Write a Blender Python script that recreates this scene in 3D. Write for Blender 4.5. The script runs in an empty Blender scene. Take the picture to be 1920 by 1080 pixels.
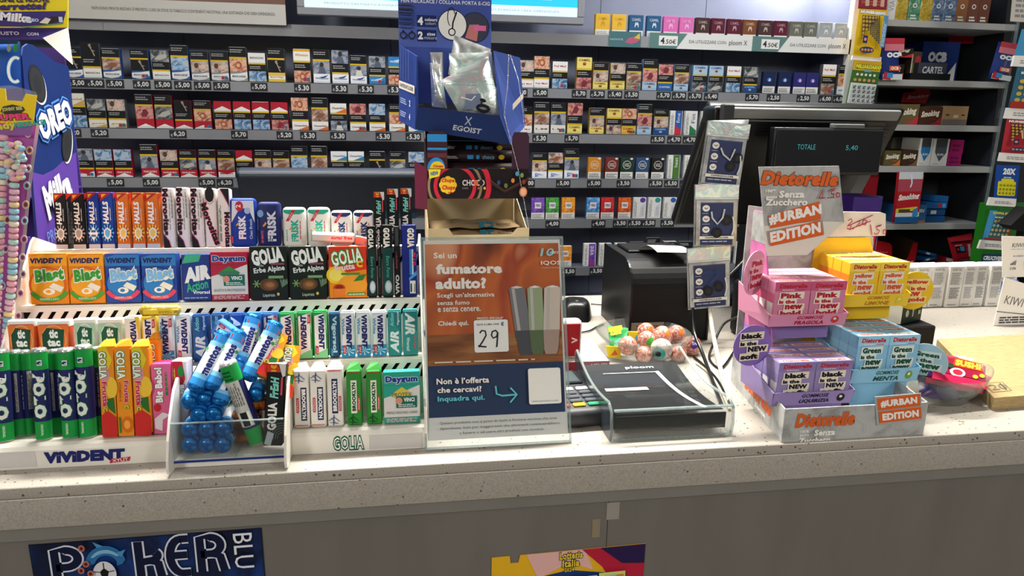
import bpy, bmesh, math, random
from mathutils import Vector, Matrix
V = Vector
rnd = random.Random(7)
S = bpy.context.scene
COL = S.collection
# ---------------------------------------------------------------- camera
FOC = 1331.0
TH, YAW, ROLL = math.radians(14.0), math.radians(8.9), 0.0174
CAM = V((0, 0, 1.46))
FW = V((math.sin(YAW)*math.cos(TH), math.cos(YAW)*math.cos(TH), -math.sin(TH)))
_r = FW.cross(V((0, 0, 1))).normalized(); _u = _r.cross(FW)
RT = _r*math.cos(ROLL)+_u*math.sin(ROLL); UP = -_r*math.sin(ROLL)+_u*math.cos(ROLL)
cd = bpy.data.cameras.new('camera'); cam = bpy.data.objects.new('camera', cd); COL.objects.link(cam)
cd.sensor_width = 36.0; cd.lens = 36.0*FOC/1920; cd.clip_start = 0.02
mx = Matrix((RT, UP, -FW)).transposed().to_4x4(); mx.translation = CAM
cam.matrix_world = mx
S.camera = cam
# ---------------------------------------------------------------- world, lamps, exposure
S.view_settings.view_transform = 'Standard'; S.view_settings.look = 'None'
S.view_settings.gamma = 1; S.view_settings.use_curve_mapping = False
S.view_settings.exposure = 0.0
wd = bpy.data.worlds.new('world'); S.world = wd; wd.use_nodes = True
wd.node_tree.nodes['Background'].inputs[0].default_value = (1.0, .95, .88, 1)
wd.node_tree.nodes['Background'].inputs[1].default_value = 0.15
def area(name, loc, aim, sx, sy, power, col=(1, .93, .82), spread=180):
    l = bpy.data.lights.new(name, 'AREA'); l.shape = 'RECTANGLE'; l.size = sx; l.size_y = sy; l.energy = power; l.color = col
    l.spread = math.radians(spread)
    o = bpy.data.objects.new(name, l); COL.objects.link(o); o.location = loc
    o.rotation_euler = (V(aim)-V(loc)).to_track_quat('-Z', 'Y').to_euler(); return o
area('ceiling_lamp_counter', (.1, 1.60, 2.72), (.1, 1.12, 1.0), 2.6, .055, 66, (1, .95, .86), 96)
area('ceiling_lamp_shop', (-1.7, -1.5, 2.74), (.1, 1.4, 1.2), .6, 1.4, 58, (1, .96, .90))
area('ceiling_lamp_shop', (2.1, -1.5, 2.74), (.5, 1.4, 1.2), .6, 1.4, 58, (1, .96, .90))
area('ceiling_lamp_shelf', (.35, 1.75, 2.72), (.4, 2.4, 1.2), 2.2, .3, 22, (.84, .91, 1))
area('shelf_spot', (1.40, 2.50, 2.12), (1.42, 2.66, 1.78), .10, .05, 11, (1, .95, .88))
# ---------------------------------------------------------------- picture point -> point in the place
def ray(px, py): return FW+RT*((px-960)/FOC)-UP*((py-540)/FOC)
def onY(px, py, y): d = ray(px, py); return CAM+d*((y-CAM.y)/d.y)
def onZ(px, py, z): d = ray(px, py); return CAM+d*((z-CAM.z)/d.z)
def onX(px, py, x): d = ray(px, py); return CAM+d*((x-CAM.x)/d.x)
def onP(px, py, p, n): d = ray(px, py); return CAM+d*((V(p)-CAM).dot(V(n))/d.dot(V(n)))
def pix(p):
    v = V(p)-CAM; k = v.dot(FW); return 960+FOC*v.dot(RT)/k, 540-FOC*v.dot(UP)/k
# ---------------------------------------------------------------- materials
def lin(h):
    h = h.lstrip('#'); c = [int(h[i:i+2], 16)/255 for i in (0, 2, 4)]
    return tuple((x/12.92 if x <= .04045 else ((x+.055)/1.055)**2.4) for x in c)+(1,)
MT = {}
def newmat(name):
    m = bpy.data.materials.new(name); m.use_nodes = True
    return m, m.node_tree.nodes, m.node_tree.links, m.node_tree.nodes['Principled BSDF']
def pm(name, col, rough=.5, metal=0, spec=.5, **k):
    m, N, L, B = newmat(name)
    B.inputs['Base Color'].default_value = lin(col); B.inputs['Roughness'].default_value = rough
    B.inputs['Metallic'].default_value = metal; B.inputs['Specular IOR Level'].default_value = spec
    for a, b in k.items(): B.inputs[a].default_value = b
    MT[name] = m; return m
def ramp(N, stops):
    r = N.new('ShaderNodeValToRGB'); e = r.color_ramp.elements
    while len(e) < len(stops): e.new(.5)
    for i, (p, c) in enumerate(stops): e[i].position = p; e[i].color = lin(c)
    return r
def noisy(name, stops, scale, rough=.5, detail=4, metal=0, bump=0, coord='Object', dist=0, vor=False, stretch=None):
    m, N, L, B = newmat(name)
    tc = N.new('ShaderNodeTexCoord'); src = tc.outputs[coord]
    if stretch:
        mp = N.new('ShaderNodeMapping'); mp.inputs['Scale'].default_value = stretch; L.new(src, mp.inputs[0]); src = mp.outputs[0]
    if vor: n = N.new('ShaderNodeTexVoronoi'); n.inputs['Scale'].default_value = scale; fac = n.outputs['Distance']
    else:
        n = N.new('ShaderNodeTexNoise'); n.inputs['Scale'].default_value = scale; n.inputs['Detail'].default_value = detail
        n.inputs['Distortion'].default_value = dist; fac = n.outputs['Fac']
    L.new(src, n.inputs['Vector'])
    r = ramp(N, stops); L.new(fac, r.inputs[0]); L.new(r.outputs[0], B.inputs['Base Color'])
    B.inputs['Roughness'].default_value = rough; B.inputs['Metallic'].default_value = metal; B.inputs['Specular IOR Level'].default_value = .25
    if bump:
        b = N.new('ShaderNodeBump'); b.inputs['Strength'].default_value = bump; b.inputs['Distance'].default_value = .002
        L.new(fac, b.inputs['Height']); L.new(b.outputs[0], B.inputs['Normal'])
    MT[name] = m; return m
def ink(c):
    if c not in MT:
        pm(c, c, .5, spec=.2)
    return MT[c]
def mt(c): return c if not isinstance(c, str) else (ink(c) if c[0] == '#' else MT[c])
def clear(name, tint, alpha, rough=.05, spec=.5):
    m, N, L, B = newmat(name); o = N['Material Output']
    B.inputs['Base Color'].default_value = lin(tint); B.inputs['Roughness'].default_value = rough; B.inputs['Specular IOR Level'].default_value = spec
    t = N.new('ShaderNodeBsdfTransparent'); c = lin(tint); t.inputs[0].default_value = tuple(.8+.2*x for x in c[:3])+(1,)
    g = N.new('ShaderNodeBsdfGlossy'); g.inputs['Roughness'].default_value = rough
    lw = N.new('ShaderNodeLayerWeight'); lw.inputs[0].default_value = .5; pw = N.new('ShaderNodeMath'); pw.operation = 'POWER'; L.new(lw.outputs['Facing'], pw.inputs[0]); pw.inputs[1].default_value = 4
    f = N.new('ShaderNodeMath'); f.operation = 'MULTIPLY_ADD'; L.new(pw.outputs[0], f.inputs[0]); f.inputs[1].default_value = .55; f.inputs[2].default_value = .03
    a = N.new('ShaderNodeMixShader'); L.new(f.outputs[0], a.inputs[0]); L.new(t.outputs[0], a.inputs[1]); L.new(g.outputs[0], a.inputs[2])
    b = N.new('ShaderNodeMixShader'); b.inputs[0].default_value = alpha; L.new(a.outputs[0], b.inputs[1]); L.new(B.outputs[0], b.inputs[2]); L.new(b.outputs[0], o.inputs[0]); MT[name] = m; return m
def glow(name, col, s):
    m, N, L, B = newmat(name); B.inputs['Base Color'].default_value = (0, 0, 0, 1)
    B.inputs['Emission Color'].default_value = lin(col); B.inputs['Emission Strength'].default_value = s; MT[name] = m; return m
# stone of the counter: pale quartz with dark and glassy specks
def stone():
    m, N, L, B = newmat('speckled_stone'); tc = N.new('ShaderNodeTexCoord')
    n = N.new('ShaderNodeTexNoise'); n.inputs['Scale'].default_value = 520; n.inputs['Detail'].default_value = 3
    L.new(tc.outputs['Object'], n.inputs['Vector'])
    r = ramp(N, [(.3, '#98918a'), (.5, '#a7a096'), (.7, '#b1aba1')]); L.new(n.outputs['Fac'], r.inputs[0])
    v = N.new('ShaderNodeTexVoronoi'); v.inputs['Scale'].default_value = 120; L.new(tc.outputs['Object'], v.inputs['Vector'])
    n2 = N.new('ShaderNodeTexNoise'); n2.inputs['Scale'].default_value = 45; L.new(tc.outputs['Object'], n2.inputs['Vector'])
    a = N.new('ShaderNodeMath'); a.operation = 'MULTIPLY'; L.new(n2.outputs['Fac'], a.inputs[0]); a.inputs[1].default_value = .38
    lt = N.new('ShaderNodeMath'); lt.operation = 'LESS_THAN'; L.new(v.outputs['Distance'], lt.inputs[0])
    s = N.new('ShaderNodeMath'); s.operation = 'SUBTRACT'; L.new(a.outputs[0], s.inputs[0]); s.inputs[1].default_value = .012; L.new(s.outputs[0], lt.inputs[1])
    wn = N.new('ShaderNodeMath'); wn.operation = 'GREATER_THAN'; L.new(v.outputs['Color'], wn.inputs[0]); wn.inputs[1].default_value = .5
    mm = N.new('ShaderNodeMath'); mm.operation = 'MULTIPLY'; L.new(lt.outputs[0], mm.inputs[0]); L.new(wn.outputs[0], mm.inputs[1])
    mxn = N.new('ShaderNodeMix'); mxn.data_type = 'RGBA'; L.new(mm.outputs[0], mxn.inputs[0]); L.new(r.outputs[0], mxn.inputs[6]); mxn.inputs[7].default_value = lin('#5a4f40')
    L.new(mxn.outputs[2], B.inputs['Base Color']); B.inputs['Roughness'].default_value = .38; MT['speckled_stone'] = m
stone()
pm('white_plastic', '#e6e2d8', .38); pm('white_card', '#e4dfd4', .6); pm('clean_white', '#f2efe8', .5)
pm('black_plastic', '#0a0b0d', .34, spec=.35); pm('black_matte', '#060608', .55, spec=.25); pm('dark_grey', '#2b2d31', .5)
pm('shelf_metal', '#85878c', .42, .35); pm('cabinet_shelf', '#a9a9a6', .5)
noisy('panel_dark', [(.3, '#70768a'), (.7, '#7a8094')], 6, .34, metal=.3)
noisy('cabinet_dark', [(.3, '#24262b'), (.7, '#2d3036')], 8, .55)
noisy('grey_laminate', [(.3, '#6c6863'), (.7, '#74706a')], 14, .5, stretch=(1, 1, .2))
noisy('grey_trim', [(.3, '#7a7872'), (.7, '#807e78')], 10, .45)
noisy('wall_paint', [(.3, '#c9c6bf'), (.7, '#d2cfc8')], 20, .8); noisy('floor_tile', [(.3, '#6d6860'), (.7, '#7c766d')], 5, .4)
pm('chrome', '#d8dadd', .16, 1); pm('steel', '#a9acb0', .3, 1)
noisy('silver_foil', [(.3, '#aab0b2'), (.5, '#d4d8d8'), (.75, '#eef0ee')], 45, .28, metal=.75, bump=.8, dist=1.5)
noisy('holo_foil', [(.25, '#9fb2b8'), (.42, '#e9ece4'), (.52, '#b8d8d2'), (.62, '#d9c9d4'), (.72, '#e8e2c4'), (.85, '#f2f2ee')], 26, .25, metal=.55, bump=.5, dist=2)
noisy('bag_foil', [(.25, '#7d8083'), (.5, '#a4a6a8'), (.75, '#c4c5c4')], 22, .3, metal=.6, bump=.5, dist=1.2)
noisy('blue_foil', [(.3, '#0c4f94'), (.55, '#1570bb'), (.75, '#4aa6e2')], 110, .28, metal=.5, bump=1.0, dist=1)
noisy('photo_flesh', [(.25, '#6e2a2f'), (.42, '#a8575a'), (.55, '#d79c8e'), (.7, '#c97f7a'), (.85, '#efd0bd')], 55, .45, dist=1.4)
noisy('photo_mouth', [(.25, '#5c2420'), (.4, '#b8705a'), (.55, '#e8bb98'), (.68, '#d8957c'), (.85, '#f3dcc2')], 48, .45, dist=1.8)
noisy('photo_man', [(.25, '#2c3038'), (.42, '#6a7484'), (.55, '#9aa6b6'), (.68, '#b99783'), (.85, '#dfe3e8')], 52, .45, dist=1.1)
noisy('photo_blue', [(.25, '#20364e'), (.42, '#5f86ac'), (.55, '#a9c4dc'), (.68, '#c9b3a2'), (.85, '#eef2f5')], 55, .45, dist=1.2)
noisy('photo_baby', [(.25, '#5a4038'), (.42, '#a68a7c'), (.55, '#d5c3b4'), (.7, '#8b909a'), (.85, '#ece6dd')], 52, .45, dist=1.2)
noisy('photo_grey', [(.3, '#1d1f22'), (.45, '#4b4e50'), (.6, '#8e9190'), (.8, '#dcdedc')], 50, .45, dist=1.3)
noisy('photo_hand', [(.25, '#3c3a38'), (.42, '#7c6a5c'), (.55, '#c39a84'), (.7, '#e2ddd4'), (.85, '#f0eee8')], 46, .45, dist=1.2)
noisy('kraft', [(.3, '#a98e68'), (.7, '#b89c74')], 30, .8, stretch=(1, 1, 6)); noisy('beige_card', [(.3, '#c8b48c'), (.7, '#d3c09a')], 20, .7)
noisy('wood_board', [(.3, '#937c52'), (.5, '#a18a60'), (.7, '#ad976c')], 60, .6, stretch=(1, 8, 8), bump=.3)
noisy('concrete_print', [(.35, '#8f908f'), (.5, '#b1b2b0'), (.62, '#b9bab8'), (.75, '#a0a19f')], 30, .55, detail=8, dist=.6)
noisy('pink_print', [(.35, '#c6649e'), (.6, '#d57bb0')], 40, .5, detail=6); noisy('lilac_print', [(.35, '#8f74b8'), (.6, '#a48acb')], 40, .5, detail=6)
noisy('warm_poster', [(.28, '#4a2016'), (.40, '#8c4022'), (.50, '#c4652e'), (.58, '#a04026'), (.72, '#f2b080')], 9, .6, detail=2, dist=.6, stretch=(1, 1, .55))
noisy('wood_poster', [(.3, '#6a3a1e'), (.5, '#925a30'), (.7, '#b07a44')], 12, .6, detail=4, dist=.8, stretch=(.6, 1, 5))
noisy('brown_poster', [(.3, '#5f4136'), (.6, '#7a5846'), (.8, '#9a7455')], 3, .35, detail=2)
noisy('gold_foil', [(.3, '#b09030'), (.55, '#dcc052'), (.8, '#f6eaa0')], 60, .28, metal=.5, bump=.6, dist=1.5)
noisy('green_foil', [(.3, '#3c7a58'), (.55, '#74b08c'), (.8, '#d6eadc')], 60, .28, metal=.5, bump=.6, dist=1.5)
noisy('bluegrey_foil', [(.3, '#41597c'), (.55, '#7d94b4'), (.8, '#d4dfec')], 60, .28, metal=.5, bump=.6, dist=1.5)
noisy('stripe_blue', [(.35, '#2f6fb4'), (.5, '#5a9ad4'), (.65, '#b4d6ee')], 40, .4, dist=2)
noisy('stripe_purple', [(.35, '#4f2f8a'), (.55, '#8a5cc0')], 50, .4, dist=2); noisy('stripe_green', [(.35, '#1e6b34'), (.55, '#5cae52')], 50, .4, dist=2)
noisy('stripe_orange', [(.35, '#d06418'), (.55, '#f3a83a')], 50, .4, dist=2); noisy('stripe_red', [(.35, '#a01622'), (.55, '#e0393c')], 50, .4, dist=2); noisy('stripe_fire', [(.35, '#b42a14'), (.55, '#ea7030')], 50, .4, dist=2)
noisy('poker_blue', [(.35, '#060a18'), (.55, '#0b1a3c'), (.72, '#14408c')], 9, .4, dist=.8)
clear('clear_plastic', '#dfe8ea', .004, .05); clear('clear_acrylic', '#d4dede', .014, .04); clear('smoke_acrylic', '#39414a', .72, .12)
clear('acrylic_edge', '#b4c6c4', .3, .08); clear('thin_film', '#f2f4f4', .08, .12); clear('orange_clear', '#d8480f', .82, .1); clear('mint_clear', '#e4efe6', .7, .1)
clear('bowl_glass', '#aeb8b2', .15, .05); clear('lens_plastic', '#eef2f4', .3, .05)
glow('screen_cyan', '#12c4ea', 1.25); glow('screen_white', '#dff4fa', 1.15); glow('screen_deep', '#1470b8', .9); glow('led_teal', '#3aa8a8', .7)
noisy('eye_pink', [(.3, '#8c3436'), (.46, '#bf8676'), (.6, '#cfb2a4')], 70, .3, dist=3); noisy('sugar_pastel', [(.3, '#d6a8b8'), (.45, '#e8dccb'), (.55, '#a8d0dc'), (.7, '#eed9b4')], 40, .5)
noisy('barcode', [(.48, '#20201f'), (.52, '#f2f0ea')], 320, .5, detail=0, stretch=(1, .02, .02))
# ---------------------------------------------------------------- mesh builder
class MB:
    def __init__(s): s.v = []; s.f = []; s.m = []; s.sm = []; s.mats = []; s.M = None
    def mi(s, c):
        m = mt(c)
        if m not in s.mats: s.mats.append(m)
        return s.mats.index(m)
    def add(s, vs, fs, c, smooth=False):
        b = len(s.v); i = s.mi(c)
        s.v += [tuple(s.M @ V(p)) if s.M else tuple(p) for p in vs]
        for f in fs: s.f.append(tuple(b+k for k in f)); s.m.append(i); s.sm.append(smooth)
    def poly(s, pts, c): s.add(pts, [tuple(range(len(pts)))], c)
    def box(s, lo, hi, c, bev=0, seg=1, mats=None):
        lo, hi = V(lo), V(hi)
        if not bev:
            x0, y0, z0 = lo; x1, y1, z1 = hi
            s.add([(x0,y0,z0),(x1,y0,z0),(x1,y1,z0),(x0,y1,z0),(x0,y0,z1),(x1,y0,z1),(x1,y1,z1),(x0,y1,z1)],
                  [(3,2,1,0),(4,5,6,7),(0,1,5,4),(1,2,6,5),(2,3,7,6),(3,0,4,7)], c); return
        bm = bmesh.new(); bmesh.ops.create_cube(bm, size=1)
        for v in bm.verts: v.co = V(((lo[i]+hi[i])/2+v.co[i]*(hi[i]-lo[i])) for i in range(3))
        bmesh.ops.bevel(bm, geom=list(bm.edges), offset=bev, segments=seg, affect='EDGES', profile=.5)
        s.bm(bm, c, seg > 1)
    def bm(s, bm, c, smooth=False):
        bm.verts.index_update(); s.add([v.co.copy() for v in bm.verts], [tuple(v.index for v in f.verts) for f in bm.faces], c, smooth); bm.free()
    def prism(s, pts, d, c, axis='y', smooth=False):
        # pts: list of 3d points (planar), d: offset vector
        n = len(pts); a = [V(p) for p in pts]; b = [p+V(d) for p in a]
        s.add(a+b, [tuple(range(n)), tuple(range(2*n-1, n-1, -1))]+[(i, i+n, (i+1) % n+n, (i+1) % n) for i in range(n)], c, smooth)
    def tube(s, pts, r, c, n=8, cap=True, rs=None):
        pts = [V(p) for p in pts]; vs = []; k = len(pts); pu = None
        for i, p in enumerate(pts):
            t = (pts[min(i+1, k-1)]-pts[max(i-1, 0)]).normalized()
            u = (t.orthogonal() if pu is None else (pu-t*pu.dot(t))).normalized(); pu = u; w = t.cross(u); rr = rs[i] if rs else r
            for j in range(n): a = 2*math.pi*j/n; vs.append(p+u*(rr*math.cos(a))+w*(rr*math.sin(a)))
        fs = [(i*n+j, i*n+(j+1) % n, (i+1)*n+(j+1) % n, (i+1)*n+j) for i in range(k-1) for j in range(n)]
        s.add(vs, fs, c, True)
        if cap: s.add(vs[:n], [tuple(range(n-1, -1, -1))], c); s.add(vs[-n:], [tuple(range(n))], c)
    def lathe(s, prof, c, n=24, o=(0, 0, 0), a0=0, a1=2*math.pi, smooth=True):
        full = abs(a1-a0-2*math.pi) < 1e-6; m = n if full else n+1; o = V(o)
        vs = [o+V((r*math.cos(a0+(a1-a0)*j/n), r*math.sin(a0+(a1-a0)*j/n), z)) for r, z in prof for j in range(m)]
        fs = [(i*m+j, i*m+(j+1) % m, (i+1)*m+(j+1) % m, (i+1)*m+j) for i in range(len(prof)-1) for j in range(n)]
        s.add(vs, fs, c, smooth)
    def sph(s, o, r, c, n=16, sc=(1, 1, 1)):
        o = V(o); k = n//2; vs = []; 
        for i in range(k+1):
            t = math.pi*i/k
            for j in range(n): a = 2*math.pi*j/n; vs.append(o+V((r*sc[0]*math.sin(t)*math.cos(a), r*sc[1]*math.sin(t)*math.sin(a), r*sc[2]*math.cos(t))))
        s.add(vs, [(i*n+j, (i+1)*n+j, (i+1)*n+(j+1) % n, i*n+(j+1) % n) for i in range(k) for j in range(n)], c, True)
    def grid(s, fn, nu, nv, c, smooth=True):
        vs = [fn(i/nu, j/nv) for j in range(nv+1) for i in range(nu+1)]; w = nu+1
        s.add(vs, [(j*w+i, j*w+i+1, (j+1)*w+i+1, (j+1)*w+i) for j in range(nv) for i in range(nu)], c, smooth)
    def mesh(s, name):
        me = bpy.data.meshes.new(name); me.from_pydata(s.v, [], s.f)
        for m in s.mats: me.materials.append(m)
        me.polygons.foreach_set('material_index', s.m); me.polygons.foreach_set('use_smooth', s.sm); me.update(); return me
# ---------------------------------------------------------------- lettering
TX = {}
def glyphs(txt, off, sp=1.0):
    k = (txt, off, sp)
    if k not in TX:
        c = bpy.data.curves.new('lettering', 'FONT'); c.body = txt; c.resolution_u = 2; c.offset = off; c.space_character = sp
        o = bpy.data.objects.new('lettering', c); me = o.to_mesh()
        TX[k] = ([tuple(v.co[:2]) for v in me.vertices], [tuple(p.vertices) for p in me.polygons])
        o.to_mesh_clear(); bpy.data.objects.remove(o); bpy.data.curves.remove(c)
    return TX[k]
class Fc:
    """printing on a face: x, y run 0..1 over the face"""
    def __init__(s, mb, o, u, v, eps=.00013):
        s.mb = mb; s.o = V(o); s.u = V(u); s.v = V(v); s.W = s.u.length; s.H = s.v.length; s.n = s.u.cross(s.v).normalized(); s.k = 0; s.e = eps; s.sub = 0; s.sp = 0
    def P(s, x, y): return s.o+s.u*x+s.v*y+s.n*(s.e*s.k)
    def pl(s, pts, c): s.k += 1; s.mb.poly([s.P(*p) for p in pts], c); return s
    def r(s, x0, y0, x1, y1, c):
        if s.sub:
            n = max(1, int((x1-x0)*s.sub)); s.k += 1
            for i in range(n): a, b = x0+(x1-x0)*i/n, x0+(x1-x0)*(i+1)/n; s.mb.poly([s.P(a, y0), s.P(b, y0), s.P(b, y1), s.P(a, y1)], c)
            return s
        return s.pl([(x0, y0), (x1, y0), (x1, y1), (x0, y1)], c)
    def el(s, cx, cy, rx, ry, c, n=20, a0=0, a1=360):
        full = a1-a0 >= 360
        pts = [(cx+rx*math.cos(math.radians(a0+(a1-a0)*i/n)), cy+ry*math.sin(math.radians(a0+(a1-a0)*i/n))) for i in range(n+(0 if full else 1))]
        return s.pl(pts, c)
    def ln(s, pts, w, c, asp=True):
        # stroke; w = fraction of W
        s.k += 1; q = [s.P(*p) for p in pts]; hw = w*s.W/2; L = []; R = []
        for i, p in enumerate(q):
            t = (q[min(i+1, len(q)-1)]-q[max(i-1, 0)]).normalized(); b = s.n.cross(t)*hw; L.append(p+b); R.append(p-b)
        n = len(q); s.mb.add(L+R, [(n+i, n+i+1, i+1, i) for i in range(n-1)], c); return s
    def ar(s, cx, cy, rx, ry, a0, a1, w, c, n=14):
        return s.ln([(cx+rx*math.cos(math.radians(a0+(a1-a0)*i/n)), cy+ry*math.sin(math.radians(a0+(a1-a0)*i/n))) for i in range(n+1)], w, c)
    def t(s, txt, cx, cy, h, c, rot=0, w=None, b=.0, sh=0, ol=None, olw=.06, aw=None):
        s.sp = (b+olw-.02) if ol else 0
        if ol: s._t(txt, cx, cy, h, ol, rot, w, b+olw, sh, b)
        s._t(txt, cx, cy, h, c, rot, w, b, sh, b); return s
    def _t(s, txt, cx, cy, h, c, rot, w, b, sh, b0):
        sp = 1+round(1.1*max(b0, (b-.02) if b > b0 else 0, s.sp), 3) if len(txt) > 1 else 1
        vs, fs = glyphs(txt, round(b, 3), sp); v0, _ = glyphs(txt, round(b0, 3), sp)
        if not vs: return
        sk = lambda p: (p[0]+sh*p[1], p[1])
        q = [sk(p) for p in v0]; x0 = min(p[0] for p in q); x1 = max(p[0] for p in q); y0 = min(p[1] for p in q); y1 = max(p[1] for p in q)
        a = math.radians(rot); al, pe = (s.W, s.H) if abs(math.cos(a)) > .7 else (s.H, s.W)
        sy = h*pe/(y1-y0); sx = (w*al/(x1-x0)) if w else sy
        s.k += 1; ca, sa = math.cos(a), math.sin(a); uh = s.u/s.W; vh = s.v/s.H; o = s.P(cx, cy); out = []
        for p in vs:
            p = sk(p); x = (p[0]-(x0+x1)/2)*sx; y = (p[1]-(y0+y1)/2)*sy
            out.append(o+uh*(x*ca-y*sa)+vh*(x*sa+y*ca))
        s.mb.add(out, fs, c)
    def dz(s, x0, y0, x1, y1, n, c, seed=1, fill=.55, vert=False):
        # rows of small print
        g = random.Random(seed); s.k += 1
        for i in range(n):
            if vert: a, b = x0+(x1-x0)*i/n, x0+(x1-x0)*(i+fill)/n; x, e = y0, y1
            else: a, b = y0+(y1-y0)*i/n, y0+(y1-y0)*(i+fill)/n; x, e = x0, x1
            sp = e-x; end = e-sp*g.uniform(0, .25)
            while x < end-1e-6:
                k = min(end, x+sp*g.uniform(.08, .24))
                s.mb.poly([s.P(*p) for p in ([(a, x), (b, x), (b, k), (a, k)] if vert else [(x, a), (k, a), (k, b), (x, b)])], c); x = k+sp*.03
        return s
# ---------------------------------------------------------------- objects
def obj(name, d, parent=None, loc=None, rot=None):
    me = d.mesh(name) if isinstance(d, MB) else d
    o = bpy.data.objects.new(name, me); COL.objects.link(o)
    if parent: o.parent = parent
    if loc is not None: o.location = loc
    if rot is not None: o.rotation_euler = rot
    return o
def tag(o, label, cat, group=None, kind=None):
    o['label'] = label; o['category'] = cat
    if group: o['group'] = group
    if kind: o['kind'] = kind
    return o
def empty(name, loc=(0, 0, 0), rot=(0, 0, 0)):
    o = bpy.data.objects.new(name, None); COL.objects.link(o); o.location = loc; o.rotation_euler = rot; o.empty_display_size = .02; return o
def struct(name, mb): o = obj(name, mb); o['kind'] = 'structure'; return o
KIDS = {}
def dup(o):
    c = o.copy(); COL.objects.link(c)
    for ch in list(o.children):
        d = ch.copy(); COL.objects.link(d); d.parent = c
        for g in list(ch.children): e = g.copy(); COL.objects.link(e); e.parent = d
    return c
def adopt(o, par):
    loc, rot = par.location, par.rotation_euler; o.parent = par; o.matrix_parent_inverse = Matrix.LocRotScale(loc, rot, None).inverted(); return o
ORD = 'first second third fourth fifth sixth seventh eighth ninth tenth eleventh twelfth thirteenth fourteenth fifteenth sixteenth seventeenth eighteenth nineteenth twentieth'.split()
# ================================================================ the place: floor, ceiling, wall, counter
YC = 0.869      # front edge of the counter
m = MB(); m.box((-2.2, -2.2, -.05), (3.4, 2.75, 0), 'floor_tile'); struct('floor', m)
m = MB(); m.box((-2.2, -2.2, 2.8), (3.4, 2.75, 2.9), 'wall_paint'); struct('ceiling', m)
m = MB(); m.box((-2.2, 2.70, 0), (3.4, 2.78, 2.8), 'wall_paint'); struct('wall_back', m)
CO = empty('counter', (0, YC, 0)); tag(CO, 'long shop counter with pale speckled stone top and grey front', 'counter')
def cpart(name, lo, hi, mat, bev=0):
    m = MB(); m.box(lo, hi, mat, bev, 2); return obj(name, m, CO)
cpart('stone_top', (-1.5, 0, .984), (3.0, .86, 1.0), 'speckled_stone', .002)
cpart('stone_edge', (-1.5, .001, .9415), (3.0, .06, .9832), 'speckled_stone', .0012)
cpart('trim_rail', (-1.5, .007, .922), (3.0, .05, .9412), 'grey_trim')
m = MB(); m.box((-1.5, .016, .05), (.2845, .06, .9218), 'grey_laminate'); m.box((.2855, .016, .05), (3.0, .06, .9218), 'grey_laminate')
obj('front_panel', m, CO)
cpart('carcass', (-1.5, .061, .05), (3.0, .84, .983), 'dark_grey')
m = MB(); F = Fc(m, (.262, .0155, .86), (.012, 0, 0), (0, 0, .05)); F.r(0, 0, 1, .6, '#8f8169'); F.r(1.7, .55, 3.3, 1.1, '#98938a'); obj('tape_mark', m, CO)
# ---- posters taped on the counter front
yp = YC+.0145
def pq(pts, y): return [onY(a, b, y) for a, b in pts]
def slab(m, pts, d, c):  # upright sheet with thickness
    m.prism(pts, (0, d, 0), c)
A, B_, = onY(53, 1022, yp), onY(490, 990, yp)
m = MB(); u = V((B_.x-A.x, 0, B_.z-A.z)); vv = V((0, 0, -.088)); W_ = u.length
bl = A+vv; m.prism([bl, bl+u, B_, A], (0, .0008, 0), '#070b18')
F = Fc(m, bl, u, -vv, .0002); F.r(.003, .003, .997, .997, 'poker_blue')
def oletter(F, strokes, w=.052, c1='#d8dcea', c2='#0c1535', w2=.036):
    for s_ in strokes: F.ln(s_, w, c1)
    for s_ in strokes: F.ln(s_, w2, c2)
arc = lambda cx, cy, rx, ry, a0, a1, n=12: [(cx+rx*math.cos(math.radians(a0+(a1-a0)*i/n)), cy+ry*math.sin(math.radians(a0+(a1-a0)*i/n))) for i in range(n+1)]
oletter(F, [[(.10, .3), (.10, .87), (.145, .87)]+arc(.145, .73, .05, .14, 90, -90)+[(.10, .59)]])
oletter(F, [[(.455, .30), (.455, .93)], [(.455, .58), (.50, .60)]+arc(.50, .68, .035, .08, -90, 40), [(.50, .6), (.535, .55), (.545, .32)]])
oletter(F, [[(.675, .93), (.64, .93)]+arc(.64, .64, .05, .29, 90, 270)+[(.675, .35)], [(.60, .66), (.665, .66)]])
oletter(F, [[(.725, .35), (.725, .93), (.77, .93)]+arc(.77, .79, .045, .14, 90, -90)+[(.725, .65)], [(.775, .65), (.81, .60), (.825, .35)]])
F.t('BLU', .915, .66, .085, '#e6e8f0', rot=-90, w=.60)
# emblem standing for the O: leaping dolphin over a football and suits
F.pl([(.24, .60)]+arc(.315, .62, .085, .30, 165, 10)+[(.385, .60), (.36, .58)]+arc(.315, .58, .05, .18, 20, 160), '#2d6fa6')
F.pl([(.285, .9), (.27, 1.0), (.315, .915)], '#4c8fbf'); F.pl([(.36, .79), (.405, .84), (.385, .72)], '#4c8fbf')
F.pl(arc(.315, .62, .07, .24, 150, 30)+arc(.315, .64, .06, .16, 40, 140), '#7fb6d6')
F.el(.305, .45, .05, .22, '#dcdce0', 24); F.pl([(.305+.02*math.cos(math.radians(90+72*i)), .47+.09*math.sin(math.radians(90+72*i))) for i in range(5)], '#15161c')
for i in range(5): F.ln([(.305+.02*math.cos(math.radians(90+72*i)), .47+.09*math.sin(math.radians(90+72*i))), (.305+.046*math.cos(math.radians(90+72*i)), .45+.2*math.sin(math.radians(90+72*i)))], .004, '#15161c')
for x_, y_ in ((.225, .92), (.235, .66), (.212, .56), (.25, .5)): F.el(x_, y_, .014, .055, '#b06a5a', 14); F.el(x_, y_, .007, .028, '#5e1a1c', 12)
tag(obj('wall_poster', m), 'dark blue poster with outlined POKER and football emblem on counter front', 'poster')
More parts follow.
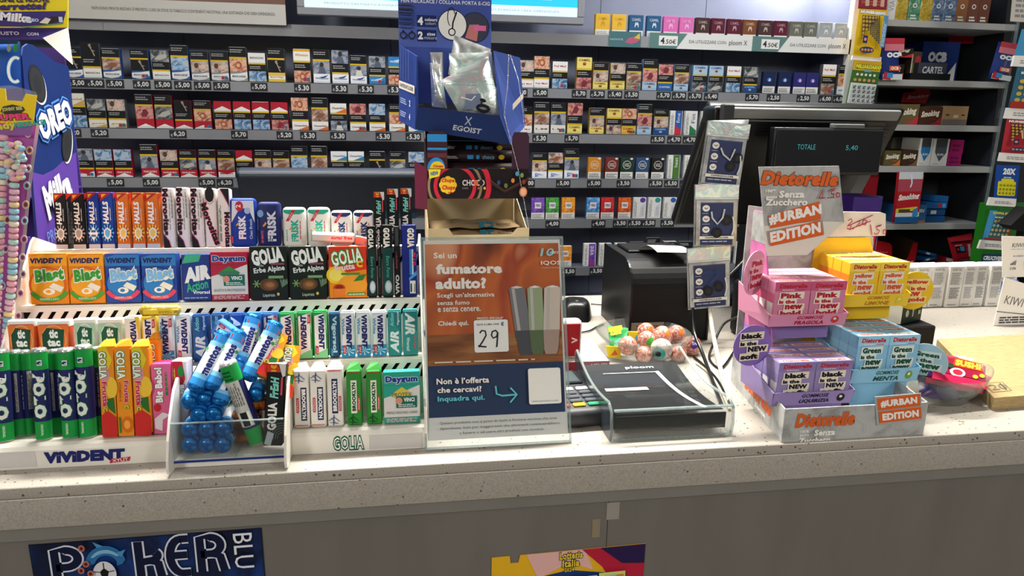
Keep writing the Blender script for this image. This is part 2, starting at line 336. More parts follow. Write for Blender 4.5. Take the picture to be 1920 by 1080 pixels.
A, B_ = onY(922, 1046, yp), onY(1210, 1019, yp)
m = MB(); u = V((B_.x-A.x, 0, B_.z-A.z)); bl = A+V((0, 0, -.16))
m.prism([bl, bl+u, B_, A+u*.18, A+u*.17-V((0, 0, .012)), A+u*.12-V((0, 0, .012)), A+u*.115, A], (0, .0008, 0), '#e8b422')
F = Fc(m, bl, u, V((0, 0, .16)), .0002)
F.pl([(0, 0), (1, 0), (1, .6), (.8, .72), (.5, .80), (.25, .74), (0, .72)], '#1c3a7c'); F.pl([(.22, 1), (.6, 1), (.66, .78), (.5, .88), (.3, .74)], '#e6b4ae')
F.pl([(.58, 1), (1, 1), (1, .3), (.9, .35), (.72, .8)], '#b8203c'); F.pl([(.7, 1), (1, 1), (1, .8), (.85, .82)], '#2a1a4a'); F.pl([(.75, .66), (.98, .62), (1, .2), (.8, .2)], '#b4243c')
F.t('Lotteria', .51, .955, .075, '#ecd24a', b=.03, w=.15, ol='#111'+'118'); F.t('Italia', .51, .875, .075, '#ecd24a', b=.03, w=.11, ol='#111118'); F.t('2024', .50, .81, .04, '#ecd24a', b=.02, w=.06, ol='#111118')
for i in range(4):
    x_ = .14+i*.185; F.r(x_, .3, x_+.175, .69+i*.022, '#cfe07a'); F.r(x_+.035, .34, x_+.11, .66+i*.022, ['photo_hand', 'photo_flesh', 'photo_mouth', 'photo_blue'][i]); F.r(x_+.115, .5, x_+.165, .66+i*.022, '#d88436'); F.dz(x_+.115, .34, x_+.165, .48, 4, '#4a7a2a', i)
tag(obj('wall_poster', m), 'torn yellow, blue and red lottery poster on counter front', 'poster')
# ================================================================ cigarette wall
YS = 2.40
ZR = [1.673, 1.504, 1.357, 1.206, 1.066, .895, .735]
HS = [.036]+[.031]*6
CS = empty('cigarette_shelf_unit', (0, YS, 0)); tag(CS, 'wall-wide dark metal cigarette shelf unit with rows of price strips', 'shelf unit')
def spart(name, m): return obj(name, m, CS)
xl, xr = -1.5, 1.548
m = MB()
for a, b in ((xl, -.715), (-.713, -.03), (-.028, .72), (.722, 1.12), (1.122, xr)): m.box((a, .25, .55), (b, .27, 2.3), 'panel_dark')
spart('back_panel', m)
m = MB(); m.box((xr, .021, .55), (xr+.02, .27, 2.3), 'panel_dark'); spart('side_panel', m)
m = MB(); m.box((xr+.001, -.004, .55), (xr+.115, .0205, 2.3), 'clean_white'); m.box((xr+.021, .021, .55), (xr+.115, .27, 2.3), 'panel_dark'); spart('front_post', m)
TAGS = {0: [], 1: [(145,'5,00'),(179,'5,00'),(216,'5,00'),(266,'5,00'),(306,'5,00'),(343,'5,00'),(380,'5,00'),(416,'5,00'),(486,'5,00'),(567,'5.30'),(637,'5.30'),(686,'5.30'),(741,'5.30'),(975,'5,00'),(1013,'5,00'),(1086,'5,70'),(1120,'5,70'),(1153,'5,40'),(1184,'5,50'),(1244,'5,70'),(1273,'5,70'),(1303,'5,70'),(1333,'5,40'),(1410,'5,70'),(1450,'2,50'),(1506,'2,50'),(1547,'6,00'),(1573,'6,00')],
 2: [(136,'5,20'),(187,'5,20'),(334,'6,20'),(449,'5,70'),(534,'5,20'),(578,'5.30'),(634,'5.30'),(719,'5.30'),(775,'5.30'),(1012,'5.30'),(1072,'5,70'),(1233,'5,50'),(1264,'4,70'),(1293,'4,70')],
 3: [(217,'5,00'),(284,'5,00'),(388,'5,00'),(422,'6,20'),(989,'5,00'),(1056,'5,00'),(1114,'5,00'),(1169,'3,50'),(1229,'5,50'),(1258,'5,50'),(1287,'5,50')],
 4: [(1036,'4,00'),(1122,'4,00'),(1162,'3,50'),(1190,'5,50'),(1216,'5,50'),(1251,'5,50')], 5: [(1066,'5,50'),(1118,'3,50')], 6: []}
for i, z in enumerate(ZR):
    m = MB(); m.box((xl, .012, z+HS[i]-.008), (xr, .25, z+HS[i]), 'panel_dark'); sh = spart('shelf', m)
    m = MB(); m.box((xl, 0, z), (-.872 if i == 0 else xl+.4, .011, z+HS[i]-.001), 'shelf_metal'); m.box(((-.871 if i == 0 else xl+.401), 0, z), (xr, .011, z+HS[i]-.001), 'shelf_metal'); obj('price_strip', m, sh)
    if i: m = MB(); m.box((xl, .001, z+HS[i]), (xr, .0025, z+HS[i]+.008), 'clear_plastic'); obj('clear_lip', m, sh)
    for px, tx in TAGS[i]:
        py = pix((0, YS, z+.015))[1]+0; 
        p = onY(px, 160, YS)
        for _ in range(3): p = onY(px, pix((p.x, YS, z+.016))[1], YS)
        w = .05; m = MB(); m.box((p.x-w/2, -.002, z+.003), (p.x+w/2, -.0002, z+HS[i]-.003), '#2a2c31'); F = Fc(m, (p.x-w/2, -.0021, z+.003), (w, 0, 0), (0, 0, HS[i]-.006))
        F.t('€', .13, .36, .34, '#c8c8c4', b=.01, w=.12); F.t(tx, .58, .5, .68, '#d8d8d4', b=.03, w=.66); obj('price_tag', m, sh)
# promotion strip on the first shelf
pr = CS.children[-1]
def X0(px, z): 
    p = onY(px, 80, YS)
    for _ in range(4): p = onY(px, pix((p.x, YS, z))[1], YS)
    return p.x
z0, z1 = ZR[0]-.001, ZR[0]+.048
sh0 = [c for c in CS.children if c.name.startswith('shelf')][0]
for a, b, k in ((1140, 1200, 0), (1216, 1408, 1), (1408, 1592, 1)):
    xa, xb = X0(a, z0), X0(b, z0); m = MB(); m.box((xa, -.004, z0), (xb, -.001, z1), '#e4e4e0'); F = Fc(m, (xa, -.0042, z0), (xb-xa, 0, 0), (0, 0, z1-z0))
    if k == 0:
        F.r(0, 0, 1, 1, '#4a7378'); F.t('NOVITÀ', .25, .5, .14, '#c6d4d4', w=.4); F.pl([(.5, .3), (.62, .6), (.8, .7), (.95, .9), (.98, .5), (.85, .3), (.7, .2)], '#b8607c'); F.pl([(.78, .6), (.95, .92), (.97, .55)], '#d4c04a')
    else:
        F.pl([(0, 0), (.26, 0), (.36, 1), (0, 1)], '#5f8380'); F.r(.09, .18, .27, .82, '#eceae4'); F.t('4', .125, .5, .42, '#22262a', b=.03); F.t('.50€', .2, .45, .3, '#22262a', b=.01, w=.11)
        F.t('DA UTILIZZARE CON', .56, .5, .2, '#6a6e70', w=.36); F.t('ploom X', .86, .47, .42, '#5a5e60', w=.18)
    obj('promotion_strip', m, sh0)
# ---- wall poster and screen above
a, b = onY(126, 42, YS-.03), onY(537, 47, YS-.03)
m = MB(); zb = onY(400, 43, YS-.03).z; xa, xb = -1.2, b.x; m.box((xa, YS-.03, zb), (xb, YS-.012, zb+.5), '#3a2c26')
F = Fc(m, (xa, YS-.0302, zb), (xb-xa, 0, 0), (0, 0, .5)); F.r(0, 0, 1, .118, '#bcb9b1'); F.r(0, .118, 1, 1, 'brown_poster'); F.pl([(.38, .14), (.55, .14), (.66, .4), (.5, .6), (.3, .4)], '#b27a4e')
F.t('NON SONO PRIVI DI RISCHIO. È PREVISTO L’USO DI STICK DI TABACCO CONTENENTI NICOTINA, UNA SOSTANZA CHE CREA DIPENDENZA.', .665, .062, .024, '#5a5852', w=.6, b=.01)
tag(obj('wall_poster', m), 'brown poster with white text strip above the cigarette shelves', 'poster')
ys = YS-.045; a, b = onY(557, 27, ys), onY(1095, 45, ys); zb = onY(700, 32, ys).z
SC = empty('display_screen', (0, ys, 0)); tag(SC, 'bright cyan screen with silver frame above the cigarette shelves', 'screen')
m = MB(); t_ = .022; H_ = .5
for lo, hi in (((a.x, 0, zb), (b.x, .03, zb+t_)), ((a.x, 0, zb+t_), (a.x+t_, .03, zb+H_)), ((b.x-t_, 0, zb+t_), (b.x, .03, zb+H_)), ((a.x, 0, zb+H_), (b.x, .03, zb+H_+t_))): m.box(lo, hi, 'shelf_metal', .002)
obj('frame', m, SC)
m = MB(); m.box((a.x+t_, .006, zb+t_), (b.x-t_, .03, zb+H_), 'black_matte'); F = Fc(m, (a.x+t_, .0058, zb+t_), (b.x-a.x-2*t_, 0, 0), (0, 0, H_-t_), .0003)
F.r(0, 0, 1, 1, 'screen_cyan'); F.r(0, 0, 1, .06, 'screen_white'); F.pl([(.0, .1), (.12, .1), (.2, .3), (.1, .5), (0, .4)], 'screen_deep'); F.pl([(.3, .1), (.5, .1), (.62, .22), (.8, .1), (.93, .12), (.85, .3), (.6, .35), (.4, .3)], 'screen_deep')
F.pl([(.84, .1), (.9, .1), (.93, .19), (.9, .17), (.88, .22), (.86, .15), (.83, .2)], 'screen_white')
F.t('PRODOTTO DESTINATO A FUMATORI ADULTI. QUESTO PRODOTTO NON È PRIVO DI RISCHI E CREA DIPENDENZA', .5, .03, .018, '#9ab4bc', w=.86)
obj('screen_panel', m, SC)
# ---------------------------------------------------------------- cigarette packs
BR = {'bh': ('#e8e8e6', '#2b3340', 'BENSON & HEDGES', 'sw', '#2c5ea8'), 'bg': ('#e8e8e6', '#2b3340', 'BENSON & HEDGES', 'sw', '#8f959a'), 'bs': ('#eceae4', '#22252a', 'BENSON', 'x', '#555'+'555'),
 'bgold': ('#e6c04a', '#5a3a12', 'Benson & Hedges', 'band', '#f4efe2'), 'ma': ('#b51f33', '#f0ece6', '', 'roof', '#f0ece6'), 'mt': ('#b51f33', '#f0dcd8', 'MARLBORO', 'roof', '#f0ece6'), 'mw': ('#eceae6', '#b51f33', 'Marlboro', 'rooft', '#b51f33'),
 'wi': ('#eef0f2', '#20386c', 'Winston', 'bird', '#2c4c8c'), 'wb': ('#2f83c4', '#e4eef6', 'Winston', 'bird', '#bfe0f4'), 'wy': ('#f2efe2', '#c0902a', 'Winston', 'bandt', '#e8a83a'), 'ch': ('#f0ede6', '#3a2c28', 'Chesterfield', 'slash', '#e2702c'), 'cb': ('#f0f2f2', '#2c5a8c', 'Chesterfield', 'slash', '#2f86c0'),
 'go': ('#e8e2d2', '#a0803a', 'gold', 'slash', '#c8a860'), 'pa': ('#f0ece8', '#b02c34', 'Pall Mall', 'x', '#b02c34'), 'be': ('#e4e0d4', '#8c8676', 'LM', 'x', '#aaa'+'590'), 'cy': ('#f0dc7a', '#7a4c1c', 'CAMEL', 'cam', '#e08c2c'), 'co': ('#eeb44a', '#6a3a12', 'CAMEL', 'cam', '#d06a1c'),
 'cl': ('#aac8e0', '#2c4c74', 'CAMEL', 'cam', '#e89c4c'), 'cd': ('#2c64a4', '#d4e4f4', 'CAMEL', 'x', '#7a4c9c'), 'cg': ('#a4947a', '#5a4a36', 'CAMEL', 'cam', '#d8ccb4'), 'ck': ('#1c4a84', '#a8c4e4', 'CAMEL', 'cam', '#3c7cc4'), 'di': ('#eef0f2', '#1c4c9c', 'Diana', 'tri', '#1c5ab4'), 'dk': ('#1e3a78', '#d4dcec', 'Phil', 'x', '#888'+'888')}
PICN = {'flesh': 'red lung', 'mouth': 'throat', 'man': 'seated man', 'blue': 'hospital', 'baby': 'baby', 'grey': 'pale body', 'hand': 'hand', 'dark': 'dark figure'}
BASE = {'bh': 'white and blue', 'bg': 'white and grey', 'bs': 'plain white', 'bgold': 'golden', 'ma': 'red roof', 'mt': 'red lettered', 'mw': 'white and red', 'wi': 'white bird-marked', 'wb': 'bright blue', 'wy': 'white and yellow', 'ch': 'white and orange', 'cb': 'white and sky-blue', 'go': 'gold and white', 'pa': 'white red-lettered', 'be': 'beige', 'cy': 'pale yellow', 'co': 'orange', 'cl': 'light blue', 'cd': 'violet-blue', 'cg': 'tan', 'ck': 'deep blue', 'di': 'white blue-lettered', 'dk': 'navy'}
def brand(F, k, a, b):
    bg, fg, tx, st, ac = BR[k]; h = b-a; F.r(0, a, 1, b, bg); y = lambda q: a+h*q
    if st == 'sw': F.pl([(0, y(.75)), (.5, y(.82)), (1, y(1)), (0, y(1))], ac); F.pl([(.45, y(0)), (1, y(0)), (1, y(.4)), (.8, y(.14))], ac); F.pl([(0, y(.0)), (.4, y(0)), (0, y(.16))], ac)
    elif st == 'roof': F.pl([(0, y(0)), (1, y(0)), (1, y(.1)), (.5, y(.5)), (0, y(.1))], ac)
    elif st == 'rooft': F.pl([(0, y(.75)), (.5, y(.4)), (1, y(.75)), (1, y(1)), (0, y(1))], ac)
    elif st == 'band': F.r(0, y(.3), 1, y(.62), ac)
    elif st == 'bandt': F.r(0, y(.8), 1, y(1), ac)
    elif st == 'bird': F.pl([(.35, y(.62)), (.62, y(.72)), (.9, y(.9)), (.72, y(.58)), (.5, y(.52))], ac)
    elif st == 'slash': F.pl([(.3, y(0)), (1, y(0)), (1, y(.5)), (.6, y(.2))], ac)
    elif st == 'cam': F.el(.5, y(.42), .13, h*.18, ac, 10); F.pl([(.4, y(.3)), (.45, y(.55)), (.5, y(.42)), (.56, y(.55)), (.6, y(.3))], fg)
    elif st == 'tri': F.pl([(.2, y(.2)), (.85, y(.5)), (.2, y(.75))], ac)
    if tx: F.t(tx, .5, y(.76 if st == 'cam' else .5 if st != 'roof' else .62), h*(.22 if st != 'tri' else .3), fg if st != 'tri' else '#e8ecf4', w=.78, b=.02, sh=.2 if st in ('bird', 'slash', 'tri') else 0)
def figure(F, a, b):
    h = b-a; F.r(0, a, 1, b, '#131418'); y = lambda q: a+h*q; c = '#a89684'
    F.ln([(.5, y(.85)), (.56, y(.6)), (.66, y(.3)), (.72, y(.08))], .06, c); F.ln([(.44, y(.9)), (.5, y(.7)), (.6, y(.72))], .05, c); F.el(.52, y(.86), .06, h*.09, c, 8); F.ln([(.58, y(.5)), (.76, y(.42))], .04, c)
def pic(F, k, a, b):
    if k == 'dark': figure(F, a, b); return
    F.r(0, a, 1, b, 'photo_'+k)
    h = b-a; y = lambda q: a+h*q
    if k == 'man': F.el(.52, y(.72), .13, h*.2, '#3a3230', 10); F.pl([(.3, y(0)), (.4, y(.55)), (.66, y(.52)), (.78, y(0))], '#5a6270' if rnd.random() < .5 else '#d9d4c8')
    elif k == 'baby': F.el(.3, y(.6), .13, h*.26, '#5c3c30', 10); F.el(.68, y(.5), .15, h*.22, '#e2bfa8', 10)
    elif k == 'flesh': F.pl([(.3, y(.2)), (.42, y(.72)), (.6, y(.8)), (.74, y(.5)), (.6, y(.15))], '#7c3038')
    elif k == 'mouth': F.el(.52, y(.5), .2, h*.3, '#a85a48', 12); F.el(.5, y(.5), .11, h*.16, '#e0b07a', 10)
    elif k == 'hand': F.pl([(.2, y(.3)), (.5, y(.7)), (.85, y(.62)), (.6, y(.25))], '#8c5a48')
    elif k == 'grey': F.pl([(.15, y(.2)), (.4, y(.55)), (.8, y(.7)), (.9, y(.4)), (.5, y(.15))], '#b8b6ae')
def warn(F, a, b, s):
    F.r(0, a, 1, b, '#15161a'); F.dz(.07, b-.15 if b-a > .2 else a+.06, .80, b-.03, 2, '#b4b4b0', s, .42)
def yb(F, a): F.r(0, a, 1, a+.055, '#d8b62c')
PW = .0515
def pack(kind, pc, br, h, s):
    m = MB(); side = {'bh': '#2c4f86', 'ma': '#8c1c30', 'mt': '#8c1c30', 'cy': '#b08c3a', 'co': '#c0802a', 'cl': '#6a8cac'}.get(br, '#5a5c60')
    m.box((-PW/2, 0, 0), (PW/2, .022, h), side, .0012); F = Fc(m, (-PW/2+.0005, -.0001, .0005), (PW-.001, 0, 0), (0, 0, h-.001))
    if kind == 'A': brand(F, br, 0, .28); pic(F, pc, .28, .66); yb(F, .66); warn(F, .715, 1, s)
    elif kind == 'B': brand(F, br, 0, .28); yb(F, .28); warn(F, .335, .60, s); pic(F, pc, .60, 1)
    else: pic(F, pc, 0, .36); warn(F, .36, .60, s); yb(F, .60); brand(F, br, .655, 1)
    if s % 4 == 0: F.r(.56, .05, .74, .15, '#b02c3c'); F.r(.76, .05, .94, .15, '#2f6f94')
    m.box((-PW/2+.002, -.0008, h-.001), (PW/2-.002, .0225, h+.0004), '#c9cbcc') if s % 3 == 0 else None
    return m
HK = {'o': ('#d88c2c', 'orange'), 'm': ('#7a3028', 'maroon'), 'g': ('#1c3c2c', 'dark green'), 'b': ('#2c5078', 'steel blue'), 'k': ('#1a1a1e', 'black'), 'n': ('#16254c', 'midnight blue'), 'v': ('#2a2a6c', 'indigo')}
def heat(c, s):   # small pack with white foot and ring emblem
    m = MB(); h = .072; col = HK[c][0]; m.box((-.023, 0, 0), (.023, .018, h), col, .001); F = Fc(m, (-.0225, -.0001, 0), (.045, 0, 0), (0, 0, h))
    F.r(0, 0, 1, .32, '#e4e2dc'); F.dz(.08, .06, .92, .26, 3, '#6a6a68', s)
    if c in 'nv': F.el(.5, .62, .2, .1, '#3a6ac0' if c == 'n' else '#7a5ac0', 12); F.pl([(.42, .56), (.48, .7), (.58, .66), (.6, .56)], '#d8dce8')
    else: F.el(.5, .66, .33, .2, '#d8d4cc', 18); F.el(.5, .66, .29, .175, col, 18); F.t('LIGHT', .5, .70, .07, '#e8e4dc', w=.4, b=.02); F.t('STORM', .5, .61, .07, '#e8e4dc', w=.4, b=.02); F.el(.85, .95, .12, .05, '#e8e6e0', 10)
    return m
def slim(c1, c2, tx, s):
    m = MB(); h = .082; m.box((-.022, 0, 0), (.022, .018, h), '#e8e8e4', .001); F = Fc(m, (-.0215, -.0001, 0), (.043, 0, 0), (0, 0, h))
    F.r(.4, 0, .96, 1, c1); F.pl([(.4, 0), (.96, 0), (.96, .2), (.4, .42)], c2); F.dz(.08, .06, .3, .94, 3, '#8a8c8c', s, .5, True); F.t(tx, .66, .7, .3, '#e8ecf0' if c1 != '#e8e8e4' else '#3a4a6a', rot=90, w=.4)
    return m
def neo(pt, base, tx='veo'):
    m = MB(); h = .074; m.box((-.0235, 0, 0), (.0235, .018, h), base, .001); F = Fc(m, (-.023, -.0001, 0), (.046, 0, 0), (0, 0, h))
    F.r(0, .3, 1, 1, pt); F.r(0, 0, 1, .3, '#dcdad4'); F.dz(.08, .05, .92, .25, 3, '#8a8a86', 3); F.r(.26, .5, .74, .78, '#e6e2e4'); F.t(tx, .5, .64, .14, '#4a4450', w=.36, b=.02); return m
def kent(c, s):
    m = MB(); h = .074; m.box((-.0235, 0, 0), (.0235, .018, h), '#dcdcd8', .001); F = Fc(m, (-.023, -.0001, 0), (.046, 0, 0), (0, 0, h))
    F.el(.72, .9, .22, .09, c, 16, 180, 360); F.el(.72, .88, .22, .12, c, 16); F.pl([(.5, .1), (.6, .6), (.9, .72), (.94, .1)], '#c8cad0'); F.t('KATE', .74, .36, .16, '#9a9ca2', rot=90, w=.36); F.dz(.06, .08, .3, .92, 3, '#9a9a9a', s, .5, True); return m
ROWL = 'promotion top second third fourth fifth lowest'.split()
def place(row, px, mesh, z=None, nm='cigarette_pack', dy=0.006):
    z = ZR[row]+HS[row]+.0006 if z is None else z
    p = onY(px, 200, YS+dy)
    for _ in range(4): p = onY(px, pix((p.x, YS+dy, z))[1], YS+dy)
    return obj(nm, mesh, None, (p.x, YS+dy, z))
SEC = ['from purple biscuit display', 'from stacked counter boxes']
sn = [0]
def row(r, sec, items):
    for i, it in enumerate(items):
        px, kind = it[0], it[1]; sn[0] += 1; s = sn[0]; at = f'{ORD[i]} {SEC[sec]}, {ROWL[r]} price shelf'
        nm = 'cigarette_pack'; cat = 'cigarette pack'
        if kind in 'ABC':
            h = .101 if it[-1] == 't' else .086; m = pack(kind, it[2], it[3], h, s); lab = f'{BASE[it[3]].replace(" and ","-").replace(" ","-")} cigarette pack, {PICN[it[2]].replace(" ","-")} photo, {at}'; c = px+17
        elif kind == 'h': m = heat(it[2], s); lab = f'small {HK[it[2]][1].replace(" ","-")} stick pack, {at}'; c = px+13
        elif kind == 's': m = slim(it[2], it[3], it[4], s); lab = f'slim white pack, {it[5].replace(" ","-")} stripe, {at}'; c = px+13
        elif kind == 'v': m = neo('stripe_'+it[2], it[3]); lab = f'small {it[4]} swirled pack, {at}'; c = px+13
        else: m = kent(it[2], s); lab = f'silvery pack with {it[3]} disc, {at}'; c = px+13
        o = place(r, c, m, nm=nm); tag(o, lab, cat, f'cigarette packs on the {ROWL[r]} price shelf')
row(1, 0, [(123,'A','dark','bh'),(158,'B','dark','bs','t'),(195,'A','hand','bh'),(248,'A','dark','bh'),(287,'B','grey','bs'),(323,'A','blue','bh','t'),(360,'A','baby','bg'),(397,'A','baby','bg'),(432,'A','mouth','bg','t'),(467,'C','blue','bs'),(503,'A','dark','bgold','t'),(551,'C','mouth','wy','t'),(587,'A','man','wi','t'),(622,'B','man','wi','t'),(656,'A','man','wi'),(691,'B','man','wb'),(727,'C','mouth','wb')])
row(2, 0, [(131,'C','blue','go','t'),(168,'B','grey','go'),(205,'B','baby','go'),(257,'A','flesh','ma','t'),(293,'A','grey','ma','t'),(329,'B','dark','ma'),(365,'A','mouth','ma'),(403,'C','mouth','ma'),(439,'C','blue','ma'),(474,'C','blue','ma'),(509,'C','flesh','ma'),(547,'B','mouth','ch','t'),(584,'A','hand','ch','t'),(619,'C','man','ch'),(655,'B','flesh','ch'),(691,'B','blue','ch'),(728,'A','mouth','ch'),(764,'A','blue','cb')])
row(3, 0, [(145,'B','man','mw'),(181,'B','blue','mt'),(217,'B','blue','mt'),(266,'A','man','mt','t'),(303,'B','baby','mt'),(338,'A','grey','mt'),(374,'A','man','mt'),(409,'A','hand','mw'),(443,'C','grey','ma'),(478,'A','baby','ch'),(512,'A','hand','ch'),(546,'A','blue','ch','t'),(583,'A','hand','ch','t'),(620,'C','man','cb'),(652,'C','blue','cb'),(691,'A','dark','cb'),(729,'A','grey','cb'),(764,'B','blue','cb')])
row(1, 1, [(969,'B','baby','pa'),(998,'B','mouth','pa','t'),(1032,'C','blue','pa'),(1077,'C','flesh','cy','t'),(1108,'A','baby','cy'),(1140,'B','baby','cy'),(1170,'A','hand','cg'),(1200,'A','flesh','cl','t'),(1229,'B','flesh','cd'),(1259,'A','hand','cl'),(1293,'C','grey','cl'),(1323,'C','grey','cl'),(1356,'C','blue','pa'),(1388,'B','grey','ck'),(1427,'h','n'),(1456,'h','n'),(1484,'h','v'),(1508,'h','v'),(1533,'C','hand','pa','t'),(1563,'A','mouth','wi','t')])
row(2, 1, [(966,'A','mouth','pa'),(998,'A','hand','be','t'),(1029,'A','man','be','t'),(1060,'B','flesh','cy','t'),(1101,'A','baby','cy'),(1133,'C','baby','cy'),(1161,'B','mouth','co'),(1190,'A','flesh','cl','t'),(1221,'A','baby','ck'),(1253,'s','#2c5cac','#c43040','fine','blue and red'),(1281,'s','#e8e8e4','#2c7a4c','Fiit','green'),(1311,'s','#e8e8e4','#9a9ca0','Fiit','grey')])
row(3, 1, [(994,'A','baby','di'),(1024,'B','hand','di'),(1054,'A','man','di','t'),(1101,'h','o'),(1133,'h','m'),(1161,'h','g'),(1190,'h','b'),(1219,'h','k'),(1249,'s','#4a7a34','#4a7a34','heet','green'),(1280,'s','#1c7c84','#1c7c84','heet','teal')])
row(4, 1, [(995,'v','purple','#4a2c74','purple'),(1022,'v','green','#2c7a3c','green'),(1052,'v','orange','#e0842c','orange'),(1098,'v','blue','#3c7cb4','sky-blue'),(1125,'v','red','#b4242c','red'),(1157,'v','fire','#a4302c','fiery'),(1185,'k','#5a3c9c','purple'),(1213,'k','#2c9494','teal'),(1242,'k','#2c5cac','blue')])
row(5, 1, [(1046,'v','orange','#e8e4dc','orange'),(1092,'s','stripe_purple','#8a3c8c','vee','purple'),(1121,'s','stripe_blue','#3c7cb4','vee','blue'),(1150,'s','#b03444','#5a8c3c','vee','crimson and green'),(1176,'A','hand','cb'),(1205,'A','dark','dk','t'),(1237,'A','flesh','ma'),(1266,'A','mouth','dk'),(1345,'s','#c85c94','#2c2c2e','vee','pink'),(1375,'s','#d884a8','#e8e8e4','vee','rosy'),(1402,'s','#c04c8c','#2c2c2e','vee','magenta')])
# heated-stick packs on the promotion shelf
CM = {'y': ('#e8b83c', 'yellow', '#d09c2c'), 'b': ('#2c5c84', 'blue', '#d4dce4'), 'p': ('#e070b4', 'pink', '#f0b8dc'), 'd': ('#4a3030', 'dark brown', '#b8a8a0'), 'm': ('#5c1c30', 'maroon', '#b8949c'), 'c': ('#7a4a2c', 'copper', '#d0b49c'), 'g': ('#6a6a60', 'grey', '#b4b4a8'), 's': ('#9aa0a4', 'silver', '#d4d8dc')}
cc = {}
for px, k in zip((1129,1160,1192,1225,1256,1286,1316,1345,1375,1404,1433,1462,1491,1518,1546,1574), 'yybbppdmmcdmggss'):
    cc[k] = cc.get(k, 0)+1; c = CM[k]; m = MB(); h = .066; m.box((-.024, 0, 0), (.024, .02, h), c[0], .001); F = Fc(m, (-.0235, -.0001, 0), (.047, 0, 0), (0, 0, h))
    F.r(0, 0, 1, .26, '#e4e0d8'); F.dz(.06, .03, .94, .2, 3, '#9a9890', 1); F.t('CAMEL', .5, .78, .13, c[2], w=.66, b=.01); F.pl([(.36, .42), (.4, .6), (.46, .68), (.52, .6), (.58, .68), (.66, .56), (.66, .42), (.61, .42), (.6, .52), (.46, .52), (.42, .42)], c[2])
    o = place(0, px, m, ZR[0]+HS[0]+.0006, dy=.012); tag(o, f'short {c[1]} stick pack with animal emblem, {ORD[cc[k]-1]} such on the promotion shelf', 'cigarette pack', 'stick packs on the promotion shelf')
# ================================================================ gum rack
TI = [None, (.930, 1.033), (.990, 1.112), (1.060, 1.182), (1.120, 1.250)]
TT = math.radians(9.0); ST, CT = math.sin(TT), math.cos(TT)
XL, XR = -.536, .024; BX0, BX1 = -.300, -.158
RK = empty('gum_rack', (0, .95, 1.0)); tag(RK, 'white plastic stepped counter rack holding gum and mint packs', 'gum rack')
def rp(name, m, parent=None):
    for i, v in enumerate(m.v): m.v[i] = (v[0], v[1]-.95, v[2]-1.0)
    return obj(name, m, parent or RK)
prof = [(.918, 1.0005), (.914, 1.03), (.925, 1.055), (.985, 1.122), (1.05, 1.192), (1.115, 1.262), (1.125, 1.268), (1.215, 1.235), (1.215, 1.0005)]
for x0, x1 in ((XL-.003, XL), (XR, XR+.003)):
    m = MB(); m.prism([(x0, a, b) for a, b in prof], (x1-x0, 0, 0), 'white_plastic'); rp('side_panel', m)
def tray(m, i, xa, xb, yb):
    y, z = TI[i]; dz = -(yb-y)*math.tan(TT)
    m.prism([(xa, y-.004, z-.0005), (xa, yb, z+dz-.0005), (xa, yb, z+dz-.003), (xa, y-.004, z-.003)], (xb-xa, 0, 0), 'white_plastic')
for i in (1, 2, 3, 4):
    yb = (TI[i+1][0] if i < 4 else 1.213)-.005
    spans = [(XL, BX0-.003), (BX1+.003, XR)] if i == 1 else [(XL, XR)]
    for a, b in spans: m = MB(); tray(m, i, a, b, yb); t_ = rp('tier', m)
    if i < 4:   # riser up to the next tier, with slanted slots
        y, z = TI[i+1]; zb = TI[i][1]-(yb-TI[i][0])*math.tan(TT); zt = z-.003; s0, s1 = z-.031, z-.009
        for a, b in spans:
            m = MB(); m.box((a, y-.006, zb), (b, y-.004, s0), 'white_plastic'); m.box((a, y-.006, s1), (b, y-.004, zt), 'white_plastic'); x = a
            while x < b-.01:
                x2 = min(x+.0102, b); m.prism([(x, y-.006, s0), (x2, y-.006, s0), (min(x2+.015, b), y-.006, s1), (min(x+.015, b), y-.006, s1)], (0, .002, 0), 'white_plastic'); x += .0165
            m.box((a, y+.004, zb-.02), (b, y+.006, zt-.006), 'black_matte')  # black sheet behind the slots stands for the shade seen through them
            rp('slotted_riser', m)
# front boards
def board(name, xa, xb, logo):
    m = MB(); m.prism([(xa, .926, 1.0005), (xa, .917, 1.0005), (xa, .916, 1.026), (xa, .9195, 1.0305), (xa, .926, 1.0325)], (xb-xa, 0, 0), 'white_plastic')
    F = Fc(m, (xa, .9168, 1.001), (xb-xa, 0, 0), (0, -.0010, .0255), .0002); logo(F); rp(name, m)
def lg1(F):
    a = (onY(0, 850, .917).x-XL)/F.W; F.r(0, .1, (onY(66, 850, .917).x-XL)/(BX0-.003-XL), .98, '#cfccc8')
    c = (onY(160, 850, .917).x-XL)/F.W; F.t('ViViDENT', c, .56, .64, '#1c2466', b=.08, w=.42, sh=.12); F.pl([(c+.12, .08), (c+.225, .16), (c+.235, .40), (c+.13, .32)], '#b8283c'); F.t('XYLIT', c+.178, .24, .17, '#f4e4e4', rot=4, w=.085, b=.02)
def lg2(F):
    F.t('GOLIA', .42, .52, .74, '#f4f4ee', w=.22, b=.0, ol='#0d5c48', olw=.085); F.r(.58, .08, .98, .90, '#c9c6c3')
board('front_board', XL, BX0-.003, lg1); board('front_board', BX1+.003, XR, lg2)
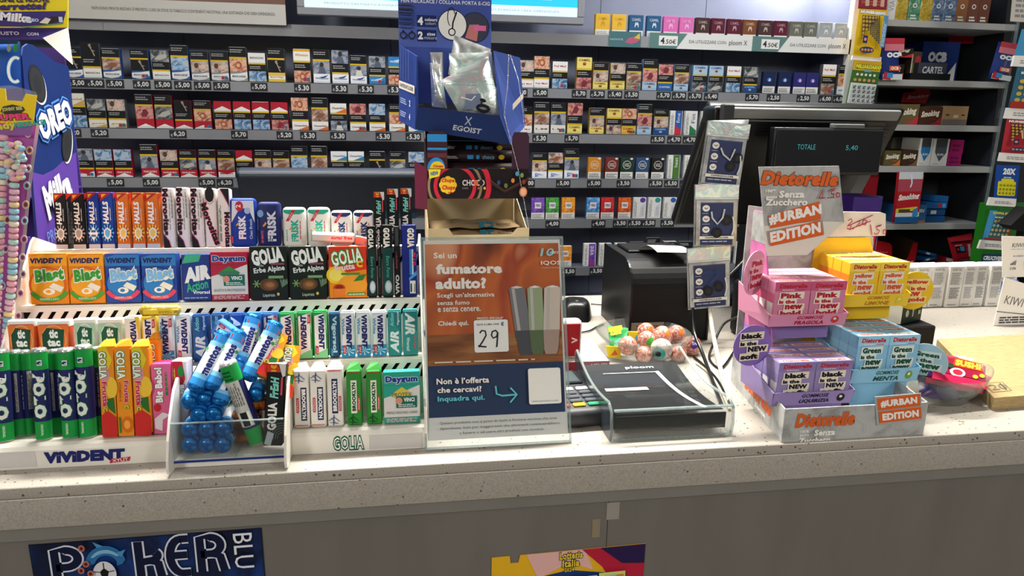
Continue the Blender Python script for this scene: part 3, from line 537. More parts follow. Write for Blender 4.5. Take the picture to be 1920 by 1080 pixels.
# centre bin with clear front and two white fins
for x0, tipz in ((BX0-.003, 0), (BX1-.0005, 0)):
    pr_ = [(.955, 1.001), (.955, 1.10), (.945, 1.108), (.925, 1.098), (.898, 1.068), (.884, 1.045), (.8745, 1.022), (.8725, 1.011), (.875, 1.0035), (.882, 1.0008)]
    m = MB(); m.prism([(x0, a, b) for a, b in pr_], (.0032, 0, 0), 'white_plastic'); rp('fin', m)
m = MB(); m.box((BX0, .899, 1.006), (BX1-.001, 1.05, 1.010), 'white_plastic'); m.box((BX0, .897, 1.001), (BX1-.001, .899, 1.012), 'white_plastic'); rp('bin_floor', m)
m = MB(); m.box((BX0+.0005, .893, 1.011), (BX1-.0015, .895, 1.064), 'clear_acrylic'); rp('clear_front', m)
m = MB(); m.box((BX0+.0005, .8925, 1.0095), (BX1-.0015, .8955, 1.0112), '#1c3a8c'); m.box((BX0+.0005, .8925, 1.064), (BX1-.0015, .8955, 1.0652), 'acrylic_edge'); rp('front_rim', m)  # navy strip: blue refraction at the lower clear edge, put in as colour
xd = onY(437, 800, .9).x
m = MB(); m.box((xd, .896, 1.0105), (xd+.0015, .97, 1.085), 'clear_acrylic'); rp('clear_divider', m)
# ---------------------------------------------------------------- packs on the tiers
def fx(px, y, z):
    x = 0.0
    for _ in range(6): x += (px-pix((x, y, z))[0])*.0008
    return x
def fit(i, pa, pb, top, dy=0.0, dz=0.0):
    y, z = TI[i][0]+dy+.0005, TI[i][1]-dy*math.tan(TT)+.0003+dz; xa, xb = fx(pa, y, z), fx(pb, y, z); h = .08
    for _ in range(8): h -= (top-pix(((xa+xb)/2, y+h*ST, z+h*CT))[1])*.0007*-1*-1
    return (xa+xb)/2, y, z, xb-xa-.0006, h
def put(i, pa, pb, top, fn, name, label, cat, group=None, dy=0, rz=0, kids=None, dz=0):
    x, y, z, w, h = fit(i, pa, pb, top, dy, dz); m = fn(w, h); o = obj(name, m, None, (x, y, z), (-TT, 0, rz))
    if kids: kids(o, w, h)
    return tag(o, label, cat, group)
def card(w, h, d, c, bev=.0012, top=None):
    m = MB(); m.box((-w/2, 0, 0), (w/2, d, h), c, bev)
    if top: m.box((-w/2+.001, .001, h-.0004), (w/2-.001, d-.001, h+.0001), top)
    return m, Fc(m, (-w/2+.0004, -.00008, .0004), (w-.0008, 0, 0), (0, 0, h-.0008)), Fc(m, (w/2+.00008, .0005, .0005), (0, d-.001, 0), (0, 0, h-.001))
def halls(c, cr, ar_=False):
    def f(w, h):
        m, F, G = card(w, h, .021, c); F.pl([(0, 1), (.95, 1), (0, .84)], '#b8201c'); F.pl([(.1, .97), (.5, .97), (.14, .9)], '#f0b020'); F.r(0, 0, 1, .08, '#c8c8cc')
        F.t('HALLS', .4, .64, .46, '#f6f4f2', rot=90, w=.40, b=.05, sh=.12); F.dz(.74, .5, .84, .8, 1, '#d8d8d8', 2, .6, True)
        for a in range(0, 360, 30): F.pl([(.5+.05*math.cos(math.radians(a)), .28), (.5+.5*math.cos(math.radians(a-7)), .28+.16*math.sin(math.radians(a-7))), (.5+.5*math.cos(math.radians(a+7)), .28+.16*math.sin(math.radians(a+7)))], cr)
        if ar_: F.pl([(.1, .27), (.3, .34), (.3, .29), (.7, .29), (.7, .34), (.9, .27), (.7, .2), (.7, .25), (.3, .25), (.3, .2)], '#f0f4f8'); F.pl([(.5, .40), (.68, .33), (.32, .33)], '#f0f4f8'); F.pl([(.5, .14), (.68, .21), (.32, .21)], '#f0f4f8')
        else: F.pl([(.5, .38), (.82, .33), (.78, .22), (.5, .15), (.22, .22), (.2, .32)], '#f0ece4'); F.pl([(.5, .35), (.72, .31), (.66, .23), (.5, .19), (.32, .24), (.3, .31)], cr)
        G.pl([(0, 1), (1, 1), (0, .88)], '#b8201c'); G.r(.1, .1, .2, .85, cr); G.dz(.3, .1, .9, .85, 3, '#9a9a9c', 5, .4, True); return m
    return f
for k, (a, b, top, c, cr, nm, arr) in enumerate(((105, 129, 362, '#151517', '#a8acb0', 'black', 0), (138, 163, 362, '#151517', '#a8acb0', 'black', 0), (167, 190, 360, '#123a9c', '#5cb8ec', 'blue', 1), (192, 217, 360, '#123a9c', '#5cb8ec', 'blue', 0), (221, 246, 361, '#dd6c1c', '#f6c85c', 'orange', 0), (250, 274, 361, '#dd6c1c', '#f6c85c', 'orange', 0), (276, 302, 361, '#dd6c1c', '#f6c85c', 'orange', 0))):
    lab = ['black drop stick at the very end beside the purple biscuit display', 'black drop stick between black and blue sticks', 'blue drop stick with white arrows emblem', 'blue drop stick with ice crystal emblem', 'orange drop stick touching the blue sticks', 'orange drop stick between two orange sticks', 'orange drop stick touching the white script sticks'][k]
    put(4, a, b, top, halls(c, cr, arr), 'candy_stick', lab, 'candy stick', 'drop sticks on the uppermost rack tier')
def moro(kind):
    def f(w, h):
        m, F, G = card(w, h, .021, '#eee6e2', .002)
        if kind == 0: F.t('Morositas', .30, .60, .52, '#141214', rot=-90, w=.78, b=.06, ol='#e4a0b4', olw=.05); F.pl([(0, .0), (0, .26), (.5, .12), (.62, 0)], '#16141a'); F.ln([(.0, .24), (.5, .12), (.66, 0)], .05, '#e04c7c'); F.dz(.62, .3, .68, .9, 1, '#4a8a5c', 3, .7, True); F.dz(.8, .5, .95, .95, 2, '#8a8886', 4, .6, True)
        elif kind == 1: F.t('Morositas', .5, .40, .62, '#141214', rot=-72, w=.74, b=.05, ol='#e05c84', olw=.05); F.el(.5, .90, .42, .13, '#16141a'); F.ar(.5, .86, .4, .12, 180, 330, .05, '#e04c7c')
        else: F.t('Morositas', .78, .3, .5, '#141214', rot=-90, w=.6, b=.05, ol='#e4a0b4', olw=.05); F.pl([(.2, 1), (1, .68), (1, 1)], '#16141a'); F.ln([(.2, 1), (.6, .86), (1, .7)], .05, '#e04c7c'); F.dz(.1, .1, .3, .8, 2, '#6a9a74', 6, .6, True)
        G.dz(.1, .1, .9, .9, 3, '#9a9896', 7, .4, True); return m
    return f
for k, (a, b, top, kd) in enumerate(((307, 330, 352, 0), (333, 357, 351, 0), (360, 384, 352, 0), (386, 408, 353, 1), (411, 434, 353, 2))):
    put(4, a, b, top, moro(kd), 'candy_stick', ['white script stick touching the orange drop sticks', 'white script stick in middle of its three twins', 'white script stick last of its three twins', 'white stick with slanted script and black berry on top', 'white script stick turned, touching the blue mint tin'][k], 'candy stick', 'script sticks on the uppermost rack tier')
def tin(base, g):
    def f(w, h):
        m = MB(); m.box((-w/2, 0, 0), (w/2, .018, h), base, .006, 3); F = Fc(m, (-w/2+.001, -.0001, .003), (w-.002, 0, 0), (0, 0, h-.006)); g(F); return m
    return f
def fr_lines(F, c, x0=.3, x1=.72):
    for i in range(4): F.r(x0+(x1-x0)*i/4, .10, x0+(x1-x0)*(i+.35)/4, .16, c)
def g1(F):
    F.pl([(.05, .5), (.1, .98), (.95, .98), (.98, .5), (.75, .8), (.4, .82)], '#dfe6f0'); F.t('FRISK', .47, .40, .30, '#eef2f8', rot=90, w=.52, b=.05); F.t('Clean Breath', .82, .36, .12, '#b8cce8', rot=90, w=.44, b=.02); F.el(.38, .86, .16, .11, '#c8283c'); F.t('2', .34, .86, .2, '#f4ecec', rot=90, b=.03); F.el(.7, .76, .12, .07, '#a8c4ec'); F.r(.05, .05, .1, .2, '#d84a5c'); F.pl([(.22, .44), (.3, .5), (.36, .48), (.28, .43)], '#e8a830')
def g2(F):
    F.t('FRISK', .62, .46, .40, '#d8dcec', rot=90, w=.74, b=.05); F.t('50 MINTS', .18, .20, .1, '#d86a84', rot=90, w=.3, b=.03); F.el(.12, .76, .14, .09, '#7aa8dc'); F.pl([(.2, .46), (.34, .56), (.4, .52), (.26, .44)], '#e8a830'); fr_lines(F, '#232a5c')
def g3(c, cap):
    def g(F):
        F.pl([(.02, .98), (.02, .9), (.25, .85), (.75, .85), (.98, .92), (.98, .98)], cap); F.pl([(.12, .66), (.26, .66), (.58, .97), (.42, .97)], '#c82838'); F.t('-30%', .33, .8, .07, '#f4dce0', rot=58, w=.22)
        F.t('FRISK', .52, .40, .34, c, rot=90, w=.62, b=.05); F.dz(.76, .15, .82, .75, 1, '#c83848', 5, .6, True); F.dz(.14, .1, .2, .5, 1, c, 6, .6, True); F.pl([(.26, .42), (.36, .5), (.42, .47), (.32, .41)], '#e8a830'); fr_lines(F, '#f0eee8', .36, .7)
    return g
put(4, 432, 482, 371, tin('#1b3f9e', g1), 'mint_tin', 'blue and white mint tin with red numeral, beside white sticks', 'mint tin')
put(4, 484, 528, 378, tin('#232a66', g2), 'mint_tin', 'navy mint tin with pale silver lettering', 'mint tin')
put(4, 531, 575, 388, tin('#eceae4', g3('#2bb49a', '#2aa98f')), 'mint_tin', 'white mint tin with teal lettering beside the navy tin', 'mint tin')
put(4, 577, 620, 388, tin('#eceae4', g3('#2bb49a', '#2aa98f')), 'mint_tin', 'white mint tin with teal lettering beside the navy-lettered white tins', 'mint tin')
put(4, 621, 661, 394, tin('#eceae4', g3('#24346c', '#24346c')), 'mint_tin', 'white mint tin with navy lettering beside the teal-lettered ones', 'mint tin')
put(4, 663, 702, 394, tin('#eceae4', g3('#24346c', '#24346c')), 'mint_tin', 'white mint tin with navy lettering behind the black sticks', 'mint tin')
# pack lying across the tins
p = onY(627, 447, 1.105); m = MB(); m.box((-.033, -.006, -.005), (.03, .012, .008), '#e8e4dc', .002); F = Fc(m, (-.033, -.0061, -.005), (.063, 0, 0), (0, 0, .013)); F.t('sugar free', .70, .5, .5, '#c8303c', w=.5, b=.03)
tag(obj('mint_pack', m, None, p, (0, .06, .08)), 'white sugar free pack lying on its side before the mint tins', 'mint pack')
p = onY(678, 452, 1.118); m = MB(); m.box((-.011, -.004, -.007), (.011, .008, .008), 'silver_foil', .002); tag(obj('mint_pack', m, None, p, (0, .2, 0)), 'small dark silvery pack tucked beside the white sugar free pack', 'mint pack')
def fresh(w, h):
    m, F, G = card(w, h, .02, '#121416', top='#d8d8d8'); F.pl([(0, 1), (.55, 1), (.75, .9), (0, .9)], '#c83a1c'); F.t('1€', .35, .95, .3, '#f4c02c', rot=90, w=.08, b=.03); F.pl([(.62, 1), (1, 1), (1, .86), (.85, .84)], '#d4d4d4')
    F.t('FrEsH', .45, .71, .46, '#7ed0c0', rot=90, w=.27, b=.05, sh=.25); F.r(.78, .62, .88, .84, '#d84a5c'); F.t('GOLIA', .4, .36, .5, '#e8e6e0', rot=90, w=.34, b=.05)
    for k in range(5): F.ar(.95, .1, .2+.12*k, .06+.03*k, 60, 190, .02, '#8a9090')
    F.pl([(.05, .02), (.4, .0), (.55, .15), (.2, .18)], '#a8b0b4'); return m
for k, (a, b, t) in enumerate(((702, 723, 360), (727, 749, 354), (752, 774, 353))):
    put(4, a, b, t, fresh, 'candy_stick', ['black mint stick with teal lettering beside the white mint tin', 'black mint stick with teal lettering between its two twins', 'black mint stick with teal lettering nearest the tall cardboard boxes'][k], 'candy stick', 'tall black mint sticks at the end of the uppermost tier', dz=.002)
# ---- third tier: cartons
def lidline(F, c, y=.74): F.r(0, y, 1, y+.006, c)
def blast(c0, c1, c2, cw, rib):
    def f(w, h):
        m, F, G = card(w, h, .02, c0); F.r(0, 0, 1, 1, c0); F.pl([(0, .74), (0, .92), (.3, .98), (1, .98), (1, .74)], c1); F.t('ViViDENT', .47, .86, .105, '#1f1f5e', w=.86, b=.06, sh=.1)
        F.el(.47, .38, .50, .36, c2, 28); F.el(.47, .38, .43, .31, c1, 28); lidline(F, c2)
        F.t('Blast', .52, .58, .25, cw, rot=7, w=.78, b=.06, sh=.1, ol='#f4f2ea', olw=.06); F.pl([(.5, .34), (.62, .42), (.9, .33), (.8, .23)], '#f4ecdc'); F.el(.50, .25, .16, .065, '#f6efe0', 16); F.el(.48, .25, .07, .035, c1, 12)
        F.ar(.5, .36, .5, .28, 205, 335, .12, rib); F.t('RADDOPPIA IL GUSTO', .5, .1, .045, '#f0f0e4', w=.5); return m
    return f
def blast2(w, h):
    m = blast('#2a4ba0', '#2f7cc4', '#1d3a8a', '#7fb8e8', '#d8405c')(w, h); return m
B1 = blast('#e88a18', '#f2a423', '#dc6414', '#3a9a34', '#4c9a34')
put(3, 58, 131, 475, B1, 'gum_carton', 'orange gum carton with green lettering at the end of its tier', 'gum carton')
put(3, 132, 199, 475, B1, 'gum_carton', 'orange gum carton with green lettering touching the blue cartons', 'gum carton')
put(3, 200, 266, 475, blast2, 'gum_carton', 'blue gum carton with pale lettering touching the orange cartons', 'gum carton')
put(3, 268, 334, 475, blast2, 'gum_carton', 'blue gum carton with pale lettering touching the green-leafed carton', 'gum carton')
def airact(w, h):
    m, F, G = card(w, h, .02, '#223a86'); F.pl([(0, .8), (.15, 1), (.7, 1), (.6, .84)], '#3fae86'); F.t('AIR', .5, .58, .32, '#eef0f2', w=.95, b=.08, sh=.2, rot=10); F.t('Action', .5, .32, .2, '#34b07c', w=.8, rot=12, b=.03, sh=.2); F.t('Vigorsol', .65, .17, .1, '#e8ecf0', w=.6, b=.03); F.dz(.05, .05, .9, .09, 1, '#9ab0dc'); return m
put(3, 343, 398, 476, airact, 'gum_carton', 'blue gum carton with white and green lettering beside red carton', 'gum carton', dy=.004)
def day(c, c2, sub, ylw):
    def f(w, h):
        m, F, G = card(w, h, .02, c); F.r(0, 0, 1, 1, c); F.r(0, .12, 1, .74, '#d9d6d2'); F.pl([(0, .74), (1, .74), (.4, .58), (0, .5)], c); F.t('Daygum', .5, .85, .16, '#24408c', w=.9, b=.06, ol='#e8f0f8', olw=.05); lidline(F, c2)
        F.pl([(.2, .57), (.5, .71), (.8, .57), (.72, .5), (.28, .5)], ylw); F.t('PROTEX', .5, .56, .08, '#4a6a6c', w=.55, b=.02); F.r(.34, .30, .92, .53, '#1c6a5c'); F.el(.42, .44, .09, .07, '#d8907c', 14); F.t('VINCI', .70, .46, .08, '#eef0ec', w=.3, b=.04); F.dz(.4, .32, .88, .39, 2, '#c8dcd4'); F.t(sub, .5, .21, .05, '#4a4850', w=.86); F.dz(.06, .03, .94, .11, 3, '#e4b8b8', 4); return m
    return f
put(3, 397, 467, 472, day('#b02440', '#8c1c34', 'GUSTO E PROTEZIONE', '#3a8a4c'), 'gum_carton', 'red and grey gum carton with blue lettering beside black cartons', 'gum carton')
def erbe(w, h):
    m, F, G = card(w, h, .022, '#14201a'); F.r(0, 0, 1, 1, '#161d1a'); F.t('GOLIA', .48, .82, .30, '#eef0ea', w=.86, rot=9, b=.06); F.r(.56, .655, .93, .69, '#8c4a5c'); F.t('Erbe Alpine', .52, .56, .13, '#e4e6e0', w=.84, rot=6, b=.03); F.t('Alle', .3, .645, .04, '#d8dad4')
    F.el(.5, .28, .26, .12, '#5a3c22', 18); F.el(.52, .27, .17, .085, '#7a4c2c', 18); F.el(.53, .275, .11, .045, '#a06a42', 14)
    for k in range(6): a = math.radians(60*k); F.ln([(.17, .30), (.17+.1*math.cos(a), .30+.075*math.sin(a))], .03, '#7a9a5c')
    for k in range(5): F.pl([(.85, .22), (.80+.05*k, .4), (.9+.03*k, .3)], ['#6a8a54', '#5a4a74', '#7a9a64', '#6a5a84', '#5c7c4c'][k])
    F.r(.5, .4, .9, .45, '#7aa06c'); F.t('Liquirizia', .5, .075, .075, '#d8dad2', w=.32); F.el(.75, .1, .04, .03, '#d8b45c', 10); return m
put(3, 470, 541, 462, erbe, 'candy_carton', 'black herb candy carton beside the red gum carton', 'candy carton', dy=-.001)
put(3, 544, 614, 462, erbe, 'candy_carton', 'black herb candy carton beside the citrus candy carton', 'candy carton', dy=-.001)
def frutta(w, h):
    m, F, G = card(w, h, .022, '#d83a1c'); F.r(0, 0, 1, 1, '#d8361e'); F.pl([(0, .62), (0, 0), (1, 0), (1, .55), (.5, .5)], '#ee8a1c'); F.el(.18, .45, .26, .17, '#f2c22c', 20); F.el(.18, .45, .19, .12, '#f6d864', 18); F.el(.62, .25, .4, .2, '#f09a2c', 22)
    F.t('GOLIA', .48, .80, .28, '#f4f6ea', w=.84, rot=9, b=.03, ol='#2c8a34', olw=.07); F.t('Frutta', .42, .60, .12, '#f0ccd4', w=.54, rot=8, b=.04); F.t('C', .82, .66, .13, '#f2c42c', b=.06); F.r(.32, .45, .82, .49, '#2c8a44'); F.pl([(.65, .32), (.8, .44), (1, .46), (.9, .34)], '#2f7a30'); F.el(.26, .2, .16, .07, '#c8421c', 16); F.el(.26, .21, .11, .045, '#8c2010', 14); F.pl([(.12, .02), (.1, .18), (.42, .18), (.4, .02)], '#e87a2c'); F.r(.48, .05, .97, .1, '#2c8a44'); F.dz(.5, .06, .95, .09, 1, '#e8f0e0'); return m
put(3, 618, 689, 462, frutta, 'candy_carton', 'orange and red citrus candy carton with green lettering', 'candy carton', dy=-.001)
def gextra(base, tx2, pill):
    def f(w, h):
        m, F, G = card(w, h, .02, base); F.t('GOLIA', .45, .82, .66, '#ece8e0', rot=-90, w=.28, b=.06); F.r(.72, .3, .95, .66, '#2a2c30'); F.pl([(0, .68), (1, .68), (1, .02), (0, .02)], tx2); F.t('Extra Forte', .55, .42, .34, '#5ab8a4', rot=-90, w=.3, sh=.2)
        if pill: F.el(.55, .14, .36, .09, '#a8b4b8', 16); F.el(.55, .145, .26, .06, '#ccd4d6', 14)
        return m
    return f
put(3, 690, 707, 423, gextra('#101214', '#14302e', 1), 'candy_stick', 'slim black mint stick touching the citrus candy carton', 'candy stick', dy=.002)
put(3, 709, 717, 424, lambda w, h: gextra('#141618', '#24282c', 0)(w, h), 'candy_stick', 'narrow black mint stick seen edge-on between two black sticks', 'candy stick', dy=.008)
put(3, 718, 738, 421, gextra('#101214', '#16403c', 1), 'candy_stick', 'slim black mint stick with bright pill, beside the black edge-on sticks', 'candy stick')
def vivo(w, h):
    m, F, G = card(w, h, .02, '#121214'); F.t('VIVO', .5, .17, .7, '#d4d4d0', rot=90, w=.28, b=.05); F.r(.2, .72, .8, .98, '#3a4044'); F.dz(.3, .4, .6, .66, 2, '#b05060', 3, .5, True); return m
put(3, 740, 752, 424, vivo, 'candy_stick', 'black stick with grey upright lettering beside the blue stick', 'candy stick', dy=.003)
def gblue(w, h):
    m, F, G = card(w, h, .02, '#1c2a80'); F.t('GOLIA', .62, .82, .5, '#f0e8d4', rot=-90, w=.27, b=.06); F.r(.5, .3, .62, .66, '#3c8ad0'); F.r(.66, .3, .78, .66, '#c8d8ec'); F.t('PLUS', .84, .52, .2, '#d8304c', rot=-90, w=.18, b=.05); F.r(.5, .04, .9, .22, '#e8e8e8'); F.r(.54, .06, .86, .18, 'barcode'); F.pl([(.45, .22), (1, .3), (1, .36), (.45, .26)], '#4aa0e0'); return m
put(3, 755, 783, 421, gblue, 'candy_stick', 'blue mint stick with barcode at the end of the carton tier', 'candy stick')
# ---- second tier
def tictac(col, clr, leaf, word):
    def f(w, h):
        m = MB(); m.box((-w/2, 0, 0), (w/2, .016, h), clr, .003, 2); F = Fc(m, (-w/2, -.0002, 0), (w, 0, 0), (0, 0, h))
        F.pl([(.10, .05), (.90, .05), (.98, .96), (.02, .96)], col); F.el(.5, .62, .40, .34, '#e8e0d4' if word == 'MINT' else '#f0a468', 22); F.el(.5, .62, .37, .31, col, 22); F.pl([(.16, .36), (.5, .33), (.78, .40), (.84, .85), (.3, .9), (.14, .75)], '#1c5c40' if word == 'MINT' else '#1d4a34')
        F.t('tic', .5, .76, .2, '#f2f4ee', w=.27, b=.06); F.t('tac', .5, .56, .17, '#f2f4ee', w=.40, b=.06); F.el(.5, .17, .34, .13, '#efe4d4', 20); F.t(word, .5, .27, .07, '#c8601c' if word != 'MINT' else '#2c7a54', w=.3, b=.02); F.el(.62, .14, .14, .1, leaf, 14); F.el(.42, .13, .13, .09, leaf, 14); return m
    return f
def ttkids(col):
    def k(o, w, h):
        m = MB(); m.box((-w/2-.0004, .0006, h-.006), (w/2+.0004, .0154, h+.004), '#eceae4', .0015); obj('cap', m, o)
    return k
TO = tictac('#e8752c', 'orange_clear', '#f0b048', 'ORANGE'); TM = tictac('#a8ccb0', 'mint_clear', '#3c9464', 'MINT')
for k, (a, b, t, fn, lab) in enumerate(((18, 71, 606, TO, 'orange pellet mint box at the end of its tier'), (74, 135, 606, TO, 'orange pellet mint box touching the pale green boxes'), (142, 184, 603, TM, 'pale green mint box touching the orange boxes'), (187, 233, 603, TM, 'pale green mint box touching the yellow gum stick'))):
    put(2, a, b, t, fn, 'mint_box', lab, 'mint box', None, kids=ttkids(0))
def viv(c, c2, rot, extra=None, star=False):
    def f(w, h):
        m, F, G = card(w, h, .019, c, .002, top=c); F.pl([(.1, .02), (.9, .08), (.9, .97), (.1, .9)], '#e9ecec')
        if star:
            F.r(0, 0, 1, .26, c2)
            for k in range(8): a = math.radians(45*k+10); F.pl([(.5, .14), (.5+.5*math.cos(a-.12), .14+.11*math.sin(a-.12)), (.5+.5*math.cos(a+.12), .14+.11*math.sin(a+.12))], '#cfe8f4')
        else: F.pl([(.0, 0), (1, 0), (1, .2), (.4, .12), (0, .05)], c2); F.pl([(1, 1), (1, .5), (.86, .75), (.7, 1)], c2)
        F.t('ViViDENT', .58 if rot < 0 else .45, .56, .40, '#1d1f66', rot=rot, w=.74, b=.06, sh=.1)
        if extra: F.t(extra, .17, .6 if not star else .68, .2, '#3a8ab4', rot=rot, w=.36, b=.03)
        y_ = .16 if rot < 0 else .84; F.pl([(.12, y_-.07), (.34, y_-.09), (.36, y_+.09), (.14, y_+.11)] if rot < 0 else [(.72, y_-.1), (.94, y_-.08), (.94, y_+.1), (.74, y_+.08)], '#c02c48'); F.t('XYLIT', .24 if rot < 0 else .83, y_, .12, '#f2e0e4', rot=rot, w=.12, b=.02); return m
    return f
def airs(c, c2, up):
    def f(w, h):
        m, F, G = card(w, h, .019, c, .002, top=c); F.pl([(0, .0), (1, 0), (1, .5), (0, .9)], c2); F.t('AIR', .48, .30 if not up else .70, .66, '#e6ecee', rot=90 if not up else -90, w=.5, b=.05, sh=.25); F.t('Action' if not up else 'Vigorsol', .3, .8 if not up else .24, .3, '#7cd0cc' if not up else '#e0f0f0', rot=90 if not up else -90, w=.3, b=.03, sh=.2)
        F.t('Vigorsol' if not up else 'Mirto', .78, .82 if not up else .3, .2, '#dce6f0' if not up else '#c86a84', rot=90, w=.3, b=.02); return m
    return f
def vigor(w, h):
    m, F, G = card(w, h, .019, '#1c4a6c', .002, top='#2c6a9c'); F.t('Vigorsol', .5, .52, .56, '#a8d0dc', rot=-90, w=.82, b=.05); F.r(.15, .04, .35, .2, '#4a8ab0'); return m
T2 = [(236, 266, 594, viv('#e9e6d4', '#e2c43c', -90), 'cream and yellow gum stick beside the pale green mint boxes'), (268, 297, 592, viv('#ddc032', '#e8d87c', 90), 'yellow gum stick with red tag, under the lying yellow roll'), (300, 329, 590, viv('#d9e4ea', '#3c9cd0', 90, 'White', True), 'white and sky-blue gum stick touching the yellow gum stick'), (331, 361, 590, viv('#b8d0e4', '#e8eef2', -90, 'White'), 'white gum stick with pale blue edge, beside the deep blue sticks'),
 (363, 393, 590, airs('#1c4a8c', '#2a5a94', 0), 'deep blue gum stick with teal word on top'), (399, 429, 588, airs('#1f4f8c', '#2f6f9c', 0), 'deep blue gum stick behind the fallen white gum pack'), (431, 460, 588, airs('#1c4a94', '#2c8a7c', 1), 'deep blue gum stick with green gum pictured, beside light blue sticks'), (462, 493, 587, viv('#3c74c4', '#5c94d8', 90), 'light blue gum stick beside the deep blue ones'), (494, 524, 586, viv('#3c74c4', '#5c94d8', 90), 'light blue gum stick touching a green gum stick'),
 (525, 555, 586, viv('#2c9a50', '#7cc88c', -90), 'green gum stick rising behind the orange fruit sticks'), (558, 587, 584, viv('#2c9a50', '#7cc88c', 90), 'green gum stick with lettering reading upwards, beside its twins'), (588, 616, 583, viv('#2c9a50', '#7cc88c', -90), 'green gum stick touching the dark teal stick'), (618, 638, 586, vigor, 'dark teal narrow gum stick with pale lettering'),
 (640, 667, 584, viv('#cfd8dc', '#2f8ec4', -90, 'White', True), 'white starburst gum stick touching the dark teal stick'), (669, 696, 583, viv('#cfd8dc', '#2f8ec4', -90, 'White', True), 'white starburst gum stick between its two twins'), (698, 726, 583, viv('#cfd8dc', '#2f8ec4', -90, 'White', True), 'white starburst gum stick touching the sea-green sticks'), (728, 754, 582, airs('#2a7a7c', '#348c8c', 0), 'sea-green gum stick beside the white starburst sticks'), (756, 785, 581, airs('#2a7a7c', '#3a9494', 1), 'sea-green gum stick at the end beside the advertising stand')]
for a, b, t, fn, lab in T2: put(2, a, b, t, fn, 'gum_stick', lab, 'gum stick', 'gum sticks on the second rack tier')
# ---- bendable print for rolls
def bend(m, i0, R, c=(0, 0, 0)):
    for i in range(i0, len(m.v)):
        x, y, z = m.v[i]; r = R-y; m.v[i] = (r*math.sin(x/R), R-r*math.cos(x/R), z)
def roll(R, h, bands, prt, ends=None, n=22, turn=0):
    m = MB()
    for z0, z1, c in bands: m.lathe([(R, z0*h), (R, z1*h)], c, n, (0, R, 0))
    i0 = len(m.v); F = Fc(m, (-math.pi*R, -.0005, 0), (2*math.pi*R, 0, 0), (0, 0, h), .00012); F.sub = 22; prt(F)
    if turn:
        for i in range(i0, len(m.v)): v = m.v[i]; m.v[i] = (v[0]+turn*R, v[1], v[2])
    bend(m, i0, R); return m
def foil_tip(o, R, h, mat, z=0, d=.005):
    m = MB(); m.lathe([(R*.99, 0), (R*1.01, d*.4), (R*.9, d*.8), (R*.55, d), (0, d*.85)], mat, 18, (0, R, z))
    if d > .004:
        for i, v in enumerate(m.v):
            k = 1+.05*math.sin(i*2.3); m.v[i] = (v[0]*k, v[1], v[2]+.0006*math.sin(i*3.1))
    return obj('foil_end', m, o)
def polo_p(F):
    for dx in (0, .5): F.t('POLO', .5+dx-.0, .50, .235, '#e6e8e4', rot=-90, w=.50, b=.07, ol='#1c7a3c', olw=.05)if dx == 0 else F.r(.86, .32, 1.0, .78, '#b9b9b4')
    F.r(.14, .30, .20, .76, '#b9b9b4'); F.dz(.145, .31, .195, .75, 2, '#55554f', 3, .5, True); F.dz(.87, .33, .99, .77, 4, '#55554f', 4, .5, True); F.el(.54, .87, .045, .018, '#1c2a6c', 12); F.r(.5, .84, .58, .9, '#dfe3e0'); F.el(.52, .87, .018, .015, '#1c2a6c', 10); F.t('ORIGINAL', .52, .12, .04, '#dcecd8', rot=-90, w=.13, b=.02); F.dz(.28, .32, .31, .75, 1, '#8c98c0', 8, .8, True)
PB = [(.01, .21, '#1c9a44'), (.21, .79, '#232660'), (.79, .985, '#1c9a44')]
for k, (a, b, top, dy, trn) in enumerate(((-14, 19, 661, 0, .25), (20, 45, 662, .022, 2.4), (41, 62, 662, .026, -1.7), (61, 92, 659, 0, .15), (93, 119, 661, .022, 2.0), (111, 144, 659, 0, -.1), (143, 176, 653, .001, -.25), (174, 196, 656, .02, 1.7))):
    x, y, z, w, h = fit(1, a, b, top, dy); R = w/2
    lab = ['green and navy mint roll cut by the rack end', 'green and navy mint roll standing back with upside letters', 'green mint roll standing back with barcode outward, thin slice seen', 'green and navy mint roll between two set-back barcode rolls', 'green mint roll set back showing its grey barcode strip', 'green and navy mint roll with shrunken letters half behind the tallest', 'tallest green and navy mint roll beside the set-back last roll', 'green mint roll set back touching the yellow fruit sticks'][k]
    o = obj('mint_roll', roll(R, h, PB, polo_p, turn=trn), None, (x, y, z), (-TT, 0, 0)); foil_tip(o, R, h, 'silver_foil', h*.985); tag(o, lab, 'mint roll', 'mint rolls on the lowest rack tier')
    m = MB(); m.lathe([(0, 0), (R*.98, .0002), (R, .01*h)], 'silver_foil', 18, (0, R, 0)); obj('foil_end', m, o)
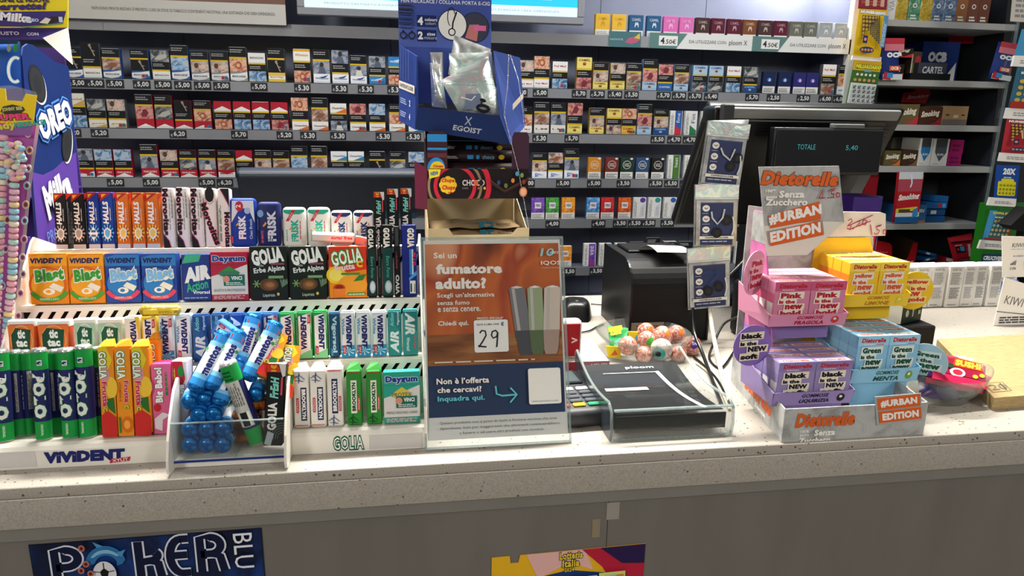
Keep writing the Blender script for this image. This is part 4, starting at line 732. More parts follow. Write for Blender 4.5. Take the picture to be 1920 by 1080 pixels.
def fruit(kind):
    def f(w, h):
        m, F, G = card(w, h, .02, '#e88c1c', .004); F.r(0, 0, 1, 1, '#e8901e')
        if kind == 0: F.pl([(0, 1), (.55, 1), (.9, .86), (.3, .62), (0, .7)], '#e2c82c'); F.el(.75, .55, .42, .12, '#eec23c', 18); F.el(.35, .7, .35, .09, '#d8949a', 18); F.pl([(.3, .42), (.9, .44), (.95, .25), (.5, .32)], '#2f6a2c'); F.pl([(0, 0), (1, 0), (1, .22), (.4, .3), (0, .24)], '#c82c28'); F.t('GOLIA', .28, .80, .5, '#f2f4e6', rot=-90, w=.30, b=.04, ol='#2c7a34', olw=.06); F.t('Frutta', .32, .48, .34, '#c82848', rot=-90, w=.28, b=.05, ol='#f2dcdc', olw=.04); F.t('C', .3, .31, .3, '#e8c82c', rot=-90, b=.05, ol='#2c7a34')
        else: F.t('GOLIA', .38, .80, .55, '#f2f4e6', rot=-90, w=.32, b=.04, ol='#2c7a34', olw=.06); F.t('Frutta', .66, .5, .3, '#c82848', rot=-90, w=.25, b=.05, ol='#f2dcdc', olw=.04); F.t('VITAMINA C', .25, .5, .14, '#b84c1c', rot=-90, w=.22, b=.02); F.t('C', .62, .33, .3, '#e8c82c', rot=-90, b=.05, ol='#2c7a34'); F.el(.62, .13, .36, .09, '#d86a1c', 18); F.el(.6, .13, .2, .05, '#f0a43c', 16); F.r(.1, .04, .2, .22, '#2f7a34')
        return m
    return f
def twist(c):
    def k(o, w, h):
        m = MB(); m.prism([(-w/2, .002, h), (w/2, .002, h), (w*.3, .008, h+.008), (-w*.25, .010, h+.007)], (0, .009, 0), c); obj('wrapper_end', m, o)
    return k
for k, (a, b, t, kd, dy) in enumerate(((192, 222, 650, 0, 0), (222, 253, 650, 1, .001), (254, 286, 650, 0, 0), (287, 305, 636, 1, .024))):
    put(1, a, b, t, fruit(kd), 'candy_stick', ['yellow and orange fruit stick touching the green mint rolls', 'all-orange fruit stick between two yellow-topped ones', 'yellow and orange fruit stick touching the pink bubble gum', 'orange fruit stick standing back and higher than its neighbours'][k], 'candy stick', 'fruit sticks on the lowest rack tier', dy=dy, kids=twist('#e2c030' if kd == 0 else '#e8901e'))
def babol(w, h):
    m, F, G = card(w, h, .03, '#d84c88'); F.r(0, 0, 1, 1, '#e46a9c'); F.t('Big Babol', .42, .70, .5, '#f4f4f0', rot=90, w=.50, b=.06, ol='#3c2a4c', olw=.05); F.el(.25, .38, .2, .06, '#c82830', 12); F.pl([(.08, .08), (.45, .04), (.9, .14), (.9, .27), (.5, .31), (.08, .22)], '#f0e4ea'); F.pl([(.45, .04), (.9, .14), (.9, .27), (.5, .2)], '#d86a9c'); F.dz(.72, .55, .86, .9, 1, '#3a8a3c', 3, .7, True); return m
def babol2(w, h):
    m, F, G = card(w, h, .03, '#e8dce0'); F.pl([(0, .55), (0, 1), (.75, 1), (.9, .75), (.5, .56)], '#c8283c'); F.el(.62, .86, .2, .08, '#2c8a3c', 12); F.dz(.06, .7, .3, .95, 2, '#d8d04c', 3, .5, True); F.t('Big', .62, .6, .4, '#f4f4f0', rot=-90, w=.14, b=.06, ol='#3c2a4c'); F.el(.28, .5, .2, .07, '#d85c94', 14); F.t('PANNA FRAGOLA', .2, .2, .2, '#4a8a2c', rot=90, w=.36, b=.03); F.r(0, 0, .1, 1, '#d84c88'); return m
put(1, 288, 326, 682, babol, 'bubble_gum_pack', 'pink bubble gum pack with white upright lettering', 'bubble gum', dy=.004)
put(1, 326, 356, 677, babol2, 'bubble_gum_pack', 'white and red strawberry bubble gum pack behind the bin fin', 'bubble gum', dy=.008)
def brook(c, c2, rot, fl):
    def f(w, h):
        m, F, G = card(w, h, .024, c, .002); F.r(.04, .03, .96, .97, c)
        F.r(.45 if fl else .28, .12 if rot < 0 else .22, .85 if fl else .68, .70 if rot < 0 else .82, '#26305c' if c[1] == 'e' else '#f0ece0'); cx = .65 if fl else .48; cy = .41 if rot < 0 else .52
        F.t('BROOKLYN', cx, cy, .27, '#f0ece4' if c[1] == 'e' else '#1c4a24', rot=rot, w=.52, b=.06)
        F.r(.15 if fl else .74, .26, .32 if fl else .9, .52, '#c83444'); F.t('chewing gum', .235 if fl else .82, .39, .11, '#f4e4e0', rot=rot, w=.22, b=.02)
        y_ = .86 if rot < 0 else .10; F.ln([(.05, y_), (.4, y_+.06), (.75, y_-.02)], .05, c2); F.ln([(.35, y_-.08), (.4, y_+.1)], .06, c2); F.ln([(.1, y_-.03), (.7, y_-.05)], .04, c2); F.ln([(.2, y_+.05), (.55, y_-.06)], .03, c2)
        for k in range(9): F.pl([(.04+k*.1, .03 if rot < 0 else .95), (.09+k*.1, .03 if rot < 0 else .95), (.12+k*.1, .055 if rot < 0 else .975), (.07+k*.1, .055 if rot < 0 else .975)], '#c83444')
        return m
    return f
for k, (a, b, t, fn) in enumerate(((552, 582, 694, brook('#e9e5dc', '#2c4a7c', -90, 1)), (583, 613, 693, brook('#e9e5dc', '#2c4a7c', -90, 1)), (615, 645, 690, brook('#e9e5dc', '#2c4a7c', 90, 0)), (651, 680, 694, brook('#2f8c36', '#1c4a24', 90, 0)), (688, 717, 694, brook('#2f8c36', '#1c4a24', 90, 0)))):
    put(1, a, b, t, fn, 'gum_stick', ['white bridge gum pack beside the white fin', 'white bridge gum pack between two white ones', 'white bridge gum pack, lettering reading up, touching green packs', 'green bridge gum pack touching the white packs', 'green bridge gum pack touching the teal carton'][k], 'gum pack', 'bridge gum packs on the lowest rack tier', kids=twist(['#e9e5dc', '#2f8c36'][k > 2]))
put(1, 720, 789, 697, day('#2fa08c', '#1c8a78', 'MENO RISCHIO CARIE', '#d8c04c'), 'gum_carton', 'teal and grey gum carton at the end of the lowest tier', 'gum carton')
# yellow roll lying on the second tier packs
p = onY(301, 582, .995); m = MB(); m.tube([(-.026, 0, 0), (-.022, 0, 0), (.022, .001, 0), (.026, .001, .0005)], .0075, 'gold_foil', 12, rs=[.003, .0078, .0078, .003]); F = Fc(m, (-.02, -.0079, -.003), (.038, 0, 0), (0, 0, .006)); F.r(0, 0, 1, 1, '#e6d23c'); F.dz(.5, .2, .95, .8, 2, '#a08a1c')
tag(obj('candy_roll', m, None, p, (0, .03, .1)), 'yellow wrapped candy roll lying across the gum sticks', 'candy roll')
# ---------------------------------------------------------------- things in the centre bin
def z7(x, y): return 320+x/3.376, 580+y/3.376
def mento_p(F):
    for x_ in (.15, .5, .85): F.t('mentos', x_, .50, .15, '#1f2a7c', rot=90, w=.5, b=.05); F.pl([(x_-.12, .82), (x_+.12, .82), (x_+.12, .92), (x_-.12, .92)], '#d84a44'); F.el(x_+.12, .66, .05, .03, '#3a9a4c', 10)
MR, ML = .0108, .080
def mentos(end, d, L=ML, spin=0, nm=None):
    o = obj('candy_roll', roll(MR, L, [(.05, .17, '#2f8cd8'), (.17, .25, '#7cc0ec'), (.25, .74, '#e4ebf1'), (.74, .82, '#7cc0ec'), (.82, .95, '#2f8cd8')], mento_p, turn=spin), None, end)
    o.rotation_mode = 'QUATERNION'; o.rotation_quaternion = V(d).to_track_quat('Z', 'Y')
    m = MB(); m.lathe([(MR, L*.06), (MR*1.04, L*.02), (MR*.93, -.002), (MR*.5, -.0045), (0, -.0035)], 'blue_foil', 16, (0, MR, 0)); obj('foil_end', m, o)
    m = MB(); m.lathe([(MR, L*.94), (MR*1.02, L), (MR*.6, L+.003), (0, L+.002)], 'blue_foil', 16, (0, MR, 0)); obj('foil_end', m, o); return o
ROWS = ['bottom row', 'second row', 'third row', 'fourth row', 'fifth row']
cnt = [0]*5
for x, y, r_, yy, d, L in ((120, 862, 0, .900, (0, 1, .02), .075), (225, 862, 0, .900, (0, 1, .02), .075), (328, 862, 0, .900, (0, 1, .02), .075), (120, 763, 1, .904, (0, 1, .02), .075), (226, 763, 1, .904, (0, 1, .02), .075), (330, 760, 1, .904, (0, 1, .02), .075), (176, 674, 2, .908, (0, 1, .05), .07), (272, 670, 2, .908, (0, 1, .05), .07),
   (116, 592, 3, .914, (.06, .9, .3), .07), (214, 580, 3, .918, (.06, .9, .3), .07), (310, 590, 3, .914, (.32, .6, .75), .06), (155, 503, 4, .918, (.40, .5, .77), ML), (261, 492, 4, .920, (.38, .5, .77), ML)):
    d = V(d).normalized(); p = onY(*z7(x, y), yy); o = mentos(p, d, L); 
    q = d.to_track_quat('Z', 'Y'); o.location = p-q@V((0, MR, 0)); cnt[r_] += 1
    tag(o, f'blue foil candy roll, {ORD[cnt[r_]-1]} in the {ROWS[r_]} of the bin heap', 'candy roll', 'blue foil rolls in the bin')
for (x, y), yy, d, L, lab in (((492, 432), .93, (.42, .45, .79), ML, 'blue foil candy roll lying high, pointing up beside orange sticks'), ((537, 545), .925, (.1, .9, .3), .09, 'dark-banded candy roll end beside the black mint stick'), ((425, 350), .955, (.25, .5, .8), .07, 'blue candy roll half hidden behind the highest roll')):
    d = V(d).normalized(); q = d.to_track_quat('Z', 'Y'); o = mentos(onY(*z7(x, y), yy)-q@V((0, MR, 0)), d, L); tag(o, lab, 'candy roll', 'blue foil rolls in the bin')
def axis_obj(m, name, p0, p1, lab, cat, grp=None, face=(0, -1, 0)):
    # stand a pack built along +Z from p0 to p1, its front turned to the given side
    o = obj(name, m, None, p0); z = (V(p1)-V(p0)).normalized(); y = -(V(face)-z*V(face).dot(z)).normalized(); x = y.cross(z)
    o.rotation_euler = Matrix((x, y, z)).transposed().to_euler(); return tag(o, lab, cat, grp)
p0, p1 = onY(481, 835, .903), onY(423, 686, .912); L = (p1-p0).length; m = roll(.0115, L, PB, lambda F: (F.r(.36, .24, .64, .80, '#c4c4be'), F.dz(.38, .5, .62, .78, 6, '#6a6a62', 3, .5, True), F.r(.4, .25, .62, .42, 'barcode'), F.dz(.4, .82, .6, .95, 3, '#0c5c24', 5)), turn=-.2)
o = axis_obj(m, 'mint_roll', p0, p1, 'green and silver mint roll lying slanted over the bin', 'mint roll'); foil_tip(o, .0115, L, 'silver_foil', L*.985); m = MB(); m.lathe([(0, -.001), (.011, 0), (.0115, .012*L)], 'silver_foil', 18, (0, .0115, 0)); obj('foil_end', m, o)
p0, p1 = onY(511, 836, .900), onY(519, 682, .926); axis_obj(fresh(.0245, (p1-p0).length), 'candy_stick', p0, p1, 'black mint stick with red corner standing in the bin', 'candy stick')
for a, b, y0, y1, lab in ((z7(590, 420), z7(700, 150), .925, .965, 'orange fruit stick slanting up from the bin beside blue rolls'), (z7(715, 560), z7(775, 225), .925, .965, 'yellow-topped fruit stick slanting up beside the white fin')):
    p0, p1 = onY(*a, y0), onY(*b, y1); axis_obj(fruit(0)(.021, (p1-p0).length), 'candy_stick', p0, p1, lab, 'candy stick')
p0, p1 = onY(463, 654, .975), onY(401, 612, .982); axis_obj(viv('#4c84d0', '#7cb0e4', 90)(.022, (p1-p0).length), 'gum_stick', p0, p1, 'white and blue gum pack fallen slantwise over the heap', 'gum stick')
for k, (x, y) in enumerate(((470, 815), (462, 785), (472, 755))):
    p = onY(x, y, .935); m = MB(); m.box((-.02, -.008, -.009), (.02, .012, .009), '#8c4a1c', .003); F = Fc(m, (-.018, -.0081, -.007), (.036, 0, 0), (0, 0, .014)); F.pl([(.1, .2), (.9, .3), (.85, .8), (.15, .7)], '#b86a2c'); tag(obj('caramel_block', m, None, p, (0, .05*k, .1)), ['brown caramel block lowest in the bin behind clear front', 'brown caramel block in the middle of the bin stack', 'brown caramel block uppermost under the dark candy roll'][k], 'caramel')
# ================================================================ stacked cardboard displays behind the stand
def xz(px, py, y): p = onY(px, py, y); return p.x, p.z
def open_box(root, x0, x1, y0, y1, z0, zf, zb, mat, inner=None, t=.0015, names=('front_panel', 'back_panel', 'side_panel', 'bottom')):
    # carton open at the front top: low front, high back, sloping sides
    def o3(name, m):
        for i, v in enumerate(m.v): m.v[i] = (v[0]-root.location.x, v[1]-root.location.y, v[2]-root.location.z)
        return obj(name, m, root)
    m = MB(); m.box((x0, y0, z0), (x1, y0+t, zf), mat); f = o3(names[0], m)
    m = MB(); m.box((x0, y1-t, z0), (x1, y1, zb), inner or mat); o3(names[1], m)
    for x in (x0, x1-t): m = MB(); m.prism([(x, y0+t, z0), (x, y1-t, z0), (x, y1-t, zb), (x, y0+t, zf)], (t, 0, 0), inner or mat); o3(names[2], m)
    m = MB(); m.box((x0+t, y0+t, z0), (x1-t, y1-t, z0+t), inner or mat); o3(names[3], m); return o3
YB = 1.28
x0, z_ = xz(803, 440, YB); x1, _ = xz(992, 440, YB)
zlip = xz(900, 440, YB)[1]; zt1 = xz(900, 372, YB+.015)[1]
KB = empty('bag_carton', ((x0+x1)/2, YB+.09, 1.0)); tag(KB, 'beige cardboard carton of filter bags under the chocolate roll box', 'carton')
o3 = open_box(KB, x0, x1, YB, YB+.19, 1.001, zlip, zt1-.002, 'beige_card', 'beige_card')
w_ = x1-x0
for a, b in ((0, .24), (.82, 1.0)):
  m = MB(); m.prism([(x0+w_*a, YB, zlip), (x0+w_*b, YB, zlip), (x0+w_*(b-.04 if a == 0 else b), YB, zlip+.012), (x0+w_*(a if a == 0 else a+.06), YB, zlip+.012)], (0, .0015, 0), 'beige_card'); o3('front_ear', m)
for k in range(3):
    z = zlip-.022+.012*k; y = YB+.03+.022*k; m = MB()
    def fb(u, v, z=z, y=y): e = 1-(2*u-1)**6; g = 1-(2*v-1)**4; return (x0+.006+(w_-.012)*u, y+.09*v-.01, z+.006*e*g+.0015*math.sin(u*19+k)+.001*math.sin(v*9))
    m.grid(fb, 24, 10, 'kraft'); m.grid(lambda u, v: tuple(V(fb(u, v))-V((0, 0, .006+.010*(1-(2*u-1)**6)*(1-(2*v-1)**4)))), 24, 10, 'kraft')
    F = Fc(m, (x0+.1, y-.011, z+.001), (.03, 0, 0), (0, .02, .008)); F.r(0, 0, .4, 1, '#3a8aa0'); F.r(.5, 0, .9, 1, '#2c7a94'); F.t('RIZMIZ', 1.6, .5, .4, '#3a2c1c', w=.9)
    tag(obj('filter_bag', m), ['kraft filter bag lowest in the beige carton', 'kraft filter bag in the middle of the beige carton', 'kraft filter bag uppermost in the beige carton'][k], 'bag', 'kraft bags in the beige carton')
# chocolate roll box
YH = YB+.012; zc0 = zt1; x0, zc1 = xz(801, 316, YH); x1, _ = xz(991, 316, YH); zc2 = xz(830, 246, YH)[1]
CH = empty('chocolate_roll_box', ((x0+x1)/2, YH+.08, zc0)); tag(CH, 'dark printed carton of chocolate rolls with yellow flower logo', 'display box')
o3 = open_box(CH, x0, x1, YH, YH+.165, zc0, zc1, zc2+.004, '#1c1418', '#24181c')
m = MB(); F = Fc(m, (x0, YH-.0003, zc0), (x1-x0, 0, 0), (0, 0, zc1-zc0), .0002)
cx, cy, A_ = .27, .42, (x1-x0)/(zc1-zc0)
for R_, c in ((.36, '#c8283c'), (.31, '#1c1418'), (.27, '#8c7a5c'), (.245, '#1c1418'), (.21, '#c8283c'), (.175, '#1c1418')):
    pts = [(min(max(cx+R_*math.cos(t*math.pi/20), 0.001), 1), min(max(cy+R_*A_*math.sin(t*math.pi/20), 0.005), .995)) for t in range(40)]; F.pl(pts, c)
for a in range(8): F.el(.20+.052*math.cos(a*math.pi/4), .46+.052*A_*math.sin(a*math.pi/4), .036, .036*A_, '#f0c82c', 12)
F.el(.20, .46, .065, .065*A_, '#f0c82c', 20); F.t('Chupa', .20, .60, .17, '#c82030', w=.125, b=.04, sh=.1); F.t('Chups', .205, .36, .19, '#c82030', w=.125, b=.04, sh=.1); F.ln([(.2, .2), (.225, .23), (.25, .2)], .008, '#c82030')
F.t('CHOCO', .45, .54, .20, '#d8d4d4', w=.22, b=.03); F.el(.475, .54, .022, .1, '#d0683c', 14); F.el(.525, .54, .022, .1, '#2a1c1c', 14); F.t('DARK', .37, .36, .07, '#8c8480', w=.06); F.el(.56, .36, .012, .05, '#e8b83c', 10); F.el(.5, .36, .012, .05, '#b04c2c', 10)
F.pl([(.62, .66), (.76, .30), (1.0, .75), (1.0, .6), (.76, .2), (.62, .5)], '#3a2420'); F.ln([(.62, .62), (.76, .28), (1, .7)], .006, '#5c4038')
for x_, y_, c in ((.70, .55, '#2c4a7c'), (.84, .62, '#d8883c'), (.93, .8, '#7a9a4c'), (.95, .58, '#8c3c2c'), (.77, .45, '#6a7a3c'), (.88, .85, '#4a9ac0')): F.el(x_, y_, .018, .08, c, 12)
F.el(.945, .24, .04, .17, '#d8845c', 16); F.el(.945, .24, .028, .12, '#f0b890', 14); F.pl([(.01, .99), (.13, .99), (.115, .76), (.02, .68)], '#e8d83c'); F.t('NEW', .068, .85, .13, '#1c5c9c', w=.075, rot=8, b=.05)
o3('printed_front', m)
def ear(xa, xb, mat, pr=None):
    m = MB(); h = zc2-zc1; m.prism([(xa, YH+.0004, zc1)]+[(xb, YH+.0004, zc1)]+[(xb-(xb-xa)*.0, YH+.0004, zc1+h*.88), (xb-(xb-xa)*.12, YH+.0004, zc2), (xa+(xb-xa)*.12, YH+.0004, zc2), (xa, YH+.0004, zc1+h*.88)], (0, .0014, 0), mat)
    if pr: pr(Fc(m, (xa, YH+.0001, zc1), (xb-xa, 0, 0), (0, 0, h), .0002))
    o3('ear', m)
def eprint(F):
    F.r(.02, .72, .98, .92, '#2c86c8'); F.r(.02, .5, .98, .56, '#2c86c8'); F.r(.02, .3, .98, .42, '#5c3038'); F.el(.45, .0, .44, .30, '#2c86c8', 20, 0, 180); F.el(.5, .0, .36, .20, '#f0c82c', 20, 0, 180); F.t('Chupa', .55, .06, .08, '#c82030', w=.5, b=.04)
ear(x0, x0+.036, '#3a2028', eprint); ear(x1-.031, x1, '#42283a')
m = MB(); m.prism([(x0-.022, YH+.02, zc0-.02), (x0-.0005, YH+.002, zc0-.02), (x0-.0005, YH+.002, zc1), (x0-.022, YH+.03, zc1+.012)], (0, .0014, 0), '#5c1c34'); o3('side_flap', m)
for k, (dy, dz, r_) in enumerate(((.03, -.004, .0125), (.05, .018, .0125), (.08, .034, .0125))):
    m = MB(); L = x1-x0-.012; m.tube([(0, 0, 0), (.003, 0, 0), (L-.003, 0, 0), (L, 0, 0)], r_, '#241418', 16, rs=[r_*.6, r_, r_, r_*.6]); F = Fc(m, (.03, -r_-.0002, -.004), (L-.06, 0, 0), (0, 0, .009), .0001); F.t('choco', .70, .5, .8, '#7ab0c8', w=.2); F.el(.92, .5, .05, .5, '#e8c02c', 14); F.r(.35, .1, .45, .9, '#2c86b8'); F.r(.5, .1, .55, .9, '#2c86b8'); F.dz(.02, .2, .2, .8, 2, '#c8c4c0', k)
    tag(obj('chocolate_roll', m, None, (x0+.006, YH+dy, zc1+dz)), ['dark shiny chocolate roll lowest behind the printed front', 'dark shiny chocolate roll in middle of the box', 'dark shiny chocolate roll uppermost below the blue display'][k], 'chocolate roll', 'rolls in the chocolate box')
# blue necklace display
YE = YB+.02; zd0 = zc2+.006
ex0, ezf = xz(796, 205, YE); ex1, _ = xz(962, 230, YE); hx0 = xz(748, 85, YE+.10)[0]; hx1 = xz(922, 85, YE+.10)[0]
ED = empty('necklace_display', ((ex0+ex1)/2, YE+.07, zd0)); tag(ED, 'blue cardboard display of pouch necklaces with tall printed header', 'display box')
def e3(name, m):
    for i, v in enumerate(m.v): m.v[i] = tuple(V(v)-ED.location)
    return obj(name, m, ED)
yb = YE+.11
fr = [onY(797, 246, YE), onY(960, 290, YE), onY(944, 219, YE), onY(783, 200, YE)]
fr[0].z = max(fr[0].z, zd0); 
m = MB(); q = [onY(*p, YE) for p in ((778, 243), (957, 271), (937, 217), (783, 200))]; m.prism(q, (0, .0015, 0), '#15295a'); u = q[1]-q[0]; F = Fc(m, q[0]-V((0, .0002, 0)), u, q[3]-q[0], .0002)
F.ln([(.50, .92), (.56, .55)], .012, '#9aa4b4'); F.ln([(.56, .92), (.50, .55)], .012, '#9aa4b4'); F.t('EGOIST', .53, .36, .24, '#a8b0bc', w=.30, b=.03, rot=0, sh=.1); e3('front_panel', m)
ql = [onY(757, 225, yb), q[0], q[3], onY(803, 88, YE+.01), onY(750, 84, yb)]
m = MB(); L0 = onY(748, 226, yb); m.prism([L0, q[0], q[3], q[3]+V((.0, 0, .085)), onY(748, 84, yb)], (.0012, .001, 0), '#243c82'); F = Fc(m, L0+V((-.0005, -.0006, 0)), q[0]-L0, onY(748, 84, yb)-L0, .0002)
F.r(.02, .44, .98, .54, '#d8d4c8'); F.t('VAPERSHOLDER', .5, .49, .05, '#22304c', w=.85, b=.02); F.t('2', .72, .30, .08, '#dfe4ee', b=.04); F.t('4', .72, .13, .08, '#dfe4ee', b=.04); F.dz(.15, .26, .55, .34, 3, '#9aa8c8', 1); F.dz(.15, .09, .55, .17, 3, '#9aa8c8', 2)
for k in range(9): F.ln([(.08+.09*k, .58), (.1+.085*k, .97)], .02, '#5468a0' if k % 2 else '#1c2c5c')
e3('side_panel', m)
m = MB(); R0 = onY(985, 235, yb); r1 = q[1]; m.prism([r1, R0, onY(975, 108, yb), onY(926, 95, YE+.02), q[2]], (-.0012, .001, 0), '#2c4284'); F = Fc(m, r1+V((.0, -.0006, 0)), R0-r1, V((0, 0, .11)), .0002); F.r(.1, .52, .8, .62, '#c8bca8'); e3('side_flap', m)
hz0 = onY(800, 90, yb).z-.10
m = MB(); m.box((hx0, yb, hz0), (hx1, yb+.002, hz0+.33), '#4053a0'); zz = lambda py: (onY(835, py, yb).z-hz0)/.33; xx = lambda px: (onY(px, 40, yb).x-hx0)/(hx1-hx0); F = Fc(m, (hx0, yb-.0002, hz0), (hx1-hx0, 0, 0), (0, 0, .33), .0002)
F.r(0, zz(90), 1, zz(50), '#5468b4'); F.t('PEN NECKLACE / COLLANA PORTA E-CIG', xx(836), zz(4), .02, '#dfe4ee', w=.95, b=.02)
def rbx(F, cx, cy, w, h, c): F.r(cx-w/2, cy-h/2, cx+w/2, cy+h/2, c)
for py, a, b1, b2 in ((41, '4', 'colours', 'colori'), (68, '2', 'sizes', 'misure')):
    rbx(F, xx(800), zz(py), .205, .062, '#15265c'); F.t(a, xx(788), zz(py), .043, '#eef0f4', b=.05); F.t(b1, xx(808), zz(py-3), .017, '#e4e8f0', b=.03); F.t(b2, xx(807), zz(py+4), .017, '#c8d0e4', b=.0)
rr = .15
F.el(xx(890), zz(50), rr+.006, (rr+.006)*F.W/F.H, '#141826', 28); F.el(xx(890), zz(50), rr, rr*F.W/F.H, '#3c4054', 28); F.pl([(xx(872), zz(70)), (xx(880), zz(45)), (xx(898), zz(44)), (xx(894), zz(76))], '#c87a74'); F.r(xx(888), zz(56), xx(911), zz(46), '#e070a4')
F.el(xx(848), zz(47), rr+.006, (rr+.006)*F.W/F.H, '#141826', 28); F.el(xx(848), zz(47), rr, rr*F.W/F.H, '#f0f0ea', 28); F.ar(xx(847), zz(60), .035, .035*F.W/F.H, 0, 360, .012, '#15161c'); F.ln([(xx(848), zz(54)), (xx(849), zz(42)), (xx(856), zz(22))], .016, '#15161c'); F.ar(xx(846), zz(32), .04, .05, 20, 250, .008, '#15161c')
for k, x_ in enumerate((756, 772)): F.ar(xx(x_), zz(69), .033, .033*F.W/F.H, 0, 360, .012, '#15182c'); F.ln([(xx(x_), zz(64)), (xx(x_), zz(60))], .02, '#15182c')
for k in range(5): F.ln([(xx(748), zz(12+9*k)), (xx(772), zz(12+9*k)), (xx(776), zz(15+9*k)), (xx(772), zz(19+9*k)), (xx(748), zz(18+9*k))], .012, ['#3a3f50', '#20242e', '#2a3a6c', '#23305a', '#2c3866'][k])
e3('header_card', m)
m = MB(); m.box((q[0].x, YE+.002, zd0), (q[1].x-.01, yb, zd0+.0015), '#1c2c5c'); e3('bottom', m)
def pouch(name, pts, y, mat, label, grp, dep=.006, pr=None, dy=None):
    # foil bag: quad in the upright plane y, bulged
    P4 = [onY(*p, y+(dy[i] if dy else 0)) for i, p in enumerate(pts)]
    def f(u, v, s):
        b = P4[0].lerp(P4[1], u); t = P4[3].lerp(P4[2], u); e = (1-(2*u-1)**4)*(1-(2*v-1)**4)
        return tuple(b.lerp(t, v)+V((0, -s*(dep*e+.0006)+.0012*math.sin(7*u+5*v)*e, .0)))
    m = MB(); m.grid(lambda u, v: f(u, v, 1), 10, 12, mat); m.grid(lambda u, v: f(u, v, -1), 10, 12, mat)
    F = Fc(m, P4[0]+V((0, -dep-.002, 0)), P4[1]-P4[0], P4[3]-P4[0], .0002)
    if pr: pr(F)
    return tag(obj(name, m), label, 'pouch', grp)
def pp(F):
    F.pl([(.15, .12), (.6, .2), (.75, .62), (.4, .6)], '#6a7690'); F.ar(.62, .18, .13, .09, 0, 360, .07, '#15161a', 18); F.el(.72, .42, .07, .06, '#15161a', 12); F.ln([(.62, .27), (.66, .36), (.72, .42)], .04, '#1c1d22'); F.ln([(.25, .5), (.45, .42), (.6, .55)], .03, '#d4d8da'); F.dz(.2, .85, .8, .92, 1, '#8aa0a8', 4)
pouch('foil_pouch', ((862, 214), (941, 215), (915, 108), (826, 150)), YE+.012, 'holo_foil', 'shiny foil pouch foremost in the blue display showing black ring', 'foil pouches in the blue display', .006, pp)
pouch('foil_pouch', ((846, 180), (925, 175), (922, 98), (842, 100)), YE+.035, 'holo_foil', 'rainbow foil pouch behind the foremost pouch', 'foil pouches in the blue display')
pouch('foil_pouch', ((840, 140), (918, 150), (920, 92), (852, 66)), YE+.055, 'bag_foil', 'foil pouch sticking up highest before the header card', 'foil pouches in the blue display')
pouch('foil_pouch', ((810, 200), (838, 203), (826, 120), (806, 118)), YE+.03, 'silver_foil', 'narrow crumpled foil pouch by the printed side panel', 'foil pouches in the blue display')
pouch('foil_pouch', ((815, 180), (832, 180), (830, 98), (806, 98)), YE+.06, 'bag_foil', 'dull foil pouch standing deepest by the side panel', 'foil pouches in the blue display')
def chain(pts, name, label, mat='chrome', r=.0012, st=.0026, parent=None):
    m = MB(); P = [V(p) for p in pts]
    for a, b in zip(P, P[1:]):
        n = max(1, int((b-a).length/st))
        for i in range(n): m.sph(a.lerp(b, i/n), r, mat, 6)
    o = obj(name, m, parent); return tag(o, label, 'chain') if label else o
chain([onY(954, 104, YE-.004), onY(952, 160, YE-.005), onY(945, 215, YE-.004), onY(958, 265, YE-.008), onY(972, 320, YE-.012), onY(984, 385, YE-.016), onY(992, 432, YE-.02)], 'ball_chain', 'silver ball chain hanging down from the blue display')
chain([onY(957, 104, YE-.002), onY(972, 150, YE+.01), onY(980, 205, YE+.02), onY(983, 243, YE+.02)], 'ball_chain', 'short silver ball chain looping behind the long one')
# ================================================================ advertising stand
TS = math.radians(20); sy = .9085; a, b = onZ(797, 846, 1.0), onZ(1071, 829, 1.0)
SG = empty('advertising_stand', ((a.x+b.x)/2, sy, 1.0)); tag(SG, 'clear upright counter stand with orange and blue printed sheet', 'sign stand')
w = b.x-a.x; h = .34
for _ in range(20): h -= (445-pix((a.x+w/2, sy+h*math.sin(TS), 1.0+h*math.cos(TS)))[1])*-.0004*-1
m = MB(); m.box((-w/2, -.0015, .0), (w/2, .0015, h), 'clear_plastic'); 
def st(name, m): o = obj(name, m, SG); o.rotation_euler = (-TS, 0, 0); o.location = (0, 0, .0005); return o
st('clear_panel', m)
m = MB()
for lo, hi in (((-w/2, -.0016, 0), (-w/2+.003, .0016, h)), ((w/2-.003, -.0016, 0), (w/2, .0016, h)), ((-w/2+.003, -.0016, h-.003), (w/2-.003, .0016, h)), ((-w/2+.003, -.0016, 0), (w/2-.003, .0016, .004))): m.box(lo, hi, 'acrylic_edge')
st('clear_rim', m)
m = MB(); m.box((-w/2, .002, .0), (w/2, .13, .003), 'clear_acrylic'); obj('foot', m, SG)
m = MB(); x_ = w/2-.004; m.box((-x_, .0016, .013), (x_, .0028, h-.004), '#e4e2de'); H = h-.017; F = Fc(m, (-x_, .0015, .013), (2*x_, 0, 0), (0, 0, H), .00014)
F.r(.012, .11, .985, .365, '#26395c'); F.r(.012, .365, .985, .98, 'warm_poster'); F.r(.012, .365, .985, .52, 'wood_poster')
W_ = '#f0ebe4'
F.t('Sei un', .155, .922, .030, W_, w=.165, b=.03); F.t('fumatore', .325, .852, .052, W_, w=.475, b=.05); F.t('adulto?', .262, .778, .058, W_, w=.365, b=.05)
F.t('Scegli un’alternativa', .295, .715, .030, W_, w=.41, b=.015); F.t('senza fumo', .205, .680, .022, W_, w=.23, b=.015); F.t('e senza cenere.', .245, .645, .022, W_, w=.305, b=.015); F.t('Chiedi qui.', .20, .573, .030, W_, w=.215, b=.03)
F.t('PREZZO SPECIALE*', .465, .597, .012, W_, w=.19, b=.02)
